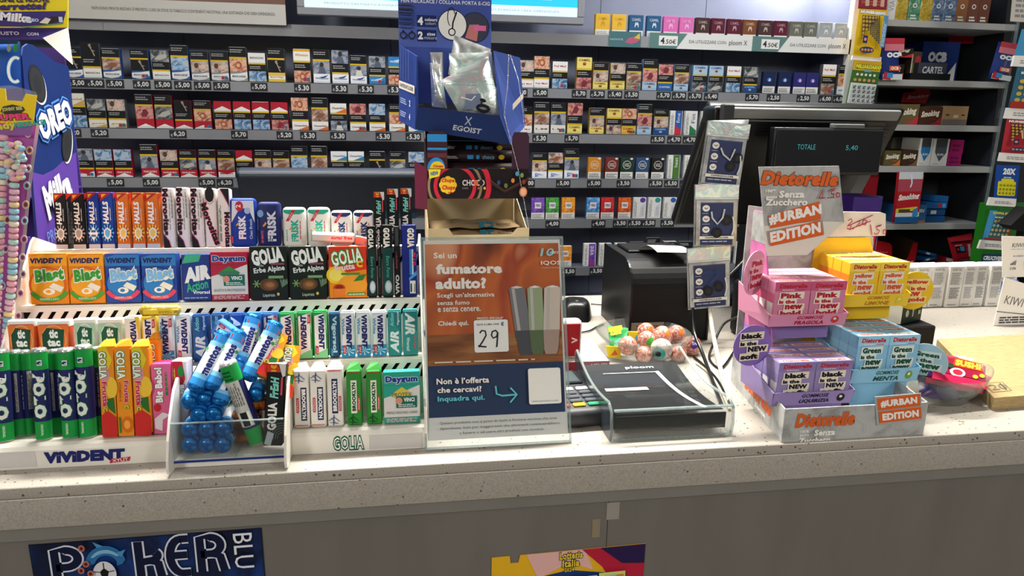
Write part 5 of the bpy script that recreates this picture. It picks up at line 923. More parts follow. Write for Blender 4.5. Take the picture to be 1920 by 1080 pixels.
def rrect(F, x0, y0, x1, y1, r, c): ry = r*F.W/F.H; F.pl(arc(x1-r, y1-ry, r, ry, 0, 90, 5)+arc(x0+r, y1-ry, r, ry, 90, 180, 5)+arc(x0+r, y0+ry, r, ry, 180, 270, 5)+arc(x1-r, y0+ry, r, ry, 270, 360, 5), c)
rrect(F, .345, .425, .59, .588, .015, '#f2f0ec'); F.t('IQOS ILUMA ONE', .445, .565, .011, '#2a2c34', w=.16, b=.02); F.t('€', .55, .566, .02, '#2a3c6c', b=.03)
F.ln([(.385, .522), (.40, .535), (.425, .532), (.43, .51), (.40, .475), (.375, .452), (.37, .458), (.395, .455), (.43, .452)], .011, '#1a1c24'); F.ln([(.515, .52), (.50, .534), (.475, .528), (.468, .51), (.48, .495), (.505, .502), (.515, .523), (.51, .49), (.505, .455), (.50, .45)], .011, '#1a1c24')
for x0_, x1_, c, c2, dx in ((.605, .72, '#77777c', '#4b4c54', -.06), (.74, .85, '#8f9f7c', '#5c6c4c', -.005), (.865, .985, '#c4b8ac', '#a08c80', .03)):
    f = lambda t, y: (x0_+t*(x1_-x0_)+(.0 if dx > 0 else -dx)*(1-y)*.9-(dx if dx > 0 else 0)*(1-y), .405+.345*y)
    F.pl([f(.18, 0), f(.82, 0), f(.92, .06), f(1, .36), f(0, .36), f(.08, .06)], c2); F.pl([f(0, .36), f(1, .36), f(1, .985), f(.85, 1), f(.15, 1), f(0, .985)], c); F.pl([f(.16, .36), f(.36, .36), f(.36, .99), f(.16, .99)], '#b4b0ac'); F.pl([f(.1, 1), f(.5, 1.025), f(.9, 1), f(.5, .985)], '#d8d4d0')
F.t('10', .895, .93, .042, '#8cc4cc', w=.105, b=.02, sh=.15); F.t('years', .945, .925, .018, '#e8ecec', w=.07, sh=.3); F.t('IQOS', .92, .873, .024, W_, w=.145, b=.01); F.t('TOGETHER. FORWARD.', .92, .848, .006, '#c8c0bc', w=.14); F.dz(.06, .378, .82, .386, 1, '#d8c8b4', 3, .8)
F.t('Non è l’offerta', .255, .288, .030, W_, w=.37, b=.03); F.t('che cercavi?', .23, .245, .028, W_, w=.31, b=.03); F.t('Inquadra qui.', .24, .198, .032, '#62c4d0', w=.33, b=.03)
F.ln([(.485, .255), (.49, .215), (.53, .205), (.63, .208)], .012, '#62c4d0'); F.ln([(.59, .243), (.635, .208), (.585, .17)], .012, '#62c4d0'); rrect(F, .72, .155, .955, .335, .015, '#f0eee8'); F.t('www.pmscare.com', .835, .168, .01, '#6a6a70', w=.19)
for k, t_ in enumerate(('Questo prodotto non è privo di rischi e fornisce nicotina che crea', 'dipendenza. Solo per maggiorenni che altrimenti continuerebbero', 'a fumare o ad usare altri prodotti con nicotina.')): F.t(t_, .5+.01*k, .082-.026*k, .016, '#3c3c44', w=(.83, .85, .6)[k])
st('printed_sheet', m)
# ================================================================ till things on the counter
# card terminal behind the stand
p = onZ(1093, 792, 1.0); TM_ = empty('card_terminal', (p.x-.012, p.y+.05, 1.0), (0, 0, math.radians(4))); tag(TM_, 'black card terminal with keypad behind the advertising stand', 'card terminal')
m = MB(); m.box((-.045, -.075, .001), (.045, .10, .03), 'dark_grey', .01, 3); obj('body', m, TM_)
m = MB(); m.box((-.034, .03, .0302), (.034, .085, .033), '#1c2024', .002); F = Fc(m, (-.03, .035, .0332), (.06, 0, 0), (0, .045, 0)); F.r(0, 0, 1, 1, '#3a4448'); obj('screen', m, TM_)
for r_ in range(5):
    for c in range(3): m = MB(); x_ = -.024+.024*c; y_ = -.055+.0155*r_; m.box((x_-.0095, y_-.005, .0301), (x_+.0095, y_+.005, .0335), ('#b8402c', '#d8b02c', '#2c8a5c')[c] if r_ == 0 else '#d4d6d6' if r_ == 4 else '#4a4e54', .0012); obj('key', m, TM_)
# red reader and books
p = onZ(1073, 690, 1.0); m = MB(); m.box((p.x-.07, p.y-.06, 1.0005), (p.x+.052, p.y+.07, 1.034), '#e0d8ce', .001); F = Fc(m, (p.x-.07, p.y-.0602, 1.001), (.122, 0, 0), (0, 0, .033)); F.r(0, .45, 1, 1, '#8c2430'); F.t('MENTS', .85, .72, .3, '#e0d4cc', w=.24); F.r(0, 0, 1, .4, '#c8c4bc')
tag(obj('book', m), 'thick book with pale cover and red spine behind the terminal', 'book')
p2 = onZ(1073, 662, 1.035); m = MB(); m.box((-.055, -.012, .0), (.03, .014, .072), '#b8bcbc', .010, 3); m.box((-.05, -.0128, .006), (.025, -.0118, .066), '#a01c24', .0005); F = Fc(m, (-.045, -.0129, .008), (.068, 0, 0), (0, 0, .056)); F.t('>', .88, .5, .2, '#e4c8c4', b=.03)
tag(obj('card_reader', m, None, (p2.x-.02, p2.y-.02, 1.0345)), 'red card reader with silver rounded edge standing on the book', 'card reader')
# mouse and cable
p = onZ(1091, 602, 1.0); MS = empty('computer_mouse', (p.x, p.y+.06, 1.0), (0, 0, math.radians(-12))); tag(MS, 'black computer mouse on the counter beside the receipt printer', 'mouse')
m = MB(); m.grid(lambda u, v: ((2*u-1)*.037*(1-.3*abs(2*v-1)**3), (2*v-1)*.07, .001+.048*max(0, (1-(2*u-1)**4))**.5*(1-.45*v)*max(0, 1-abs(2*v-1)**5)**.5), 14, 16, 'black_plastic'); obj('shell', m, MS)
m = MB(); m.lathe([(0, -.004), (.008, -.004), (.008, .004), (0, .004)], 'dark_grey', 14); o = obj('scroll_wheel', m, MS, (0, -.04, .036), (0, math.pi/2, 0))
def cable(name, pts, r, mat, label, sm=6):
    P = [V(p) for p in pts]; out = []
    for i in range(len(P)-1):
        a, b, c, d = P[max(i-1, 0)], P[i], P[i+1], P[min(i+2, len(P)-1)]
        for k in range(sm): t = k/sm; out.append(.5*((2*b)+(c-a)*t+(2*a-5*b+4*c-d)*t*t+(3*b-a-3*c+d)*t**3))
    out.append(P[-1]); m = MB(); m.tube(out, r, mat, 8); return tag(obj(name, m), label, 'cable')
def zc(px, py, z=1.003): return onZ(px, py, z)
cable('mouse_cable', [zc(1085, 624), zc(1105, 620), zc(1120, 612), zc(1132, 608)], .0016, 'black_plastic', 'thin black mouse cable running to the receipt printer')
cable('data_cable', [zc(1108, 570), zc(1120, 571), zc(1134, 572)], .0014, 'black_plastic', 'thin black cable behind the mouse')
# receipt printer
pl, pr2 = onZ(1133, 612, 1.0), onZ(1175, 640, 1.0)
PX, PY = 1.0, 0
p = onZ(1180, 642, 1.0); PRN = empty('receipt_printer', (p.x, p.y, 1.0), (0, 0, math.radians(0))); tag(PRN, 'black receipt printer with paper slip coming out on top', 'printer')
zt = onY(1190, 540, p.y).z-1.0; dpt = .20; wd_ = .165; ztp = .168
pf = [(0, .0005), (0, zt*.97)]+[(.06-.06*math.cos(t*math.pi/16), zt*.97+(ztp-zt*.97)*math.sin(t*math.pi/16)) for t in range(1, 9)]+[(dpt, ztp), (dpt, .0005)]
m = MB(); m.prism([(0, a, b) for a, b in pf], (wd_, 0, 0), 'black_matte'); obj('body', m, PRN)
for x_ in (-.004, wd_):
  m = MB(); m.prism([(x_, a-.003 if a < .1 else a+.003, b+(.003 if b > .01 else 0)) for a, b in pf], (.004, 0, 0), 'black_plastic'); obj('side_cover', m, PRN)
m = MB(); m.box((.02, .10, ztp+.0005), (wd_-.02, .19, ztp+.006), 'black_plastic', .003); obj('lid', m, PRN)
m = MB(); F = Fc(m, (.002, -.0008, .008), (.07, 0, 0), (0, 0, .034)); m.box((.002, -.0007, .008), (.072, -.0001, .042), '#8c8478'); F.dz(.15, .1, .85, .9, 5, '#4a443c', 5, .4); obj('rating_label', m, PRN)
m = MB(); m.grid(lambda u, v: (.045+.075*u+.012*v*v, .11-.085*v, ztp+.008+.016*math.sin(v*2.6)*(1-.2*u)), 6, 12, 'clean_white'); m.grid(lambda u, v: (.045+.075*u+.012*v*v, .11-.085*v, ztp+.0078+.016*math.sin(v*2.6)*(1-.2*u)), 6, 12, 'clean_white'); obj('paper_slip', m, PRN)
m = MB()
for k in range(5): m.box((-.0046, .03+.014*k, .01), (-.0042, .037+.014*k, .045-.004*k), '#000002')
obj('vent', m, PRN)
# glass bowl of eyeball gums
pc = onZ(1224, 680, 1.0); BW = (pc.x, pc.y+.062, 1.0); Rb = .092
m = MB(); m.lathe([(.03, .0006), (.034, .002), (.06, .013), (Rb-.002, .040), (Rb, .043), (Rb+.002, .042), (.064, .011), (.03, .0006)], 'bowl_glass', 40)
tag(obj('glass_bowl', m, None, BW), 'clear glass bowl of eyeball gums beside the receipt printer', 'bowl')
def eye(px, py, dy, r_, label, kind):
    p = onY(px, py, BW[1]+dy); m = MB(); m.sph((0, 0, 0), r_, 'eye_pink' if kind != 2 else '#b4aca2', 20)
    i0 = len(m.v)
    def patch(ax, R_, c, sq=1.0, s=1.012):
        z = V(ax).normalized(); x = z.orthogonal().normalized(); y = z.cross(x)
        ring = [[(x*math.cos(t*math.pi/9)*R_*j+y*math.sin(t*math.pi/9)*R_*j*sq+z*(1-R_*R_*j*j*.5)).normalized()*r_*s for t in range(18)] for j in (.05, .35, .7, 1)]
        m.add([q for g_ in ring for q in g_], [(j*18+t, (j+1)*18+t, (j+1)*18+(t+1) % 18, j*18+(t+1) % 18) for j in range(3) for t in range(18)], c, True)
    if kind == 0: patch((.2, -.8, .5), .42, '#d8762c', .5)
    elif kind == 1: patch((.1, -.95, .1), .5, '#4caa3c', .7)
    elif kind == 2: patch((-.55, -.8, -.15), .6, '#2c8a84'); patch((-.58, -.8, -.16), .26, '#0c1a1c', 1, 1.04)
    elif kind == 3: patch((.1, -.85, .5), .62, '#4a2c8c', .5); F = Fc(m, V((-.008, -r_*.97, r_*.32)), (.018, 0, 0), (0, .003, .008), .0004); F.t('Trolli', .5, .5, .8, '#eee8f4', b=.05, w=.9)
    for k in range(7):
        a = rnd.uniform(0, 6.28); q = [V((math.sin(.4+.22*j)*math.cos(a+.25*math.sin(j*1.7+k)), math.sin(.4+.22*j)*math.sin(a+.25*math.sin(j*1.7+k)), math.cos(.4+.22*j)))*r_*1.006 for j in range(8)]; m.tube(q, .0004, '#a83434', 4, False)
    tag(obj('eyeball_gum', m, None, p), label, 'candy', 'gums in the glass bowl')
for a in ((1177, 648, -.05, .0185, 'eyeball gum foremost against the green sachet', 4), (1207, 665, -.062, .0165, 'eyeball gum low in front, plain veined', 4), (1240, 655, -.06, .021, 'eyeball gum showing its green iris outward', 2), (1212, 637, -.03, .0175, 'eyeball gum with green patch in the bowl middle', 1), (1211, 622, .0, .018, 'eyeball gum at the back with orange patch by sachet', 0),
          (1242, 630, -.02, .02, 'eyeball gum with broad orange patch above the iris one', 0), (1268, 627, .01, .019, 'eyeball gum rearmost with orange patch', 0), (1272, 664, -.058, .0165, 'small eyeball gum low beside the purple-tagged one', 0), (1296, 648, -.02, .02, 'eyeball gum with purple tag at the bowl rim', 3)): eye(*a)
m = MB(); q = [onY(1146, 660, BW[1]-.045), onY(1172, 655, BW[1]-.045), onY(1178, 618, BW[1]-.01), onY(1140, 614, BW[1]-.01)]; m.prism(q, (0, .004, .002), '#2f9a50'); F = Fc(m, q[0]+V((0, -.001, 0)), q[1]-q[0], q[3]-q[0], .0002); F.r(0, .8, 1, 1, '#e8d82c'); F.t('GUMEYES', .5, .72, .14, '#e8e04c', w=.8, b=.05); F.pl([(.2, .1), (.7, .2), (.8, .5), (.3, .4)], '#5ab8a4'); tag(obj('candy_sachet', m), 'green and yellow candy sachet at the bowl rim', 'sachet')
for k, (x_, y_) in enumerate(((1152, 662), (1193, 634))): p = onY(x_, y_, BW[1]-.05+.04*k); m = MB(); m.prism([p+V((-.012, 0, -.008)), p+V((.014, 0, -.012)), p+V((.012, .006, .01)), p+V((-.015, .006, .012))], (0, .003, 0), '#e4d02c'); F = Fc(m, p+V((-.012, -.0008, -.008)), (.024, 0, -.002), (0, .006, .018)); F.pl([(.2, .2), (.8, .3), (.6, .8)], '#d85c2c' if k == 0 else '#5ab0d0'); tag(obj('candy_sachet', m), ['yellow candy sachet low against the glass', 'yellow candy sachet between the gums'][k], 'sachet')
# acrylic coin tray
a, b = onZ(1143, 829, 1.0), onZ(1372, 814, 1.0); tl, tr = onZ(1098, 700, 1.0), onZ(1290, 690, 1.0)
TRY = empty('coin_tray', (a.x, a.y, 1.0)); tag(TRY, 'curved clear acrylic coin tray with black bed on the counter edge', 'coin tray')
w = b.x-a.x; dp = .215
def zt_(t): return .05+.0*t if t < .06 else .050+(.092-.050)*(1-math.cos(min((t-.06)/.94, 1)*math.pi))/2
side = [(0.004, .0006), (0, .02), (.004, .044), (.02, .053)]+[(.02+(dp-.02)*k/14, .053-.010*math.sin(k/14*math.pi)+.012*(k/14)**2) for k in range(1, 15)]+[(dp+.004, .062), (dp+.004, .055), (dp, .0006)]
for x_ in (0, w-.004):
    m = MB(); m.prism([(x_, p_, q_) for p_, q_ in side], (.004, 0, 0), 'smoke_acrylic' if x_ == 0 else 'clear_acrylic'); obj('side_wall', m, TRY)
    m = MB(); m.tube([(x_+.002, p_, q_) for p_, q_ in side[:-1]], .0024, 'acrylic_edge', 8); obj('polished_edge', m, TRY)
def ramp_(t): return .046-.010*math.sin(t*math.pi)+.004*t*t
m = MB(); m.grid(lambda u, v: (.005+(w-.010)*u, .004+(dp-.006)*v, ramp_(v)), 4, 24, 'clear_acrylic'); obj('clear_cover', m, TRY)
m = MB(); m.grid(lambda u, v: (.012+(w-.024)*u, .012+(dp-.02)*v, .004+(ramp_(v)-.012)*.97), 4, 24, 'black_plastic'); m.box((.01, .008, .010), (w-.01, .011, .034), 'black_plastic'); obj('black_bed', m, TRY)
m = MB(); m.box((.005, 0, .001), (w-.005, .003, .047), 'clear_acrylic'); m.box((.005, -.001, .046), (w-.005, .004, .0485), 'acrylic_edge'); m.box((.005, -.001, .001), (w-.005, .003, .004), 'acrylic_edge'); obj('clear_front', m, TRY)
fr_ = lambda u, v, o_=.0012: V((.012+(w-.024)*u, .012+(dp-.02)*v, .004+(ramp_(v)-.012)*.97+o_))
def band(pts, hw, c, nm):
    m = MB(); 
    for (u0, v0), (u1, v1) in zip(pts, pts[1:]):
        n = 8
        for k in range(n):
            a_, b_ = fr_(u0+(u1-u0)*k/n, v0+(v1-v0)*k/n), fr_(u0+(u1-u0)*(k+1)/n, v0+(v1-v0)*(k+1)/n); t = (b_-a_).normalized(); s_ = t.cross(V((0, 0, 1))).normalized()*hw; m.poly([a_-s_, b_-s_, b_+s_, a_+s_][::1], c)
    obj(nm, m, TRY)
band([(.16, .84), (.73, .84)], .0012, '#c8ccd0', 'frame_line'); band([(.73, .85), (.86, .06)], .0036, '#d4d8dc', 'frame_band'); band([(.09, .56), (.52, .56)], .0058, '#c4c0b8', 'paper_strip')
m = MB(); i0 = 0; F = Fc(m, fr_(.42, .885), V((.05, 0, 0)), fr_(.42, .95)-fr_(.42, .885), .0003); F.t('ploom', .5, .5, .8, '#c0c4c8', w=1, b=.02); obj('lettering', m, TRY)
for q_, r_ in (((.70, .22), .008), ((.74, .20), .007)): m = MB(); c_ = fr_(*q_, .004); m.tube([c_+V((r_*math.cos(t*.45), r_*math.sin(t*.45), 0)) for t in range(15)], .0004, 'clear_acrylic', 6); obj('scratch_ring', m, TRY)
# ================================================================ till screen, hanging pouches
def slope(p, a, L): return V(p)+V((0, math.sin(a), -math.cos(a)))*L
def solveL(p, a, py):
    L = .2
    for _ in range(30): L += (py-pix(slope(p, a, L))[1])*.0006
    return L
def screen_back(name, label, pl, pr, y, a, pbot):
    A, B = onY(*pl, y), onY(*pr, y); A.z = B.z = (A.z+B.z)/2; a = math.radians(a); L = solveL(A, a, pbot); w = B.x-A.x
    R = empty(name, A, (a, 0, 0)); tag(R, label, 'till screen')   # local: x right, z up along the screen, front (seen back) at y = 0
    return R, w, L
PS, w, L = screen_back('till_screen', 'large black till screen seen from behind, tilted over the counter', (1333, 199), (1701, 207), 1.45, 30, 424)
PS.rotation_euler = (math.radians(30), 0, 0)
def pp_(name, m, P=PS): return obj(name, m, P)
m = MB(); m.box((0, 0, -L), (w, .03, 0), 'black_plastic', .008, 3); pp_('back_shell', m)
m = MB(); m.box((.01, -.004, -.026), (w-.012, .006, -.002), '#6b6e6d', .003, 2); pp_('top_bevel', m)
m = MB(); m.box((.008, -.003, -L+.01), (w-.035, .001, -.03), 'black_plastic', .002); pp_('rear_cover', m)
for x0 in (.28, .355): 
    for k in range(4):
        m = MB(); m.box((w-.21 if x0 < .3 else w-.10, -.0036, -.04-.009*k), (w-.12 if x0 < .3 else w-.02, -.003, -.0385-.009*k), '#020203'); pp_('vent_slot', m)
        m = MB(); m.box((.12+.03*(x0 > .3)*4, -.0036, -.04-.009*k), (.19+.03*(x0 > .3)*4, -.003, -.0385-.009*k), '#020203'); pp_('vent_slot', m)
m = MB(); m.lathe([(0, -.004), (.004, -.004), (.004, 0), (0, 0)], '#000002', 14); obj('lock_hole', m, PS, (w*.52, -.003, -.04), (math.pi/2, 0, 0))
m = MB(); m.box((.2, .03, -L*.9), (.3, .10, -L*.35), 'black_plastic', .01, 2); pp_('stand_arm', m)
# stand foot of the till
m = MB(); a_ = math.radians(30); A = PS.location; yy = A.y+L*math.sin(a_); m.box((A.x+.12, yy-.02, 1.0005), (A.x+.38, yy+.13, 1.02), 'black_plastic', .006); m.box((A.x+.2, yy+.02, 1.02), (A.x+.3, yy+.07, A.z-L*.45), 'black_plastic', .006)
adopt(obj('stand', m), PS)
# customer display
yd = 1.425; A, B = onY(1449, 325, yd), onY(1645, 325, yd); zt = onY(1449, 242, yd).z
VD = empty('customer_display', (A.x, yd, A.z)); tag(VD, 'black customer display showing TOTALE 5,40 in teal figures', 'display'); w2, h2 = B.x-A.x, zt-A.z
m = MB(); m.box((-.006, 0, -.003), (w2+.004, .028, h2+.004), 'black_plastic', .003, 2); obj('housing', m, VD)
m = MB(); m.box((0, -.002, .002), (w2, -.0003, h2), '#0a0d14', .001); F = Fc(m, (0, -.0022, .002), (w2, 0, 0), (0, 0, h2-.002), .0002); F.ln([(.0, .0), (0, 1), (1, 1), (1, 0), (0, 0)], .006, '#3a3d42')
fx_ = lambda px: (onY(px, 275, yd).x-A.x)/w2
F.t('TOTALE', fx_(1511), .60, .12, 'led_teal', w=.17); F.t('5,40', fx_(1596), .585, .13, 'led_teal', w=.115); F.t('network', fx_(1560), .07, .09, '#8a8d92', w=.2); obj('display_window', m, VD)
m = MB(); m.box((w2*.53, -.001, h2+.003), (w2*.82, .02, h2+.013), '#56595a', .002); obj('bracket', m, VD); m = MB(); m.box((w2*.3, .028, .01), (w2*.7, .032, h2*.8), 'black_plastic'); obj('mount', m, VD)
# second screen behind the gum rack
S2, w3, L3 = screen_back('office_screen', 'dark navy screen back rising behind the mint tins', (440, 324), (800, 327), 1.46, 24, 412); S2.rotation_euler = (math.radians(24), 0, 0)
m = MB(); m.box((0, 0, -L3), (w3, .03, 0), '#0d1626', .008, 3); pp_('back_shell', m, S2); m = MB(); m.box((.006, -.003, -.010), (w3-.006, .006, -.001), '#20272f', .003); pp_('top_bevel', m, S2)  # top strip coloured paler to carry the highlight along the upper edge
m = MB(); m.box((.02, -.004, -L3), (w3-.02, .02, -L3+.02), '#12304a', .004); pp_('lower_rim', m, S2)
A = S2.location; yy = A.y+L3*math.sin(math.radians(24)); m = MB(); m.box((A.x+.1, yy-.02, 1.0005), (A.x+.26, yy+.1, 1.02), 'black_plastic', .005); m.box((A.x+.15, yy+.02, 1.02), (A.x+.21, yy+.06, A.z-L3*.5), 'black_plastic'); adopt(obj('stand', m), S2)
# hanging strip with three pouches
yh = 1.345
HG = empty('hanging_strip', onY(1372, 200, yh+.02)); tag(HG, 'clear hanging strip clipped to the till screen top holding pouches', 'hanging strip')
def hp(name, m):
    for i, v in enumerate(m.v): m.v[i] = tuple(V(v)-HG.location)
    return obj(name, m, HG)
a, b = onY(1366, 205, yh+.012), onY(1338, 585, yh+.012); m = MB(); m.prism([a+V((-.006, 0, 0)), b+V((-.006, 0, 0)), b+V((.006, 0, 0)), a+V((.006, 0, 0))], (0, .0006, 0), 'clear_plastic'); hp('strip', m)
c = onY(1350, 212, yh+.05); m = MB(); m.box((c.x-.022, yh+.03, c.z-.02), (c.x+.02, yh+.09, c.z+.014), 'black_plastic', .008, 3); hp('clip', m)
c = onY(1366, 211, yh+.012); m = MB(); m.box((c.x-.011, yh+.008, c.z-.018), (c.x+.011, yh+.03, c.z+.016), '#2a2c2e', .002); hp('clip_plate', m)
def hang(F):
    F.r(.03, .03, .97, .97, 'bag_foil'); F.r(.0, .80, 1, 1, 'holo_foil'); F.ln([(.0, .785), (1, .785)], .02, '#d8dadb'); F.ln([(0, .76), (1, .76)], .012, '#8a8c8e')
    F.r(.13, .04, .88, .72, '#333c62'); F.r(.13, .04, .88, .70, '#2d3559')
    for k, y in enumerate((.63, .46, .29)): F.el(.25, y, .085, .052, '#d8d6ce', 16); F.ln([(.21, y+.01), (.25, y-.012), (.29, y+.01)], .02, '#3a4468'); F.dz(.16, y-.085, .34, y-.07, 1, '#aab0c4', k)
    F.r(.09, .135, .90, .185, '#d4d2ca'); F.t('VAPERSHOLDER', .5, .16, .03, '#2a2c34', w=.55, b=.03); F.dz(.16, .09, .84, .12, 1, '#aab0c4', 5)
def hang_x(F, k):
    if k == 0: L_, rings, pts = 1, [(.66, .32), (.80, .46)], [(.36, .60), (.44, .50), (.62, .42), (.66, .50), (.70, .60)]
    elif k == 1: rings, pts = [(.5, .24), (.72, .44)], [(.36, .58), (.38, .48), (.5, .38), (.62, .48), (.66, .62)]
    else: rings, pts = [(.45, .30), (.70, .36)], []
    for (x, y) in rings: F.el(x, y, .12, .085, '#17181c', 18); F.el(x, y, .06, .045, '#24262c', 14)
    if pts: F.ln(pts, .035, '#cfd2d2'); F.ln(pts, .01, '#8a8d90')
    else: F.ln([(.34, .6), (.4, .62), (.62, .6), (.66, .54), (.45, .40)], .02, '#24407c')
    F.ln([(.85, .5), (.9, .35), (.84, .2)], .03, '#c8caca')
for k, (pts, lab) in enumerate(((((1309, 345), (1386, 351), (1404, 224), (1327, 226)), 'zip pouch with necklace, uppermost of three hanging pouches'), (((1300, 463), (1380, 462), (1386, 340), (1302, 346)), 'zip pouch with necklace, middle of three hanging pouches'), (((1290, 581), (1368, 574), (1368, 456), (1287, 466)), 'zip pouch with blue cord, lowest of three hanging pouches'))):
    pouch('zip_pouch', pts, yh-.004*k, 'bag_foil', lab, 'hanging zip pouches', .003, lambda F, k=k: (hang(F), hang_x(F, k)))
# cables behind the pouches
cable('power_cable', [onY(1331, 580, 1.33), onY(1336, 620, 1.28), onY(1345, 665, 1.22), zc(1358, 720), zc(1368, 752)], .0042, '#d4cfc0', 'thick white cable hanging down behind the lowest pouch')
cable('power_cable', [onY(1299, 575, 1.34), onY(1301, 620, 1.26), onY(1318, 665, 1.2), zc(1342, 730), zc(1352, 756)], .0035, 'black_plastic', 'thick black cable beside the white one')
cable('power_cable', [zc(1300, 668), zc(1325, 690), zc(1345, 712), zc(1362, 742), zc(1375, 762)], .0022, 'black_plastic', 'thin black cable curling on the counter by the coin tray')
cable('data_cable', [zc(1305, 680), zc(1330, 700), zc(1350, 730), zc(1368, 768)], .002, '#b9b39c', 'thin cream cable lying on the counter by the coin tray')
cable('data_cable', [onY(1398, 590, 1.3), onY(1360, 605, 1.3), onY(1340, 640, 1.27), zc(1330, 672), zc(1352, 690), zc(1376, 660)], .0025, 'black_plastic', 'black cable looping in front of the dark cash box')
cable('data_cable', [onY(1436, 455, 1.4), onY(1410, 475, 1.38), onY(1380, 505, 1.36), onY(1362, 522, 1.35)], .005, 'black_plastic', 'black cable slanting down from the till screen')
# dark devices behind
p = onZ(1376, 650, 1.0); m = MB(); m.box((.70, 1.34, 1.0005), (.93, 1.40, 1.12), 'black_matte', .01, 2); m.box((.71, 1.339, 1.05), (.92, 1.341, 1.053), 'dark_grey'); tag(obj('cash_box', m), 'matt black cash box behind the grey sweets display', 'cash box')
m = MB(); m.box((.71, 1.345, 1.1205), (.80, 1.395, 1.15), '#1a2a5a', .004); tag(obj('device_case', m), 'dark blue case lying on the black cash box', 'case')
# ================================================================ grey sweets display
DS = empty('sweets_display', (.65, .98, 1.0)); tag(DS, 'grey stepped cardboard sweets display with four coloured trays', 'display stand')
def dp_(name, m, par=None):
    for i, v in enumerate(m.v): m.v[i] = tuple(V(v)-DS.location)
    return obj(name, m, par or DS)
zb = 1.052; A, B, Cc, D = V((.536, .874, 1.0005)), V((.764, .874, 1.0005)), V((.80, 1.115, 1.0005)), V((.572, 1.115, 1.0005))
up = V((0, 0, zb-1.0005))
for nm, (p, q) in (('base_front', (A, B)), ('base_side', (D, A)), ('base_side', (B, Cc)), ('base_back', (Cc, D))):
    m = MB(); n = (q-p).cross(V((0, 0, 1))).normalized(); m.prism([p, q, q+up, p+up], -n*.002, 'concrete_print'); F = Fc(m, p+n*.0002, q-p, up, .0002)
    if nm == 'base_front': F.t('Dietorelle', .285, .63, .42, '#d8622c', w=.41, b=.06, sh=.15, ol='#8a8a88', olw=.03); F.t('100%', .15, .30, .09, '#f2f0ea', w=.06, b=.04); F.t('gusto', .15, .18, .1, '#f2f0ea', w=.065, b=.02); F.t('Senza', .29, .24, .19, '#f2f0ea', w=.145, b=.05); F.t('Zucchero', .225, .02, .17, '#f2f0ea', w=.22, b=.05)
    elif p is D: F.t('Dietorelle', .55, .52, .42, '#d8622c', w=.5, b=.06, sh=.15); F.t('Senza', .62, .2, .16, '#f2f0ea', w=.2, b=.05)
    dp_(nm, m)
m = MB(); m.poly([A+up*.05, B+up*.05, Cc+up*.05, D+up*.05], 'concrete_print'); dp_('base_floor', m)
def card_xy(name, pts, y, mat, d=.002, pr=None):
    q = [onY(*p, y) for p in pts]; m = MB(); m.prism(q, (0, d, 0), mat)
    if pr: pr(Fc(m, q[0]-V((0, .0003, 0)), q[1]-q[0], q[3]-q[0], .00022))
    return dp_(name, m)
def tagp(F):
    F.pl([(.03, .52), (.95, .66), (.95, .97), (.02, .84)], '#dd6428'); F.pl([(.06, .05), (.97, .2), (.97, .5), (.04, .36)], '#dd6428'); F.t('#URBAN', .49, .75, .22, '#f4f0ea', w=.78, rot=3.5, b=.06); F.t('EDITION', .51, .275, .22, '#f4f0ea', w=.78, rot=3.5, b=.06)
card_xy('slogan_tag', ((1644, 798), (1729, 788), (1727, 737), (1641, 744)), .8725, '#a9aaa8', .001, lambda F: (F.pl([(.05, .52), (.97, .52), (.97, .93), (.04, .93)], '#dd6428'), F.pl([(.06, .08), (.98, .08), (.98, .48), (.05, .48)], '#dd6428'), F.t('#URBAN', .5, .73, .25, '#f4f0ea', w=.8, b=.06), F.t('EDITION', .52, .28, .25, '#f4f0ea', w=.8, b=.06)))
# left side wall, stepped spine and right spine
Xs = .566; q = [onX(*p, Xs) for p in ((1384, 735), (1446, 752), (1444, 600), (1436, 470), (1431, 398), (1413, 394))]
q[0].z = q[1].z = 1.0535; m = MB(); m.prism(q, (.0025, 0, 0), 'pink_print')
zs = [q[0].z, 1.11, 1.235, q[-1].z]; 
def edge_y(z, k):  # y on back / front edges
    P = [(q[0].z, q[0].y), (q[5].z, q[5].y)] if k == 0 else [(q[1].z, q[1].y), (q[2].z, q[2].y), (q[3].z, q[3].y), (q[4].z, q[4].y)]
    for (a, ya), (b, yb_) in zip(P, P[1:]):
        if a <= z <= b: return ya+(yb_-ya)*(z-a)/(b-a)
    return P[-1][1] if z > P[-1][0] else P[0][1]
for z0, z1, c in ((zs[0]+.001, 1.12, 'lilac_print'), (1.262, zs[3]-.001, 'concrete_print')): m.poly([(Xs-.0003, edge_y(z0, 0), z0), (Xs-.0003, edge_y(z1, 0), z1), (Xs-.0003, edge_y(z1, 1), z1), (Xs-.0003, edge_y(z0, 1), z0)], c)
dp_('side_wall', m)
m = MB(); m.prism([(.566, 1.098, 1.05), (.80, 1.098, 1.05), (.80, 1.098, 1.26), (.70, 1.098, 1.30), (.566, 1.098, 1.315)], (0, .003, 0), 'concrete_print'); dp_('back_wall', m)
hd = card_xy('header_card', ((1438, 481), (1513, 479), (1583, 417), (1573, 311), (1423, 313)), 1.025, 'concrete_print', .002)
def hpr(F, fx, fz):
    pass
q_ = [onY(*p, 1.0245) for p in ((1423, 481), (1583, 481), (1583, 311), (1423, 311))]; m = MB(); u = q_[1]-q_[0]; F = Fc(m, q_[0], V((u.x, 0, 0)), V((0, 0, q_[3].z-q_[0].z)), .0002)
def fp(px, py): p = onY(px, py, 1.0245); return ((p.x-q_[0].x)/F.W, (p.z-q_[0].z)/F.H)
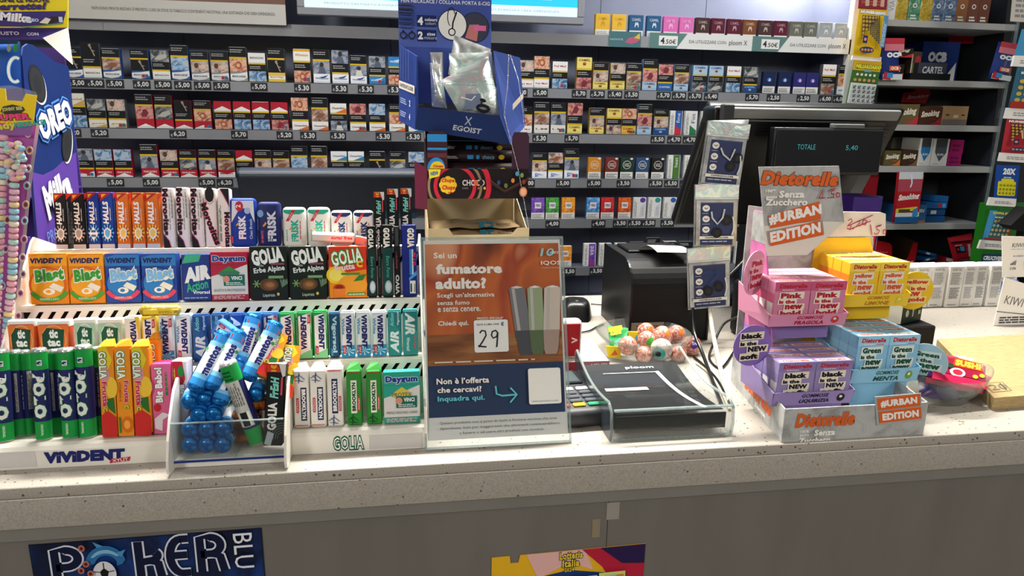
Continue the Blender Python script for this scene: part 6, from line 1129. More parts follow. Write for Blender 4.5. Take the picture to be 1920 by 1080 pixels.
F.pl([fp(1434, 446), fp(1583, 417), fp(1513, 478), fp(1438, 480)], '#e4dfd2'); F.pl([fp(1431, 424), fp(1534, 415), fp(1583, 416), fp(1434, 455)], '#e4dfd2')
cx, cy = fp(1500, 335); F.t('Dietorelle', cx, cy, .155, '#dd642a', w=.88, b=.06, sh=.15, rot=-1, ol='#5a4a40', olw=.03)
for t_, px, py, h_, w_ in (('100%', 1445, 358, .035, .12), ('gusto', 1446, 370, .04, .13), ('Senza', 1484, 364, .08, .29), ('Zucchero', 1474, 379, .075, .48)): cx, cy = fp(px, py); F.t(t_, cx, cy, h_, '#f4f1ea', w=w_, b=.05)
def qd(a, b, c, d, col): F.pl([fp(*a), fp(*b), fp(*c), fp(*d)], col)
qd((1443, 428), (1538, 410), (1535, 377), (1440, 404), '#dd642a'); qd((1441, 458), (1544, 438), (1541, 413), (1437, 433), '#9a9a98'); qd((1443, 461), (1543, 440), (1537, 412), (1440, 436), '#dd642a')
cx, cy = fp(1490, 402); F.t('#URBAN', cx, cy, .125, '#f6f2ec', w=.60, b=.06, rot=11); cx, cy = fp(1490, 435); F.t('EDITION', cx, cy, .125, '#f6f2ec', w=.58, b=.06, rot=11)
def hw(pts, w, col='#b01c44'): F.ln([fp(*p) for p in pts], w, col)
hw([(1533, 371), (1541, 356), (1540, 371)], .012); hw([(1535, 371), (1545, 370)], .01); hw([(1550, 369), (1551, 370)], .014)
hw([(1562, 356), (1556, 358), (1557, 363), (1561, 363), (1560, 369), (1554, 370)], .012); hw([(1567, 361), (1572, 362), (1571, 368), (1566, 369), (1565, 363), (1568, 360)], .012); hw([(1554, 355), (1564, 353)], .01)
dp_('header_print', m, hd)
pcard = card_xy('price_card', ((1548, 444), (1660, 442), (1661, 401), (1652, 398), (1583, 397)), 1.07, '#e2ddd2', .002)
m = MB(); o_ = onY(1548, 446, 1.0695); e_ = onY(1661, 446, 1.0695); t_ = onY(1600, 397, 1.0695); F = Fc(m, o_, V((e_.x-o_.x, 0, 0)), V((0, 0, t_.z-o_.z)), .0002)
def fp(px, py): p = onY(px, py, 1.0695); return ((p.x-o_.x)/F.W, (p.z-o_.z)/F.H)
for s_ in ([(1590, 414), (1596, 410), (1598, 415), (1591, 421), (1596, 424), (1593, 430), (1588, 428)], [(1601, 426), (1599, 430)], [(1606, 416), (1612, 413), (1611, 419), (1605, 424), (1613, 423)], [(1619, 412), (1616, 420), (1622, 422), (1625, 413), (1619, 412)], [(1588, 424), (1636, 403)], [(1592, 430), (1632, 414)], [(1631, 421), (1634, 440)], [(1638, 436), (1639, 438)], [(1650, 423), (1642, 425), (1643, 430), (1648, 432), (1645, 438), (1639, 439)], [(1642, 424), (1652, 421)], [(1655, 430), (1660, 431), (1659, 438), (1654, 438), (1655, 430)]): F.ln([fp(*p) for p in s_], .014, '#b01c44')
dp_('price_writing', m, pcard)
TR = {'pink': ('#cf7a9c', '#d78fae', .96, 1440, 1588, 615, 591, ('GOMMOSE', 'FRAGOLA'), '#a81c3c', '#c83c34'), 'lilac': ('#8672ac', '#9784b8', .90, 1447, 1599, 765, 738, ('GOMMOSE', 'LIQUIRIZIA'), '#241c34', '#1c1a20'), 'yellow': ('#e2bc2c', '#ecc93c', 1.0, 1580, 1705, 578, 553, ('GOMMOSE', 'LIMONE'), '#c0801c', '#e0c83c'), 'blue': ('#7fb4d4', '#8cc0dc', .95, 1594, 1723, 722, 694, ('GOMMOSE', 'MENTA'), '#24503c', '#6a9a3c')}
BX = {'pink': ('#cf82a2', '#c4587e', ('Pink', 'is the', 'new', 'bold'), '#b01c3c'), 'lilac': ('#9787b8', '#8c7cb2', ('black', 'is the', 'NEW', 'soft'), '#1c1626'), 'yellow': ('#eac22e', '#efcf4c', ('yellow', 'is the', 'new', 'gold'), '#d05a34'), 'blue': ('#86bcdc', '#9accE4'.lower(), ('Green', 'is the', 'new', 'power'), '#1c4a3c')}
def sweet_box(k, w, h, d):
    c, c2, wd, ic = BX[k]; m = MB(); m.box((-w/2, 0, 0), (w/2, d, h), c, .0008); F = Fc(m, (-w/2, -.00012, 0), (w, 0, 0), (0, 0, h), .00012)
    F.r(0, .79, 1, 1, c2); F.t('Dietorelle', .5, .905, .1, '#b8242c', w=.78, b=.05, sh=.15); F.dz(.2, .81, .55, .835, 1, '#f0e8e0', 1); F.dz(.62, .81, .9, .835, 1, '#b8242c', 2)
    for t, x, y, ww, hh in ((wd[0], .47, .685, .60, .125), (wd[1], .36, .545, .46, .09), (wd[2], .56, .42, .50, .11), (wd[3], .48, .275, .58, .12)):
        F.pl([(x-ww*.58, y-hh*.72), (x+ww*.58, y-hh*.6), (x+ww*.6, y+hh*.72), (x-ww*.56, y+hh*.6)], '#e9dfcc' if k != 'blue' else '#d8e4dc'); F.t(t, x, y, hh, ic, w=ww, b=.07)
    G = Fc(m, (-w/2-.00012, d, 0), (0, -d, 0), (0, 0, h), .0001); G.r(.12, .1, .88, .5, '#e8e4dc'); G.r(.2, .14, .8, .44, 'barcode'); G.r(0, .52, 1, .72, c2 if k != 'yellow' else '#e88c2c')
    T = Fc(m, (-w/2, 0, h+.0001), (w, 0, 0), (0, d, 0), .0001); T.r(.05, .12, .95, .5, '#ead8cc'); T.t('Dietorelle', .5, .3, .26, '#b8242c', w=.7, b=.04); return m
NM4 = ['foremost row', 'second row back', 'third row back', 'rearmost row']
for k, (c, ci, y, pa, pb, pzb, pzt, words_, tc, fc) in TR.items():
    A, B = onY(pa, pzb, y), onY(pb, pzb, y); z0, z1 = A.z, onY(pa, pzt, y).z; x0, x1 = A.x, B.x; dpt_ = .108
    TRy = empty('tray', (0, 0, 0)); TRy.parent = DS; TRy['label'] = f'{k} cardboard tray'
    TRy.location = V((x0, y, z0))-DS.location
    def tp(name, m):
        for i, v in enumerate(m.v): m.v[i] = (v[0]-x0, v[1]-y, v[2]-z0)
        return obj(name, m, TRy)
    m = MB(); m.prism([(x0+.004, y+.006, z0), (x1-.004, y+.006, z0), (x1, y, z1), (x0, y, z1)], (0, .0018, 0), c); F = Fc(m, (x0+.002, y+.0055, z0), (x1-x0-.004, 0, 0), (0, -.0058, z1-z0), .0002); F.r(0, 0, 1, 1, ci)
    F.t(words_[0], .52, .72, .28, tc, w=.34, b=.03, sh=.15); F.t(words_[1], .52, .3, .32, tc, w=.38, b=.04, sh=.15); F.el(.85, .5, .05, .3, fc, 16); F.el(.845, .58, .02, .1, '#f0e8e0' if k != 'yellow' else '#f4e88c', 10); tp('tray_front', m)
    for xa, s in ((x0, 1), (x1-.0018, -1)):
        m = MB(); m.prism([(xa, y, z1), (xa+s*.004, y+.006, z0), (xa+s*.004, y+dpt_, z0+.0), (xa, y+dpt_, z1+.028)], (.0018, 0, 0), ci); tp('tray_side', m)
    m = MB(); m.box((x0+.004, y+.006, z0), (x1-.004, y+dpt_, z0+.0015), c); tp('tray_floor', m)
    m = MB(); rz_, ry_ = (.048, .012) if k in ('blue', 'lilac') else (.028, .03); rc_ = '#8672ac' if k == 'pink' else c; m.box((x0+.012, y+ry_, max(z0-rz_, 1.0045)), (x1-.012, y+ry_+.002, z0-.0005), rc_); tp('riser', m)
    h = .08; bw = (x1-x0-.013)/2; xq = (x0+x1)/2+.003
    for _ in range(20): h -= ({'pink': 528, 'lilac': 678, 'yellow': 492, 'blue': 629}[k]-pix((xq, y+.009, z0+.0018+h))[1])*-.0004*-1
    me = None
    for r in range(4):
        for s in (-1, 1):
            if me is None: me = sweet_box(k, bw-.0008, h, .0228).mesh('sweets_box')
            o = obj('sweets_box', me, None, (xq+s*bw/2, y+.0085+.0236*r, z0+.0018))
            tag(o, f'{k} sweets box, {NM4[r]}, {"disc-side" if (s < 0) == (k in ("pink", "lilac")) else "inner"} column of {k} tray', 'sweets box', f'{k} sweets boxes in their tray')
    if k in ('pink', 'lilac'):
        pass
def disc(name, px, py, y, r, rz, c, words_, ic, fc='#eadfcf', cut=False):
    p = onY(px, py, y); m = MB(); n = 28; pts = [(r*math.cos(2*math.pi*i/n), 0, r*math.sin(2*math.pi*i/n)) for i in range(n)]
    if cut: pts = [(min(a, r*.72), b, cc_) for a, b, cc_ in pts]
    m.prism(pts, (0, .0012, 0), c); F = Fc(m, (-r, -.0003, -r), (2*r, 0, 0), (0, 0, 2*r), .0002)
    for (t, x, y_, w, h) in words_:
        F.pl([(x-w*.56, y_-h*.75), (x+w*.56, y_-h*.65), (x+w*.58, y_+h*.75), (x-w*.56, y_+h*.68)], fc); F.t(t, x, y_, h, ic, w=w, b=.07)
    o = obj(name, m, DS, p-DS.location, (0, 0, rz)); return o
disc('slogan_disc', 1416, 512, 1.0, .035, math.radians(35), '#eaa0bc', (('Pink', .56, .72, .5, .13), ('is the', .42, .56, .4, .1), ('new', .56, .41, .46, .12), ('bold', .52, .24, .5, .13)), '#b82840', '#efb6c4', True)
disc('slogan_disc', 1411, 648, .945, .032, math.radians(6), '#8468b4', (('black', .46, .74, .56, .13), ('is the', .38, .56, .44, .1), ('NEW', .62, .42, .5, .13), ('soft', .42, .24, .46, .13)), '#16121c', '#e8dcc8')
disc('slogan_disc', 1715, 545, 1.06, .0335, math.radians(-4), '#e8c02c', (('yellow', .5, .72, .66, .13), ('is the', .58, .56, .4, .1), ('new', .42, .42, .46, .12), ('gold', .52, .26, .52, .13)), '#c8402c', '#ecd88c')
disc('slogan_disc', 1735, 680, .985, .0325, math.radians(-38), '#a8cede', (('Green', .5, .72, .56, .12), ('is the', .42, .56, .44, .1), ('new', .6, .42, .46, .12), ('power', .5, .26, .6, .13)), '#1c5a44', '#d8e6e2')
# right-hand spine of the display
m = MB(); m.prism([(.69, 1.094, 1.05), (.815, 1.094, 1.05), (.815, 1.094, 1.20), (.79, 1.094, 1.26), (.69, 1.094, 1.26)], (0, .003, 0), '#d8b22c'); dp_('back_wall', m)
# ================================================================ far counter end: bowl, board, boxes
pb = onZ(1803, 770, 1.0); BC = V((pb.x+.0, pb.y+.045, 1.0)); m = MB(); R_ = .067
def leaf(r, z, n=44): return [(r*math.cos(t)*(1+.16*math.cos(t)**8), r*math.sin(t)*.86, z+(.006*math.cos(t)**8 if z > .04 else 0)) for t in [2*math.pi*i/n for i in range(n)]]
rings = [leaf(.03, .0006), leaf(.038, .003), leaf(.06, .03), leaf(R_, .052), leaf(R_+.0015, .053), leaf(R_-.001, .050), leaf(.058, .029), leaf(.034, .004)]
n = 44; m.add([p for r in rings for p in r], [(i*n+j, i*n+(j+1) % n, (i+1)*n+(j+1) % n, (i+1)*n+j) for i in range(len(rings)-1) for j in range(n)]+[tuple(range(n-1, -1, -1))], 'bowl_glass', True)
tag(obj('glass_bowl', m, None, BC), 'leaf-shaped clear glass bowl holding crimson and purple sweets bags', 'bowl')
def bag(name, pts, y, y2, mat, label, pr=None, dep=.008):
    P4 = [onY(*pts[0], y), onY(*pts[1], y), onY(*pts[2], y2), onY(*pts[3], y2)]
    nn = (P4[1]-P4[0]).cross(P4[3]-P4[0]).normalized()
    f = lambda u, v, s: tuple(P4[0].lerp(P4[1], u).lerp(P4[3].lerp(P4[2], u), v)+nn*(s*dep*(1-(2*u-1)**4)*(1-(2*v-1)**4)+.0015*math.sin(9*u+6*v)))
    m = MB(); m.grid(lambda u, v: f(u, v, 1), 14, 10, mat); m.grid(lambda u, v: f(u, v, -1), 14, 10, mat)
    if pr: pr(Fc(m, P4[0]+nn*(dep+.002), P4[1]-P4[0], P4[3]-P4[0], .0003))
    return tag(obj(name, m), label, 'sweets bag', 'sweets bags in the leaf bowl')
pm('crimson_bag', '#a3163c', .3); pm('purple_bag', '#3c2a5c', .35)
bag('sweets_bag', ((1722, 744), (1800, 750), (1797, 715), (1722, 698)), BC.y-.035, BC.y+.0, 'purple_bag', 'dark purple sweets bag lying low in the leaf bowl', lambda F: (F.r(.1, .7, .5, .9, '#7a4cc0'), F.t('Fruttini', .55, .25, .12, '#8c84a8', w=.5, rot=8)), .012)
bag('sweets_bag', ((1762, 750), (1815, 745), (1838, 722), (1765, 712)), BC.y-.01, BC.y+.02, '#1e1a24', 'near-black sweets bag at the pointed end of the leaf bowl', None, .012)
bag('sweets_bag', ((1735, 718), (1842, 740), (1858, 708), (1745, 662)), BC.y-.03, BC.y+.035, 'crimson_bag', 'crimson sweets bag lying uppermost in the leaf bowl', lambda F: (F.pl([(.05, .3), (.95, .3), (.95, .8), (.1, .8)], '#8c1432'), F.t('gummy', .55, .9, .14, '#e8c8cc', w=.36, b=.04), F.pl([(.35, .58), (.9, .58), (.9, .84), (.38, .86)], '#d83c1c'), F.t('SUSHI', .62, .71, .2, '#f0d83c', w=.46, b=.06), F.el(.45, .38, .14, .14, '#e8dcd4', 16), F.el(.45, .38, .09, .09, '#b8243c', 14), F.el(.3, .55, .08, .08, '#2c3a24', 12), F.el(.88, .42, .05, .06, '#f0d02c', 12), F.el(.76, .34, .05, .06, '#f0d02c', 12), F.r(.02, .0, .98, .24, '#b81c48')))
bag('sweets_bag', ((1732, 690), (1790, 705), (1800, 672), (1740, 655)), BC.y+.0, BC.y+.05, 'crimson_bag', 'crimson sweets bag behind the uppermost crimson one', None, .008)
A, B = onZ(1864, 746, 1.022), onZ(1757, 636, 1.022); dx = V((.5, .03, 0)); m = MB()
m.prism([A+V((0, 0, -.0212)), A+dx+V((0, 0, -.0212)), B+dx+V((0, 0, -.0212)), B+V((0, 0, -.0212))], (0, 0, .0212), 'wood_board'); F = Fc(m, A+V((.012, .016, .0002)), V((.045, .004, 0)), (B-A)*.16, .0002)
F.ln([(.05, .1), (.05, .9), (.9, .9), (.9, .1), (.05, .1)], .03, '#4a4434'); F.t('20', .5, .5, .5, '#6a6450', b=.02); F.r(.7, .2, .75, .8, '#4a4434'); tag(obj('wooden_board', m), 'thick pale wooden board lying on the counter by the bowl', 'board')
# white boxes in a row
yk = 1.53
for k, (a, b) in enumerate(((1684, 1708), (1710, 1738), (1740, 1768), (1770, 1797), (1799, 1821), (1822, 1843), (1846, 1873), (1874, 1898))):
    A, B = onY(a, 577, yk), onY(b, 577, yk); m = MB(); w = B.x-A.x; h = .105; m.box((-w/2, 0, 0), (w/2, .05, h), '#dcdad4', .001); F = Fc(m, (-w/2, -.0001, 0), (w, 0, 0), (0, 0, h)); F.t('KAPTEL', .5, .92, .05, '#55565a', w=.62); F.dz(.15, .56, .85, .86, 9, '#7c7c7c', k, .5); F.dz(.18, .22, .86, .5, 8, '#55565a' if k % 2 else '#8a8a8a', k+9, .5); F.dz(.15, .05, .8, .1, 1, '#9a9a98', k)
    tag(obj('white_box', m, None, ((A.x+B.x)/2, yk+.002*(k % 3), 1.0006)), f'{ORD[k]} narrow white box in the row, counting from the yellow display', 'box', 'white boxes in a row at the counter back')
# black box with green box on it
m = MB(); a, b = onY(1650, 640, 1.17), onY(1752, 640, 1.17); zt = onY(1730, 612, 1.17).z; m.box((a.x, 1.17, 1.0006), (b.x, 1.30, zt), 'black_matte', .003); tag(obj('black_box', m), 'plain black box standing behind the grey sweets display', 'box')
a, b = onY(1645, 612, 1.19), onY(1738, 612, 1.19); c = onY(1684, 612, 1.19); m = MB(); z1 = onY(1730, 556, 1.19).z
m.prism([(a.x, 1.22, zt+.001), (c.x, 1.185, zt+.001), (b.x, 1.21, zt+.001), (b.x, 1.28, zt+.001), (a.x, 1.28, zt+.001)], (0, 0, z1-zt), '#22332e'); F = Fc(m, (c.x+.0005, 1.1848, zt+.001), (b.x-c.x, .025, 0), (0, 0, z1-zt), .0002); F.el(.25, .35, .08, .14, '#aab4ae', 10); F.r(.5, .2, .56, .45, '#aab4ae'); F.el(.53, .5, .06, .1, '#aab4ae', 10); F.r(.78, .25, .9, .4, '#aab4ae')
F = Fc(m, (a.x, 1.2197, zt+.001), (c.x-a.x, -.035, 0), (0, 0, z1-zt), .0002); F.r(0, 0, 1, 1, '#d8d8d0'); F.t('fo', .3, .45, .15, '#2a2c2c', b=.02); F.t('1SS', .4, .2, .13, '#2a2c2c', b=.02); tag(obj('green_box', m), 'dark green and white box on top of the black box', 'box')
# white vape display box at the far end
yk2 = 1.375; A, B = onY(1857, 640, yk2), onY(1990, 640, yk2); z0 = 1.0006; za = onY(1870, 560, yk2).z
KW = empty('vape_display', (A.x, yk2, z0)); tag(KW, 'white display box with tall back and blue packs at counter end', 'display box')
kp = lambda px, py, y=yk2: onY(px, py, y)-V((A.x, yk2, z0))
ztop = kp(1880, 520).z
m = MB(); q = [V((0, 0, 0)), V((B.x-A.x, 0, 0)), kp(1990, 660), kp(1884, 520)]; q[2].z = .06; m.prism(q, (0, .002, 0), 'clean_white'); u = V((B.x-A.x, 0, 0)); F = Fc(m, (0, -.0003, 0), u, (0, 0, ztop), .0002)
F.t('KIWI', .22, .50, .17, '#6a6c72', w=.26, rot=-12); F.ln([(.40, .35), (.40, .48), (.56, .46), (.56, .33), (.40, .35)], .012, '#6a6c72'); F.t('GO', .48, .405, .09, '#6a6c72', w=.11, rot=-8); F.ln([(.0, .30), (1, .1)], .008, '#24262c'); F.dz(.06, .05, .55, .2, 3, '#3a3c42', 3); obj('front_panel', m, KW)
m = MB(); q = [kp(1880, 520, yk2+.02), kp(2000, 560, yk2+.02), kp(2010, 445, yk2+.02), kp(1879, 443, yk2+.02)]; q[1].z = q[0].z; m.prism(q, (0, .002, 0), 'clean_white'); F = Fc(m, q[0]-V((0, .0003, 0)), q[1]-q[0], V((0, 0, q[3].z-q[0].z)), .0002)
F.t('KIWI', .13, .78, .1, '#55575d', w=.16); F.t('GO', .285, .78, .05, '#55575d', w=.06); F.ln([(.245, .72), (.245, .84), (.325, .84), (.325, .72), (.245, .72)], .006, '#55575d'); F.dz(.04, .68, .34, .70, 1, '#9a9ca0', 1); F.t('BLUEBERRY ICE', .2, .52, .04, '#3c54a0', w=.22)
for k in range(4): F.r(.075+.018*k, .30, .086+.018*k, .34+.025*k, '#4a4c52')
F.el(.30, .35, .045, .05, '#6a6c72', 14); F.el(.30, .345, .036, .035, '#f2efe8', 14); F.t('2.0%', .11, .22, .06, '#4a4c52', w=.085, b=.02); F.t('750', .30, .22, .06, '#4a4c52', w=.07, b=.02); obj('back_card', m, KW)
for k in range(4):
    p = onY(1893+11*k, 545+8*k, yk2+.016-.0*k); m = MB(); m.box((-.011, -.003, -.03), (.03, .003, .02), '#2c58a4', .001); F = Fc(m, (-.011, -.0032, -.03), (.041, 0, 0), (0, 0, .05)); F.t('KIWI', .3, .5, .26, '#c8d4ec', rot=-60, w=.5, b=.02)
    tag(obj('vape_pack', m, None, p+V((0, -.0045*k+.012, .0)), (0, math.radians(-4), 0)), ['blue pack deepest in the white display box', 'blue pack second deepest in the white display box', 'blue pack third in the white display box', 'blue pack foremost in the white display box'][k], 'vape pack', 'blue packs in the white display')
# ================================================================ cabinet of smoking papers
YK = 2.40; KX0, KX1 = 1.675, 2.20
CB = empty('paper_cabinet', (KX0, YK, 0)); tag(CB, 'grey open cabinet of rolling papers and filters beside the cigarette shelves', 'cabinet')
def cb(name, m):
    for i, v in enumerate(m.v): m.v[i] = (v[0]-KX0, v[1]-YK, v[2])
    return obj(name, m, CB)
m = MB(); m.box((KX0, 2.66, .5), (KX1+.45, 2.68, 2.3), 'cabinet_dark'); cb('back_panel', m)
m = MB(); m.box((KX0-.008, 2.41, .5), (KX0, 2.66, 2.3), 'cabinet_dark'); cb('side_panel', m)
m = MB(); m.box((KX1, 2.42, .5), (KX1+.012, 2.66, 2.3), 'cabinet_dark'); cb('side_panel', m)
m = MB(); m.box((KX1-.012, YK-.012, .5), (KX1-.006, YK-.003, 2.3), 'acrylic_edge'); cb('clear_post', m)
KZ = [1.792, 1.593, 1.436, 1.286, 1.072, .84]
for z in KZ: m = MB(); m.box((KX0, YK, z-.022), (KX1, 2.66, z), 'cabinet_shelf', .001); cb('shelf', m)
def kx(px, k, y=2.42): return fx(px, y, KZ[k])
def kbox(k, pa, pb, ptop, c, d, label, pr=None, y=2.42, cat='box', name='carton', lift=0.0008, rz=0, top=None, grp=None, side=None):
    xa, xb = kx(pa, k, y), kx(pb, k, y); z = KZ[k]+lift; h = onY((pa+pb)/2, ptop, y).z-z; w = xb-xa; m = MB(); m.box((-w/2, 0, 0), (w/2, d, h), side or c, .0012)
    F = Fc(m, (-w/2+.0004, -.00015, 0), (w-.0008, 0, 0), (0, 0, h), .0002); F.r(0, 0, 1, .998, c)
    if pr: pr(F)
    return tag(obj(name, m, None, ((xa+xb)/2, y, z), (0, 0, rz)), label, cat, grp)
def via(F): F.t('VIA', .62, .4, .5, '#8c9094', rot=90, w=.3); F.dz(.2, .1, .3, .6, 1, '#a8acb0', 2, .6, True)
def ring(F): F.ar(.5, .42, .16, .05, 0, 360, .07, '#e4e4dc'); F.dz(.2, .05, .8, .2, 2, '#e8e8e0', 3)
for k, (a, b, c, lab, pr) in enumerate(((1670, 1682, '#dcdcd8', 'white carton with upright grey lettering at the cabinet end', via), (1684, 1692, '#e4e2dc', 'slim white carton between two lettered white cartons', None), (1694, 1717, '#d8d8d6', 'white carton with upright grey lettering beside golden foil carton', via), (1718, 1741, 'gold_foil', 'golden foil carton beside the white cartons', None), (1743, 1766, 'green_foil', 'pale green foil carton between two golden ones', ring), (1767, 1790, 'gold_foil', 'golden foil carton beside the blue-grey foil cartons', None), (1791, 1813, 'bluegrey_foil', 'blue-grey foil carton touching the golden carton', ring), (1814, 1838, 'bluegrey_foil', 'blue-grey foil carton touching the brown cartons', ring), (1839, 1861, '#8c5c3a', 'light brown carton touching the blue-grey foil carton', ring), (1862, 1884, '#6e4434', 'dark brown carton in the middle of the brown ones', ring), (1885, 1906, '#6a4032', 'dark brown carton at the cabinet post', ring))):
    kbox(0, a, b, -28, c, .12, lab, pr, grp='cartons on the top cabinet shelf')
SMK = lambda c, b=.62, h=.36: (lambda F: F.t('Smoking', .48, b, h, c, w=.78, sh=.3, b=.05, rot=6))
def smok(bg, tri, c='#d8d2bc'):
    def f(F): F.r(0, 0, 1, 1, bg); F.pl([(.45, 0), (1, 0), (1, .45), (.75, .14)], tri); F.t('Smoking', .48, .58, .42, c, w=.84, sh=.3, b=.05, rot=7); F.dz(.5, .3, .8, .36, 1, tri, 3)
    return f
kbox(1, 1683, 1738, 121, '#22221f', .14, 'black box of papers with red corner, lower of two stacked', smok('#22221f', '#c8343c'), y=2.43)
kbox(1, 1692, 1752, 91, '#22221f', .14, 'black box of papers with red corner, upper of two stacked', smok('#22221f', '#c8343c'), y=2.435, lift=.078)
kbox(1, 1752, 1772, 98, '#4a3c2c', .10, 'narrow olive and red box with candy-striped edge', lambda F: (F.r(.1, .1, .6, .6, '#6a6a3c'), F.el(.65, .7, .3, .16, '#a8343c'), F.r(.0, .0, .1, .9, '#d8d0c4')), y=2.45)
kbox(1, 1778, 1852, 80, '#142c6c', .13, 'large blue display carton with white letters and red flap behind', lambda F: (F.t('OCB', .42, .62, .26, '#d8dade', w=.52, b=.08), F.pl([(.62, .0), (.96, 0), (.96, .5)], '#d4d4d0'), F.dz(.1, .3, .3, .34, 1, '#8c98b8', 1)), y=2.52, side='#101f4c')
m = MB(); q = [onY(*p, 2.60) for p in ((1778, 82), (1856, 82), (1782, 50))]; m.prism(q, (0, .002, 0), '#a01c28'); F = Fc(m, q[0]-V((0, .0003, 0)), q[1]-q[0], q[2]-q[0]); F.t('VICTORY', .22, .14, .14, '#5c1418', w=.3); tag(obj('carton_flap', m), 'dark red triangular card flap rising behind the blue display carton', 'card')
kbox(1, 1766, 1824, 119, '#3a3c44', .07, 'low dark grey box with pale serif lettering in front', lambda F: F.t('CARTEL', .52, .58, .4, '#c8ccd0', w=.74, b=.02, sh=.1), y=2.425, side='#2a2c32')
kbox(1, 1752, 1832, 139, '#121316', .05, 'shallow black tray before the dark grey box', None, y=2.405, cat='tray', name='tray')
def ocb_bag(F): F.r(.0, .86, 1, 1, '#c03848'); F.r(0, .70, 1, .86, '#d87a88'); F.r(0, .0, 1, .14, '#d8dcdc'); F.t('OCB', .52, .60, .13, '#eef0f2', w=.78, b=.09); F.r(.3, .22, .85, .34, '#e0602c'); F.t('OCB', .58, .28, .08, '#f4f0ea', w=.4, b=.06); F.pl([(.0, .02), (.4, .0), (.35, .16), (.05, .2)], '#b83040'); F.r(.2, .05, .5, .17, '#3c8cc0')
def kpouch(pts, y, mat, label, pr, dep=.012): 
    pouch('filter_bag', pts, y, mat, label, None, dep, pr)
kpouch(((1650, 150), (1686, 150), (1684, 72), (1655, 72)), 2.385, '#1f3478', 'blue and red filter bag hanging beside the lottery tickets', ocb_bag)
kpouch(((1852, 147), (1888, 153), (1906, 90), (1872, 78)), 2.385, '#1f3478', 'blue and red filter bag hanging askew at the cabinet post', ocb_bag)
kbox(2, 1650, 1666, 190, '#58a83c', .1, 'bright green box behind the till screen corner', lambda F: F.t('IZEN', .55, .3, .3, '#eef4e4', w=.8, b=.05), y=2.46)
kbox(2, 1668, 1720, 193, '#1c1e22', .1, 'black carton with shield logo beside the brown boxes', lambda F: (F.t('RK', .62, .62, .28, '#c8c8c4', w=.25, b=.06), F.t('E', .66, .36, .22, '#c8c8c4', b=.06), F.r(.76, .2, .92, .8, '#7a4a3c')), y=2.45)
m = MB(); q = [onY(*p, 2.6) for p in ((1690, 192), (1735, 194), (1745, 176), (1738, 156), (1720, 156), (1714, 172), (1694, 174))]; m.prism(q, (0, .003, 0), '#b4242c'); F = Fc(m, onY(1692, 188, 2.598), V((.13, 0, .0)), V((0, 0, .045))); F.t('Smoking', .5, .3, .4, '#e0b4b0', w=.7, sh=.3, rot=5, b=.03); tag(obj('header_card', m), 'red card with script rising behind the brown paper boxes', 'card')
kbox(2, 1722, 1771, 196, '#6a5c38', .1, 'olive box of papers with large white script and red corner', smok('#6a5c38', '#c8343c', '#ece6d4'), y=2.43)
kbox(2, 1773, 1818, 201, '#4a2c1e', .1, 'dark brown box of papers with white script and red corner', smok('#4a2c1e', '#a02430', '#ece0c8'), y=2.43)
kbox(2, 1820, 1871, 200, '#a0805a', .1, 'kraft cardboard box fading to grey at the cabinet post', lambda F: (F.r(0, 0, 1, .3, '#6c645c'), F.r(.12, .5, .26, .56, '#1c1814'), F.r(.75, .5, .88, .56, '#1c1814'), F.t('ADS', .52, .46, .16, '#e8e0d4', w=.2, b=.04)), y=2.43)
kbox(3, 1652, 1662, 300, '#2c5cb4', .08, 'little blue box edge beside the orange box', None, y=2.43)
kbox(3, 1664, 1697, 283, '#d8561c', .1, 'orange open box of papers with white corner', lambda F: (F.pl([(.1, 1), (.3, .72), (.7, .72), (.85, 1)], '#3a2c28'), F.t('OCB', .5, .34, .2, '#f4ece4', w=.5, b=.08), F.pl([(.65, 0), (1, 0), (1, .45)], '#f0e4d8')), y=2.43)
kbox(3, 1705, 1738, 283, '#5c5430', .1, 'small olive box of papers with orange corner', smok('#5c5430', '#d8702c', '#ece6d4'), y=2.43)
kbox(3, 1740, 1772, 282, '#3c281c', .1, 'small dark brown box of papers beside the white cartons', smok('#3c281c', '#7a5c3c', '#ece0c8'), y=2.43)
kbox(3, 1697, 1727, 252, '#231e1c', .07, 'dark brown carton standing at the back in the shade', lambda F: F.t('Smoking', .5, .8, .2, '#4a3c34', w=.8, sh=.3), y=2.58)
kbox(3, 1727, 1776, 258, '#5a5850', .08, 'grey carton at the back behind the script boxes', lambda F: F.ln([(.7, .5), (.78, .7), (.84, .5), (.92, .66)], .02, '#1c1c1a'), y=2.56)
def chev(c): return lambda F: (F.pl([(.15, 1), (.15, .55), (.5, .2), (.88, .55), (.88, 1)], '#44464a'), F.pl([(.15, .68), (.15, .5), (.5, .16), (.88, .5), (.88, .68)], c), F.t('SLIM', .5, .42, .08, '#e4ecf0', w=.4, b=.03), F.dz(.1, .07, .6, .1, 1, '#8a8a86', 2))
kbox(3, 1773, 1799, 260, '#dcdcd4', .1, 'white filter carton with blue chevron', chev('#2c7ab4'), y=2.43)
kbox(3, 1801, 1833, 261, '#dcdcd4', .1, 'white filter carton with grey chevron', chev('#50565a'), y=2.43)
kbox(3, 1835, 1862, 286, '#94145c', .1, 'magenta packet, lower of two stacked at the cabinet post', lambda F: F.dz(.15, .2, .9, .8, 2, '#6a0c40', 1), y=2.43)
kbox(3, 1837, 1863, 263, '#94145c', .1, 'magenta packet, upper of two stacked at the cabinet post', lambda F: F.dz(.15, .2, .9, .8, 2, '#6a0c40', 2), y=2.432, lift=.045)
kbox(4, 1640, 1662, 333, '#4c3c30', .1, 'brown and red open carton behind the purple box', lambda F: F.r(.72, 0, 1, .8, '#c8342c'), y=2.46)
kbox(4, 1664, 1690, 326, '#a81c28', .1, 'deep red carton behind the red sweets-like filter bag', None, y=2.47)
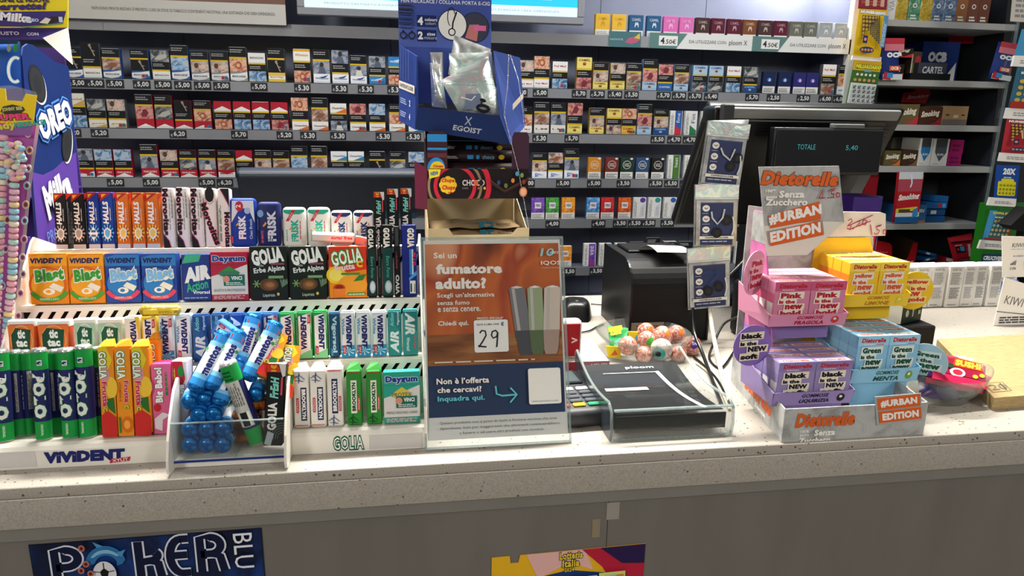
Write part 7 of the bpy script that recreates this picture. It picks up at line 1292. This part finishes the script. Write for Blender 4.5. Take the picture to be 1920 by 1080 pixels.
def smbag(F): F.r(0, .86, 1, 1, '#d8dce0'); F.r(0, .62, 1, .86, '#b44a5a'); F.r(0, .22, 1, .62, '#b8202c'); F.t('Smoking', .5, .50, .15, '#f0ece4', w=.9, sh=.3, b=.06, rot=5); F.pl([(.0, .28), (.9, .32), (.9, .24), (.0, .2)], '#e0c83c'); F.r(.12, .21, .6, .27, '#4a4a2c'); F.r(0, 0, 1, .12, '#1c5c94'); F.r(.0, .12, 1, .2, '#d8dcdc'); F.pl([(.7, .1), (.95, .14), (.9, .3), (.72, .26)], '#3c8ac4'); F.ln([(.5, .95), (.55, .78), (.5, .7)], .06, '#e8eef0')
kpouch(((1672, 417), (1716, 416), (1733, 328), (1682, 322)), 2.40, '#b8202c', 'red and blue filter bag with white script on the cabinet shelf', smbag)
kbox(4, 1731, 1794, 384, '#3c7ab4', .1, 'light blue display carton with white letters and orange base', lambda F: (F.r(0, 0, 1, .1, '#d8803c'), F.t('GIZEH', .72, .66, .2, '#eef2f4', w=.42, b=.08, sh=.1), F.t('GIZEH', .34, .86, .12, '#b8d0e4', w=.3, b=.05), F.el(.1, .72, .06, .08, '#b83c4c'), F.pl([(.12, .25), (.2, .25), (.16, .4)], '#e0b48c'), F.dz(.3, .25, .55, .35, 2, '#a8c8e0', 2)), y=2.43, side='#2c5c8c')
for k in range(4):
    kbox(4, (1795, 1797, 1800, 1811)[k]+2, (1836, 1838, 1836, 1842)[k], 0, '#1f5a9c', .1, ['dark blue booklet at the stack bottom beside the light blue carton', 'blue booklet second in the stack with white label', 'blue booklet third in the stack with red mark', 'blue booklet lying aslant on top of the stack'][k], None, y=2.43, cat='booklet', name='booklet') if 0 else None
    xa, xb = kx((1797, 1798, 1796, 1812)[k], 4), kx((1838, 1838, 1838, 1843)[k], 4); z = KZ[4]+.0006+.0262*k; m = MB(); m.box((0, 0, 0), (xb-xa, .09, .024), '#1c4c80' if k < 2 else '#2464a4', .002); F = Fc(m, (0, -.0002, 0), (xb-xa, 0, 0), (0, 0, .024)); 
    if k == 1: F.r(.2, .25, .5, .8, '#d8d8d4')
    if k == 2: F.r(.55, .2, .72, .8, '#b8343c'); F.r(.75, .2, .9, .8, '#5ca4dc')
    tag(obj('booklet', m, None, (xa, 2.43, z), (0, math.radians(3 if k == 3 else 0), math.radians((0, 2, -1, 9)[k]))), ['dark blue booklet at the bottom of its stack', 'blue booklet with pale label, second from the bottom', 'blue booklet with red mark, third from the bottom', 'blue booklet lying aslant on top of the stack'][k], 'booklet', 'blue booklets on the cabinet shelf')
# red open carton and red bag on the lowest visible shelf
xa, xb = fx(1672, 2.43, .93), fx(1778, 2.43, .93); R0 = empty('red_carton', ((xa+xb)/2, 2.43, KZ[5])); tag(R0, 'open red carton with cut-out front holding blue packets', 'carton')
z0, zl, zh = KZ[5]+.001, onY(1740, 487, 2.43).z, onY(1730, 455, 2.43).z
def rc(name, m):
    for i, v in enumerate(m.v): m.v[i] = tuple(V(v)-R0.location)
    return obj(name, m, R0)
xm, xn = fx(1733, 2.43, 1.0), fx(1767, 2.43, 1.0)
m = MB(); m.prism([(xa, 2.43, z0), (xb, 2.43, z0), (xb, 2.43, zh), (xn+.012, 2.43, zh), (xn, 2.43, zl+.008), (xn-.01, 2.43, zl), (xm+.01, 2.43, zl), (xm, 2.43, zl+.008), (xm-.006, 2.43, zh-.012), (xm-.018, 2.43, zh), (xa, 2.43, zh+.018)], (0, .002, 0), '#b4141e'); F = Fc(m, (xa, 2.4297, z0), (xb-xa, 0, 0), (0, 0, zh-z0), .0002); F.t('Smoking', .72, .50, .12, '#e8d4d0', w=.5, b=.05, sh=.3); F.t('king', .32, .75, .12, '#d85c5c', w=.25, b=.04, sh=.3); rc('front_panel', m)
m = MB(); m.box((xa, 2.60, z0), (xb, 2.602, zh+.02), '#5a4434'); rc('back_panel', m)
for x in (xa, xb-.002): m = MB(); m.prism([(x, 2.432, z0), (x, 2.60, z0), (x, 2.60, zh+.02), (x, 2.432, zh)], (.002, 0, 0), '#5a4434'); rc('side_panel', m)
m = MB(); m.box((xa+.01, 2.45, z0), (xb-.01, 2.59, zl-.02), '#4a3a2c'); rc('bottom', m)
for k in range(2): p = onY(1748-2*k, 470+9*k, 2.47); m = MB(); m.box((-.03, 0, -.02), (.03, .06, -.008), '#2464a4', .002); F = Fc(m, (-.03, -.0003, -.02), (.06, 0, 0), (0, 0, .012)); F.r(.1, .2, .4, .8, '#d8dcdc'); tag(obj('paper_packet', m, None, p, (0, math.radians(12-20*k), .1)), ['upper blue packet inside the open red carton', 'lower blue packet inside the open red carton'][k], 'packet')
def dbag(F): F.r(.0, .86, 1, .98, '#c83440'); F.r(0, .80, 1, .86, '#2a1416'); F.dz(.15, .68, .6, .74, 1, '#e8d4d4', 2); F.r(.15, .40, .6, .66, '#1c1e24'); F.r(.36, .46, .56, .64, '#4a9ad0'); F.el(.26, .54, .06, .05, '#c83440'); F.t('SMOKING', .78, .46, .14, '#eadcdc', rot=82, w=.5, b=.05)
kpouch(((1788, 492), (1826, 488), (1822, 437), (1776, 446)), 2.415, '#b01c28', 'bright red filter bag leaning beside the open red carton', dbag)
m = MB(); p = onY(1790, 497, 2.43); m.prism([onY(1774, 482, 2.44), onY(1836, 494, 2.44), onY(1840, 505, 2.44), onY(1772, 505, 2.44)], (0, .06, 0), '#8c1822'); F = Fc(m, onY(1774, 489, 2.4385), onY(1836, 499, 2.4385)-onY(1774, 489, 2.4385), V((0, 0, .012))); F.r(0, 0, .8, 1, '#d8d0c4'); tag(obj('carton', m), 'low dark red carton with pale torn strip under the red bag', 'carton')
# purple box behind the price card
xa = onY(1608, 440, 1.42); xb = onY(1668, 440, 1.42); zt = onY(1640, 372, 1.42).z; m = MB(); xm = onY(1650, 400, 1.42).x
m.prism([(xa.x, 1.45, 1.122), (xm, 1.42, 1.122), (xb.x, 1.46, 1.122), (xb.x-.02, 1.52, 1.122), (xa.x, 1.52, 1.122)], (0, 0, zt-1.122), '#3c2478'); F = Fc(m, (xa.x, 1.4497, 1.122), (xm-xa.x, -.03, 0), (0, 0, zt-1.122), .0002); F.t('glo', .8, .66, .14, '#e4dcec', w=.2, b=.05); F.r(.66, .2, .96, .5, '#c8344c'); F.el(.82, .35, .1, .12, '#e8dcd8'); F.dz(.05, .5, .15, .9, 2, '#6a54a4', 1); F = Fc(m, (xm, 1.4197, 1.122), (xb.x-xm, .04, 0), (0, 0, zt-1.122), .0002); F.el(.5, .7, .3, .18, '#1c1430'); F.el(.5, .35, .3, .18, '#c87a9c')
tag(obj('purple_box', m), 'purple box with white lettering behind the handwritten price card', 'box')
m = MB(); m.box((xa.x-.02, 1.41, 1.0006), (xb.x+.02, 1.53, 1.1205), 'black_matte', .004); tag(obj('black_box', m), 'black box carrying the purple box behind the price card', 'box')
# ---------------------------------------------------------------- lottery tickets
def ticket(pts, y, label, pr, base):
    q = [onY(*p, y) for p in pts]; m = MB(); m.prism(q, (0, .0006, 0), base); pr(Fc(m, q[0]-V((0, .0003, 0)), q[1]-q[0], q[3]-q[0], .0003)); tag(obj('scratch_ticket', m), label, 'ticket', 'lottery tickets in the holders')
def numer(base):
    def f(F):
        F.t('NUMERISSIMI', .52, .93, .07, '#eef0ee', w=.9, b=.08, ol='#23242c', olw=.06)
        for r in range(6):
            for c in range(5-r if r < 4 else 1): F.el(.20+.11*c, .82-.085*r, .045, .032, '#c8a03c', 10) if F.r(.15+.11*c, .785-.085*r, .255+.11*c, .86-.085*r, '#24283c') else 0
        for r in range(14):
            n = min(r+1, 5) if r < 9 else 5-(r-9)
            for c in range(max(n, 1)): F.el(.70-.075*c, .84-.042*r, .03, .019, '#d8d4a4' if base != '#d8ac1c' else '#3c4044', 8)
        F.r(.76, .2, .92, .86, '#5a8ab0'); F.dz(.78, .22, .9, .84, 3, '#c4d8e4', 5, .5, True); F.r(.12, .26, .28, .42, '#2a2e4c'); F.el(.2, .34, .05, .035, '#d88c9c'); F.el(.3, .12, .26, .07, '#2a3c6c', 20)
        for k in range(4): F.el(.14+.11*k, .12, .045, .03, '#d8883c', 8)
    return f
def mili(F):
    F.r(0, .78, 1, 1, '#d8a82c'); F.r(0, .5, 1, .78, '#3a6a2c'); F.r(.03, .04, .97, .5, '#d4d8d4'); F.t('MILIARDARIO', .55, .87, .09, '#e8e43c', w=.92, b=.08, ol='#2c5c1c', olw=.07, sh=.15); F.r(.42, .755, .68, .80, '#6aa0b8')
    for c in range(5): F.el(.2+.15*c, .69, .05, .03, '#e0dcc8', 10); F.el(.15+.165*c, .57, .06, .035, '#c8945c', 12)
    for r in range(4):
        for c in range(5): F.pl([(.12+.17*c, .43-.1*r), (.22+.17*c, .45-.1*r), (.2+.17*c, .38-.1*r), (.13+.17*c, .37-.1*r)], '#4c5456'); F.ln([(.1+.17*c, .45-.1*r), (.24+.17*c, .37-.1*r)], .02, '#9aa09e')
    F.r(0, 0, 1, .035, '#2c5c2c')
YT = 2.345
ticket(((1609, 16), (1662, 19), (1668, -40), (1614, -42)), YT, 'dark red ticket cut by the top, above the yellow one', lambda F: (F.r(.1, .1, .9, .5, '#c8a48c'), F.dz(.1, .1, .9, .5, 3, '#8c2c34', 2, .5, True)), '#8c2434')
ticket(((1599, 104), (1650, 108), (1664, 18), (1611, 15)), YT, 'yellow number lottery ticket beside the white post', numer('#d8ac1c'), '#e0b41c')
ticket(((1585, 196), (1636, 200), (1653, 118), (1602, 112)), YT, 'green and yellow lottery ticket above the till screen', mili, '#4c7a34')
m = MB(); q = [onY(*p, YT+.012) for p in ((1580, 205), (1642, 210), (1672, -45), (1612, -48))]; m.prism(q, (0, .001, 0), 'clear_plastic'); tag(obj('ticket_holder', m), 'clear hanging ticket holder beside the white post', 'ticket holder')
for pts in (((1597, 112), (1652, 116), (1653, 107), (1599, 104)),): m = MB(); m.prism([onY(*p, YT+.004) for p in pts], (0, .006, 0), 'clean_white'); h_ = obj('holder_lip', m, bpy.data.objects['ticket_holder'])
YR = 2.10
def x20(F): F.r(0, 0, 1, 1, '#1c4a9c'); F.t('20X', .58, .82, .2, '#eef2f4', w=.56, b=.06, sh=.1); F.dz(.35, .62, .8, .68, 1, '#c8d4e0', 2); rrect(F, .12, .08, .9, .52, .06, '#e0d82c'); rrect(F, .25, .45, .8, .60, .06, '#e0d82c'); [F.el(.22+.145*c, .16+.12*r, .045, .035, '#8c862c', 8) for r in range(3) for c in range(5)]
def dopp(F): F.r(0, 0, 1, 1, '#3c6a74'); F.pl([(0, 0), (.2, 0), (.3, 1), (0, 1)], '#4a9ad0'); F.pl([(.85, 0), (1, 0), (1, 1), (.95, 1)], '#b83c2c'); F.t('DOPPIA SFIDA', .55, .92, .08, '#e8d83c', w=.8, b=.07); [F.el(.28+.15*c, .2+.15*r, .06, .05, ['#a8b07c', '#c8a86c', '#8cb8a8', '#b89c5c'][r], 8) for r in range(4) for c in range(5)]; F.dz(.2, .76, .9, .84, 1, '#d8d0a0', 3); F.r(0, .02, 1, .08, '#a8342c')
def cruc(F): F.r(0, 0, 1, 1, '#24405c'); F.t('CRUCIVERBA', .5, .7, .34, '#dce4e8', w=.9, b=.07, sh=.15); [F.r(.04+.1*c, .05, .12+.1*c, .42, ['#c8b83c', '#6a8a34', '#3a8ac0'][c % 3]) for c in range(9)]
def teal_(F): F.r(0, 0, 1, 1, '#3a6a84'); [F.el(.2+.2*c, .2+.15*r, .08, .05, '#d0b04c', 10) for r in range(4) for c in range(4)]; F.r(0, 0, 1, .16, '#a8342c'); F.dz(.1, .82, .9, .92, 1, '#dce4e4', 2)
def blu_(F): F.r(0, 0, 1, 1, '#4a9ac8'); F.pl([(.2, .3), (.9, .4), (.8, .8), (.3, .7)], '#e0c03c')
for pts, lab, pr, base in ((((1894, 40), (1965, 44), (1975, -40), (1902, -44)), 'pale ticket cut by the picture corner, highest in the cabinet holder', lambda F: (F.r(0, 0, 1, 1, '#c8c4bc'), F.dz(.1, .1, .9, .8, 6, '#8c8a84', 3)), '#c8c4bc'), (((1902, 104), (1970, 108), (1985, 40), (1916, 55)), 'sky-blue and yellow ticket above the teal one', blu_, '#4a9ac8'), (((1890, 202), (1955, 206), (1972, 128), (1908, 124)), 'teal and gold ticket above the red number ticket', teal_, '#3a6a84'), (((1877, 286), (1938, 290), (1950, 226), (1888, 222)), 'red number lottery ticket beside the cabinet post', numer('#b83a44'), '#b8323c'), (((1863, 371), (1906, 373), (1913, 310), (1868, 309)), 'blue ticket with yellow panel, second lowest but one', x20, '#1c4a9c'), (((1841, 449), (1888, 452), (1900, 396), (1856, 394)), 'teal and red double-game ticket above the lowest ticket', dopp, '#3c6a74'), (((1838, 500), (1888, 502), (1894, 477), (1842, 476)), 'dark crossword ticket lowest in the cabinet holder', cruc, '#24405c')): ticket(pts, YR, lab, pr, base)
m = MB(); q = [onY(*p, YR+.014) for p in ((1834, 505), (1945, 512), (1990, -45), (1896, -48))]; m.prism(q, (0, .001, 0), 'clear_plastic'); TH_ = tag(obj('ticket_holder', m), 'clear hanging ticket holder at the cabinet post', 'ticket holder')
for pts in (((1873, 302), (1935, 306), (1938, 290), (1877, 286)), ((1852, 385), (1904, 388), (1906, 373), (1857, 370)), ((1834, 466), (1884, 469), (1888, 453), (1840, 450)), ((1884, 222), (1950, 226), (1954, 206), (1889, 202)), ((1898, 124), (1960, 128), (1968, 106), (1903, 104))): m = MB(); qq = [onY(*p, YR-.002) for p in pts]; m.prism(qq, (0, .008, 0), 'clean_white'); F = Fc(m, qq[0]-V((0, .0003, 0)), qq[1]-qq[0], qq[3]-qq[0]); F.dz(.2, .3, .9, .7, 2, '#9a9a96', 3); obj('holder_lip', m, TH_)
# green box and black device at the far edge
m = MB(); a, b = onY(1868, 440, 2.2), onY(1965, 440, 2.2); m.box((a.x, 2.2, .95), (b.x, 2.3, onY(1900, 386, 2.2).z), '#2c8a24', .002); tag(obj('green_box', m), 'bright green box at the frame edge behind the white display', 'box')
m = MB(); P = [onY(*p, 1.9) for p in ((1895, 423), (1930, 390), (1950, 392), (1950, 440), (1905, 432))]; m.prism(P, (0, .05, 0), 'black_plastic'); tag(obj('black_device', m), 'angular black device at the frame edge before the green box', 'device')
m = MB(); p = onY(1925, 430, 1.93); m.box((p.x-.02, 1.92, 0.0), (p.x+.03, 1.945, p.z), 'black_plastic'); tag(obj('device_stand', m), 'black upright post carrying the angular black device', 'stand')
m = MB(); m.box((a.x-.02, 2.19, 0), (b.x+.1, 2.32, .949), 'cabinet_dark'); tag(obj('side_cupboard', m), 'dark low cupboard under the bright green box', 'cupboard')
# ================================================================ biscuit display and necklace bag at the end
XO = -.62; pX = lambda px, py: onX(px, py, XO)
BD = empty('biscuit_display', (-.66, 1.36, 1.0)); tag(BD, 'tall blue and purple cardboard biscuit display with yellow header', 'display box')
def bp(name, m):
    for i, v in enumerate(m.v): m.v[i] = tuple(V(v)-BD.location)
    return obj(name, m, BD)
q = [pX(*p) for p in ((56, 470), (153, 470), (150, 400), (141, 260), (133, 160), (128, 124), (104, 116), (80, 98), (62, 84), (52, 82), (44, 88), (41, 104))]
zb_ = 1.0008; q[0].z = zb_; q[1].z = zb_; yb0 = min(p.y for p in q); yb1 = max(p.y for p in q)
m = MB(); m.prism(q, (-.003, 0, 0), '#1a2f6c'); zlo = q[0].z; zhi = max(p.z for p in q)
F = Fc(m, (XO+.0002, yb0, zlo), (0, yb1-yb0, 0), (0, 0, zhi-zlo), .0002)
def g(px, py): p = pX(px, py); return ((p.y-yb0)/F.W, (p.z-zlo)/F.H)
def yat(z, k):
    E_ = [(q[0].z, q[0].y), (q[11].z, q[11].y)] if k == 0 else [(q[1].z, q[1].y), (q[2].z, q[2].y), (q[3].z, q[3].y), (q[4].z, q[4].y), (q[5].z, q[5].y)]
    for (a_, ya), (b_, yb_) in zip(E_, E_[1:]):
        if min(a_, b_) <= z <= max(a_, b_): return ((ya+(yb_-ya)*(z-a_)/(b_-a_)) - yb0)/F.W
    return (E_[-1][1]-yb0)/F.W
def purple():
    zt1 = pX(62, 322).z; zt2 = pX(100, 318).z; zt3 = pX(143, 285).z; L_ = [(yat(z, 0)+.004, (z-zlo)/F.H) for z in (zlo+.001, 1.15, zt1)]; R_ = [(yat(z, 1)-.004, (z-zlo)/F.H) for z in (zt3, 1.22, 1.1, zlo+.001)]
    F.pl(L_+[g(80, 328), g(100, 318), g(120, 300)]+R_, '#5d3f9c')
purple()
def cook(cx, cy, rx, ry, tilt):
    def E_(k): return [g(cx+(rx*k*math.cos(t)*math.cos(tilt)-ry*k*math.sin(t)*math.sin(tilt)), cy+(rx*k*math.cos(t)*math.sin(tilt)+ry*k*math.sin(t)*math.cos(tilt))) for t in [2*math.pi*i/28 for i in range(28)]]
    F.pl([(a+.012, b-.006) for a, b in E_(1.0)], '#d8d8dc'); F.pl(E_(1.0), '#26272b'); F.pl(E_(.86), '#303136'); F.pl(E_(.5), '#2a2b2f')
cook(69, 157, 14, 37, math.radians(-14)); cook(124, 268, 9.5, 36, math.radians(2))
def tdir(px0, py0, px1, py1): a, b = pX(px0, py0), pX(px1, py1); return math.degrees(math.atan2(b.z-a.z, b.y-a.y)), (b-a).length, ((g(px0, py0)[0]+g(px1, py1)[0])/2, (g(px0, py0)[1]+g(px1, py1)[1])/2)
rt, ln_, (cx, cy) = tdir(70, 242, 130, 206)
F.t('OREO', cx, cy, .085, '#16307c', rot=rt if rt < 44 else 44, w=ln_/F.W*.98, b=.06, ol='#5a9ae0', olw=.12); F.k += 1; F.t('OREO', cx, cy, .085, '#16307c', rot=rt if rt < 44 else 44, w=ln_/F.W*.98, b=.06, ol='#16307c', olw=.07); F.k += 1; F.t('OREO', cx, cy, .085, '#eef0f6', rot=rt if rt < 44 else 44, w=ln_/F.W*.98, b=.06)
rt, ln_, (cx, cy) = tdir(80, 385, 128, 342); F.t('Milka', cx, cy, .11, '#eeeaf2', rot=min(rt, 44), w=ln_/F.W, b=.06, sh=.15); F.t('PROVALE', *g(108, 432), .04, '#6a8ad0', rot=8, w=.4)
bp('side_wall', m)
def mir(p): return V((-.86, p.y, p.z))
m = MB(); m.prism([mir(p) for p in q], (-.003, 0, 0), '#1a2f6c'); bp('side_wall', m)
m = MB(); m.box((-.86, yb1-.004, zb_), (XO-.003, yb1-.001, 1.56), '#4c3588'); bp('back_wall', m)
m = MB(); zs_ = 1.30; m.box((-.86, yb0+.05, zs_), (XO-.003, yb1-.004, zs_+.003), '#4c3588'); bp('shelf', m)
m = MB(); m.box((-.86, yb0+.012, zb_), (XO-.003, yb0+.015, 1.24), '#5d3f9c'); bp('front_panel', m)
yh_ = yb0-.012; hq = [onY(*p, yh_) for p in ((-150, 52), (127, 52), (127, -60), (-150, -60))]
m = MB(); m.prism(hq, (0, .003, 0), '#ecd820'); u = hq[1]-hq[0]; F = Fc(m, hq[0]-V((0, .0004, 0)), V((u.x, 0, 0)), V((0, 0, hq[3].z-hq[0].z)), .0002)
def gh(px, py): p = onY(px, py, yh_); return ((p.x-hq[0].x)/F.W, (p.z-hq[0].z)/F.H)
F.pl([gh(-140, 48), gh(40, 50), gh(118, 44), gh(124, 21), gh(-140, 23)], '#3b2c7c'); F.pl([gh(80, 49), gh(115, 38), gh(117, 32), gh(98, 31), gh(72, 43)], '#2c1a1e'); F.pl([gh(74, 43), gh(86, 33), gh(96, 36), gh(90, 45)], '#ece4da'); F.ln([gh(40, 52), gh(118, 44)], .008, '#6aa05a')
F.t('Milka', *gh(30, 33), .15, '#f2f0f4', w=.22, b=.06, sh=.15, rot=-3); F.t('OREO', *gh(60, 38), .055, '#c8d4ec', w=.10, b=.06, rot=2); F.t('barrette!', *gh(38, 12), .13, '#3a2470', w=.37, b=.06, sh=.25, rot=3); F.t('SCOPRI LE NUOVE', *gh(38, 0), .09, '#3a2a50', w=.40, b=.05, rot=2); F.r(*gh(112, 42), *gh(118, 32), '#c8d8e8')
bp('header_card', m)
m = MB(); lq = [onY(-150, 52, yh_), onY(127, 52, yh_), onY(80, 72, yh_-.03), onY(-150, 72, yh_-.03)]; m.prism(lq, (0, .001, -.002), '#35286c'); F = Fc(m, lq[3]+V((0, -.002, -.001)), lq[2]-lq[3], lq[0]-lq[3], .0003); F.t('CON', .93, .45, .3, '#c8c4dc', w=.1, b=.04); F.t('GUSTO', .72, .5, .35, '#c8c4dc', w=.2, b=.04); bp('header_lip', m)
m = MB(); m.prism([onY(127, 52, yh_), onY(80, 71, yh_-.03), onY(136, 121, yh_-.02)], (0, .0015, 0), '#ddd9d2'); bp('torn_flap', m)
# blue biscuit packet inside
pouch('biscuit_packet', ((-40, 168), (41, 166), (38, 78), (-40, 76)), yb0+.035, '#1d4ca4', 'blue biscuit packet standing inside the tall display', None, .012, lambda F: (F.ar(.95, .38, .16, .25, 60, 300, .09, '#5ab0ec'), F.ar(.95, .38, .16, .25, 60, 300, .06, '#eef2f6'), F.el(.80, .82, .05, .08, '#8ca4a8', 12), F.el(.95, .82, .06, .09, '#3a9a6c', 12), F.r(0, .90, 1, 1, '#1c3c84')))
# necklace sweets bag, leaning before the display
yN = 1.04; NB = empty('necklace_bag', onY(10, 640, yN)); tag(NB, 'tall purple sweets necklace bag with yellow header hanging before the display', 'sweets bag')
def npart(name, m):
    for i, v in enumerate(m.v): m.v[i] = tuple(V(v)-NB.location)
    return obj(name, m, NB)
pm('magenta_film', '#9a4a94', .3); 
bq = [onY(*p, yN) for p in ((-95, 690), (8, 690), (62, 232), (-95, 222))]; bq[0].z = bq[1].z = max(bq[0].z, 1.0015)
m = MB(); m.grid(lambda u, v: tuple(bq[0].lerp(bq[1], u).lerp(bq[3].lerp(bq[2], u), v)+V((0, .008+.002*math.sin(9*v+4*u), 0))), 8, 20, 'magenta_film')
F = Fc(m, bq[0]+V((0, .0045, 0)), bq[1]-bq[0], bq[3]-bq[0], .0002)
def gn(px, py):
    p = onY(px, py, yN); v = (p.z-bq[0].z)/(bq[3].z-bq[0].z); l = bq[0].lerp(bq[3], v); r = bq[1].lerp(bq[2], v); return ((p.x-l.x)/(r.x-l.x)), v
def NP(px, py, dy): return onY(px, py, yN+dy)
m2 = MB(); 
def quadp(pts, c, dy=.0035): m2.prism([NP(*p, dy) for p in pts], (0, .0006, 0), c)
npart('bag_film', m)
m = MB(); m.grid(lambda u, v: tuple(bq[0].lerp(bq[1], u).lerp(bq[3].lerp(bq[2], u), v)+V((0, .018+.002*math.sin(9*v+4*u), 0))), 8, 20, '#c9c4c4'); npart('added_back_film', m)  # pale layer added behind the bag to cut magenta bounce onto nearby sticks
k = 0
for px, py, c in ((52, 250, '#e8a0b0'), (55, 282, '#e8b45c'), (53, 316, '#e8dcc8'), (17, 340, '#d898a4'), (50, 348, '#a8dce0'), (48, 384, '#e8b45c'), (13, 412, '#e0a86c'), (46, 414, '#a8d8e4'), (45, 449, '#e098b4'), (10, 467, '#d8c8cc'), (42, 483, '#d8c0c8'), (43, 514, '#dcd8c8'), (4, 536, '#a8c8d8'), (38, 550, '#e0a4b4'), (2, 590, '#c8a8c4'), (34, 592, '#d8b8cc')):
    m2 = MB()
    for s_, cc_, dy in ((1.0, '#e4e0d8', .0032), (.82, c, .0026), (.5, '#7a3c74', .002)): quadp([(px+6.5*s_*math.cos(t)*1.0, py+8*s_*math.sin(t)) for t in [2*math.pi*i/14 for i in range(14)]][::-1], cc_, dy)
    npart('printed_ring', m2)
pass
m = MB(); hq = [onY(*p, yN+.0) for p in ((-95, 226), (62, 233), (69, 179), (48, 176), (42, 190), (12, 188), (10, 166), (-95, 160))]; m.prism(hq, (0, .0012, 0), '#eecb1c'); F = Fc(m, onY(-95, 232, yN-.0004), V((hq[1].x-hq[0].x, 0, 0)), V((0, 0, hq[7].z-onY(-95, 232, yN).z)), .0002)
def gq(px, py): p = onY(px, py, yN); return ((p.x-hq[0].x)/F.W, (p.z-onY(-95, 232, yN).z)/F.H)
F.pl([gq(2, 210), gq(14, 216), gq(36, 216), gq(48, 206), gq(44, 200), gq(24, 196), gq(6, 200)], '#3a3c24'); F.t('JOHNY BEE', *gq(24, 205), .12, '#c8c078', w=.25, b=.06, rot=6); F.t('SUPER', *gq(24, 219.5), .17, '#e8487c', w=.44, b=.07, rot=4, ol='#2a1c2c', olw=.05); npart('header_card', m)
m = MB(); m.prism([NP(*p, -.001) for p in ((-95, 254), (58, 254), (61, 236), (-95, 230))], (0, .001, 0), '#8a5a9c'); F = Fc(m, NP(-40, 254, -.0015), V((.078, 0, .002)), V((0, 0, .02)), .0002); F.t('candy', .35, .5, .6, '#d8c83c', w=.5, b=.06, rot=8); F.t('NECKLACES', .82, .72, .36, '#3aa89c', w=.5, b=.06, rot=6); npart('name_band', m)
m = MB(); m.prism([NP(*p, -.0005) for p in ((-60, 166), (10, 166), (12, 188), (42, 190), (48, 176), (70, 180), (66, 172), (20, 160))], (0, .0006, 0), 'thin_film'); npart('clear_film', m)
PAST = ['#e4aab8', '#e6dcc8', '#9ccada', '#e8cf9c', '#dfb4c4', '#b4d6cc']
def necklace(pts, label):
    m = MB(); P = [onY(*p, yN-.012) for p in pts]; k = 0
    for a_, b_ in zip(P, P[1:]):
        n = max(1, int((b_-a_).length/.0078)); t = (b_-a_).normalized()
        for i in range(n): c_ = a_.lerp(b_, i/n); m.tube([c_-t*.0033, c_-t*.002, c_+t*.002, c_+t*.0033], .007, PAST[(k*5+k//3) % 6], 12, rs=[.0044, .0058, .0058, .0044]); k += 1
    return m
m = necklace([(27, 335), (26, 420), (23, 520), (15, 600), (8, 680)], '')
for i in range(46): p = onY(27+rnd.uniform(-14, 16), rnd.uniform(268, 334), yN-.012); m.sph(p+V((0, rnd.uniform(-.004, .006), 0)), .0052, PAST[i % 6], 8, (1, 1, .8))
tag(obj('sweets_necklace', m), 'pastel sweets necklace tangled at its top inside the purple bag', 'necklace')
tag(obj('sweets_necklace', necklace([(6, 258), (4, 330), (0, 430), (-6, 560), (-12, 680)], '')), 'pastel sweets necklace hanging straight at the frame edge in the purple bag', 'necklace')
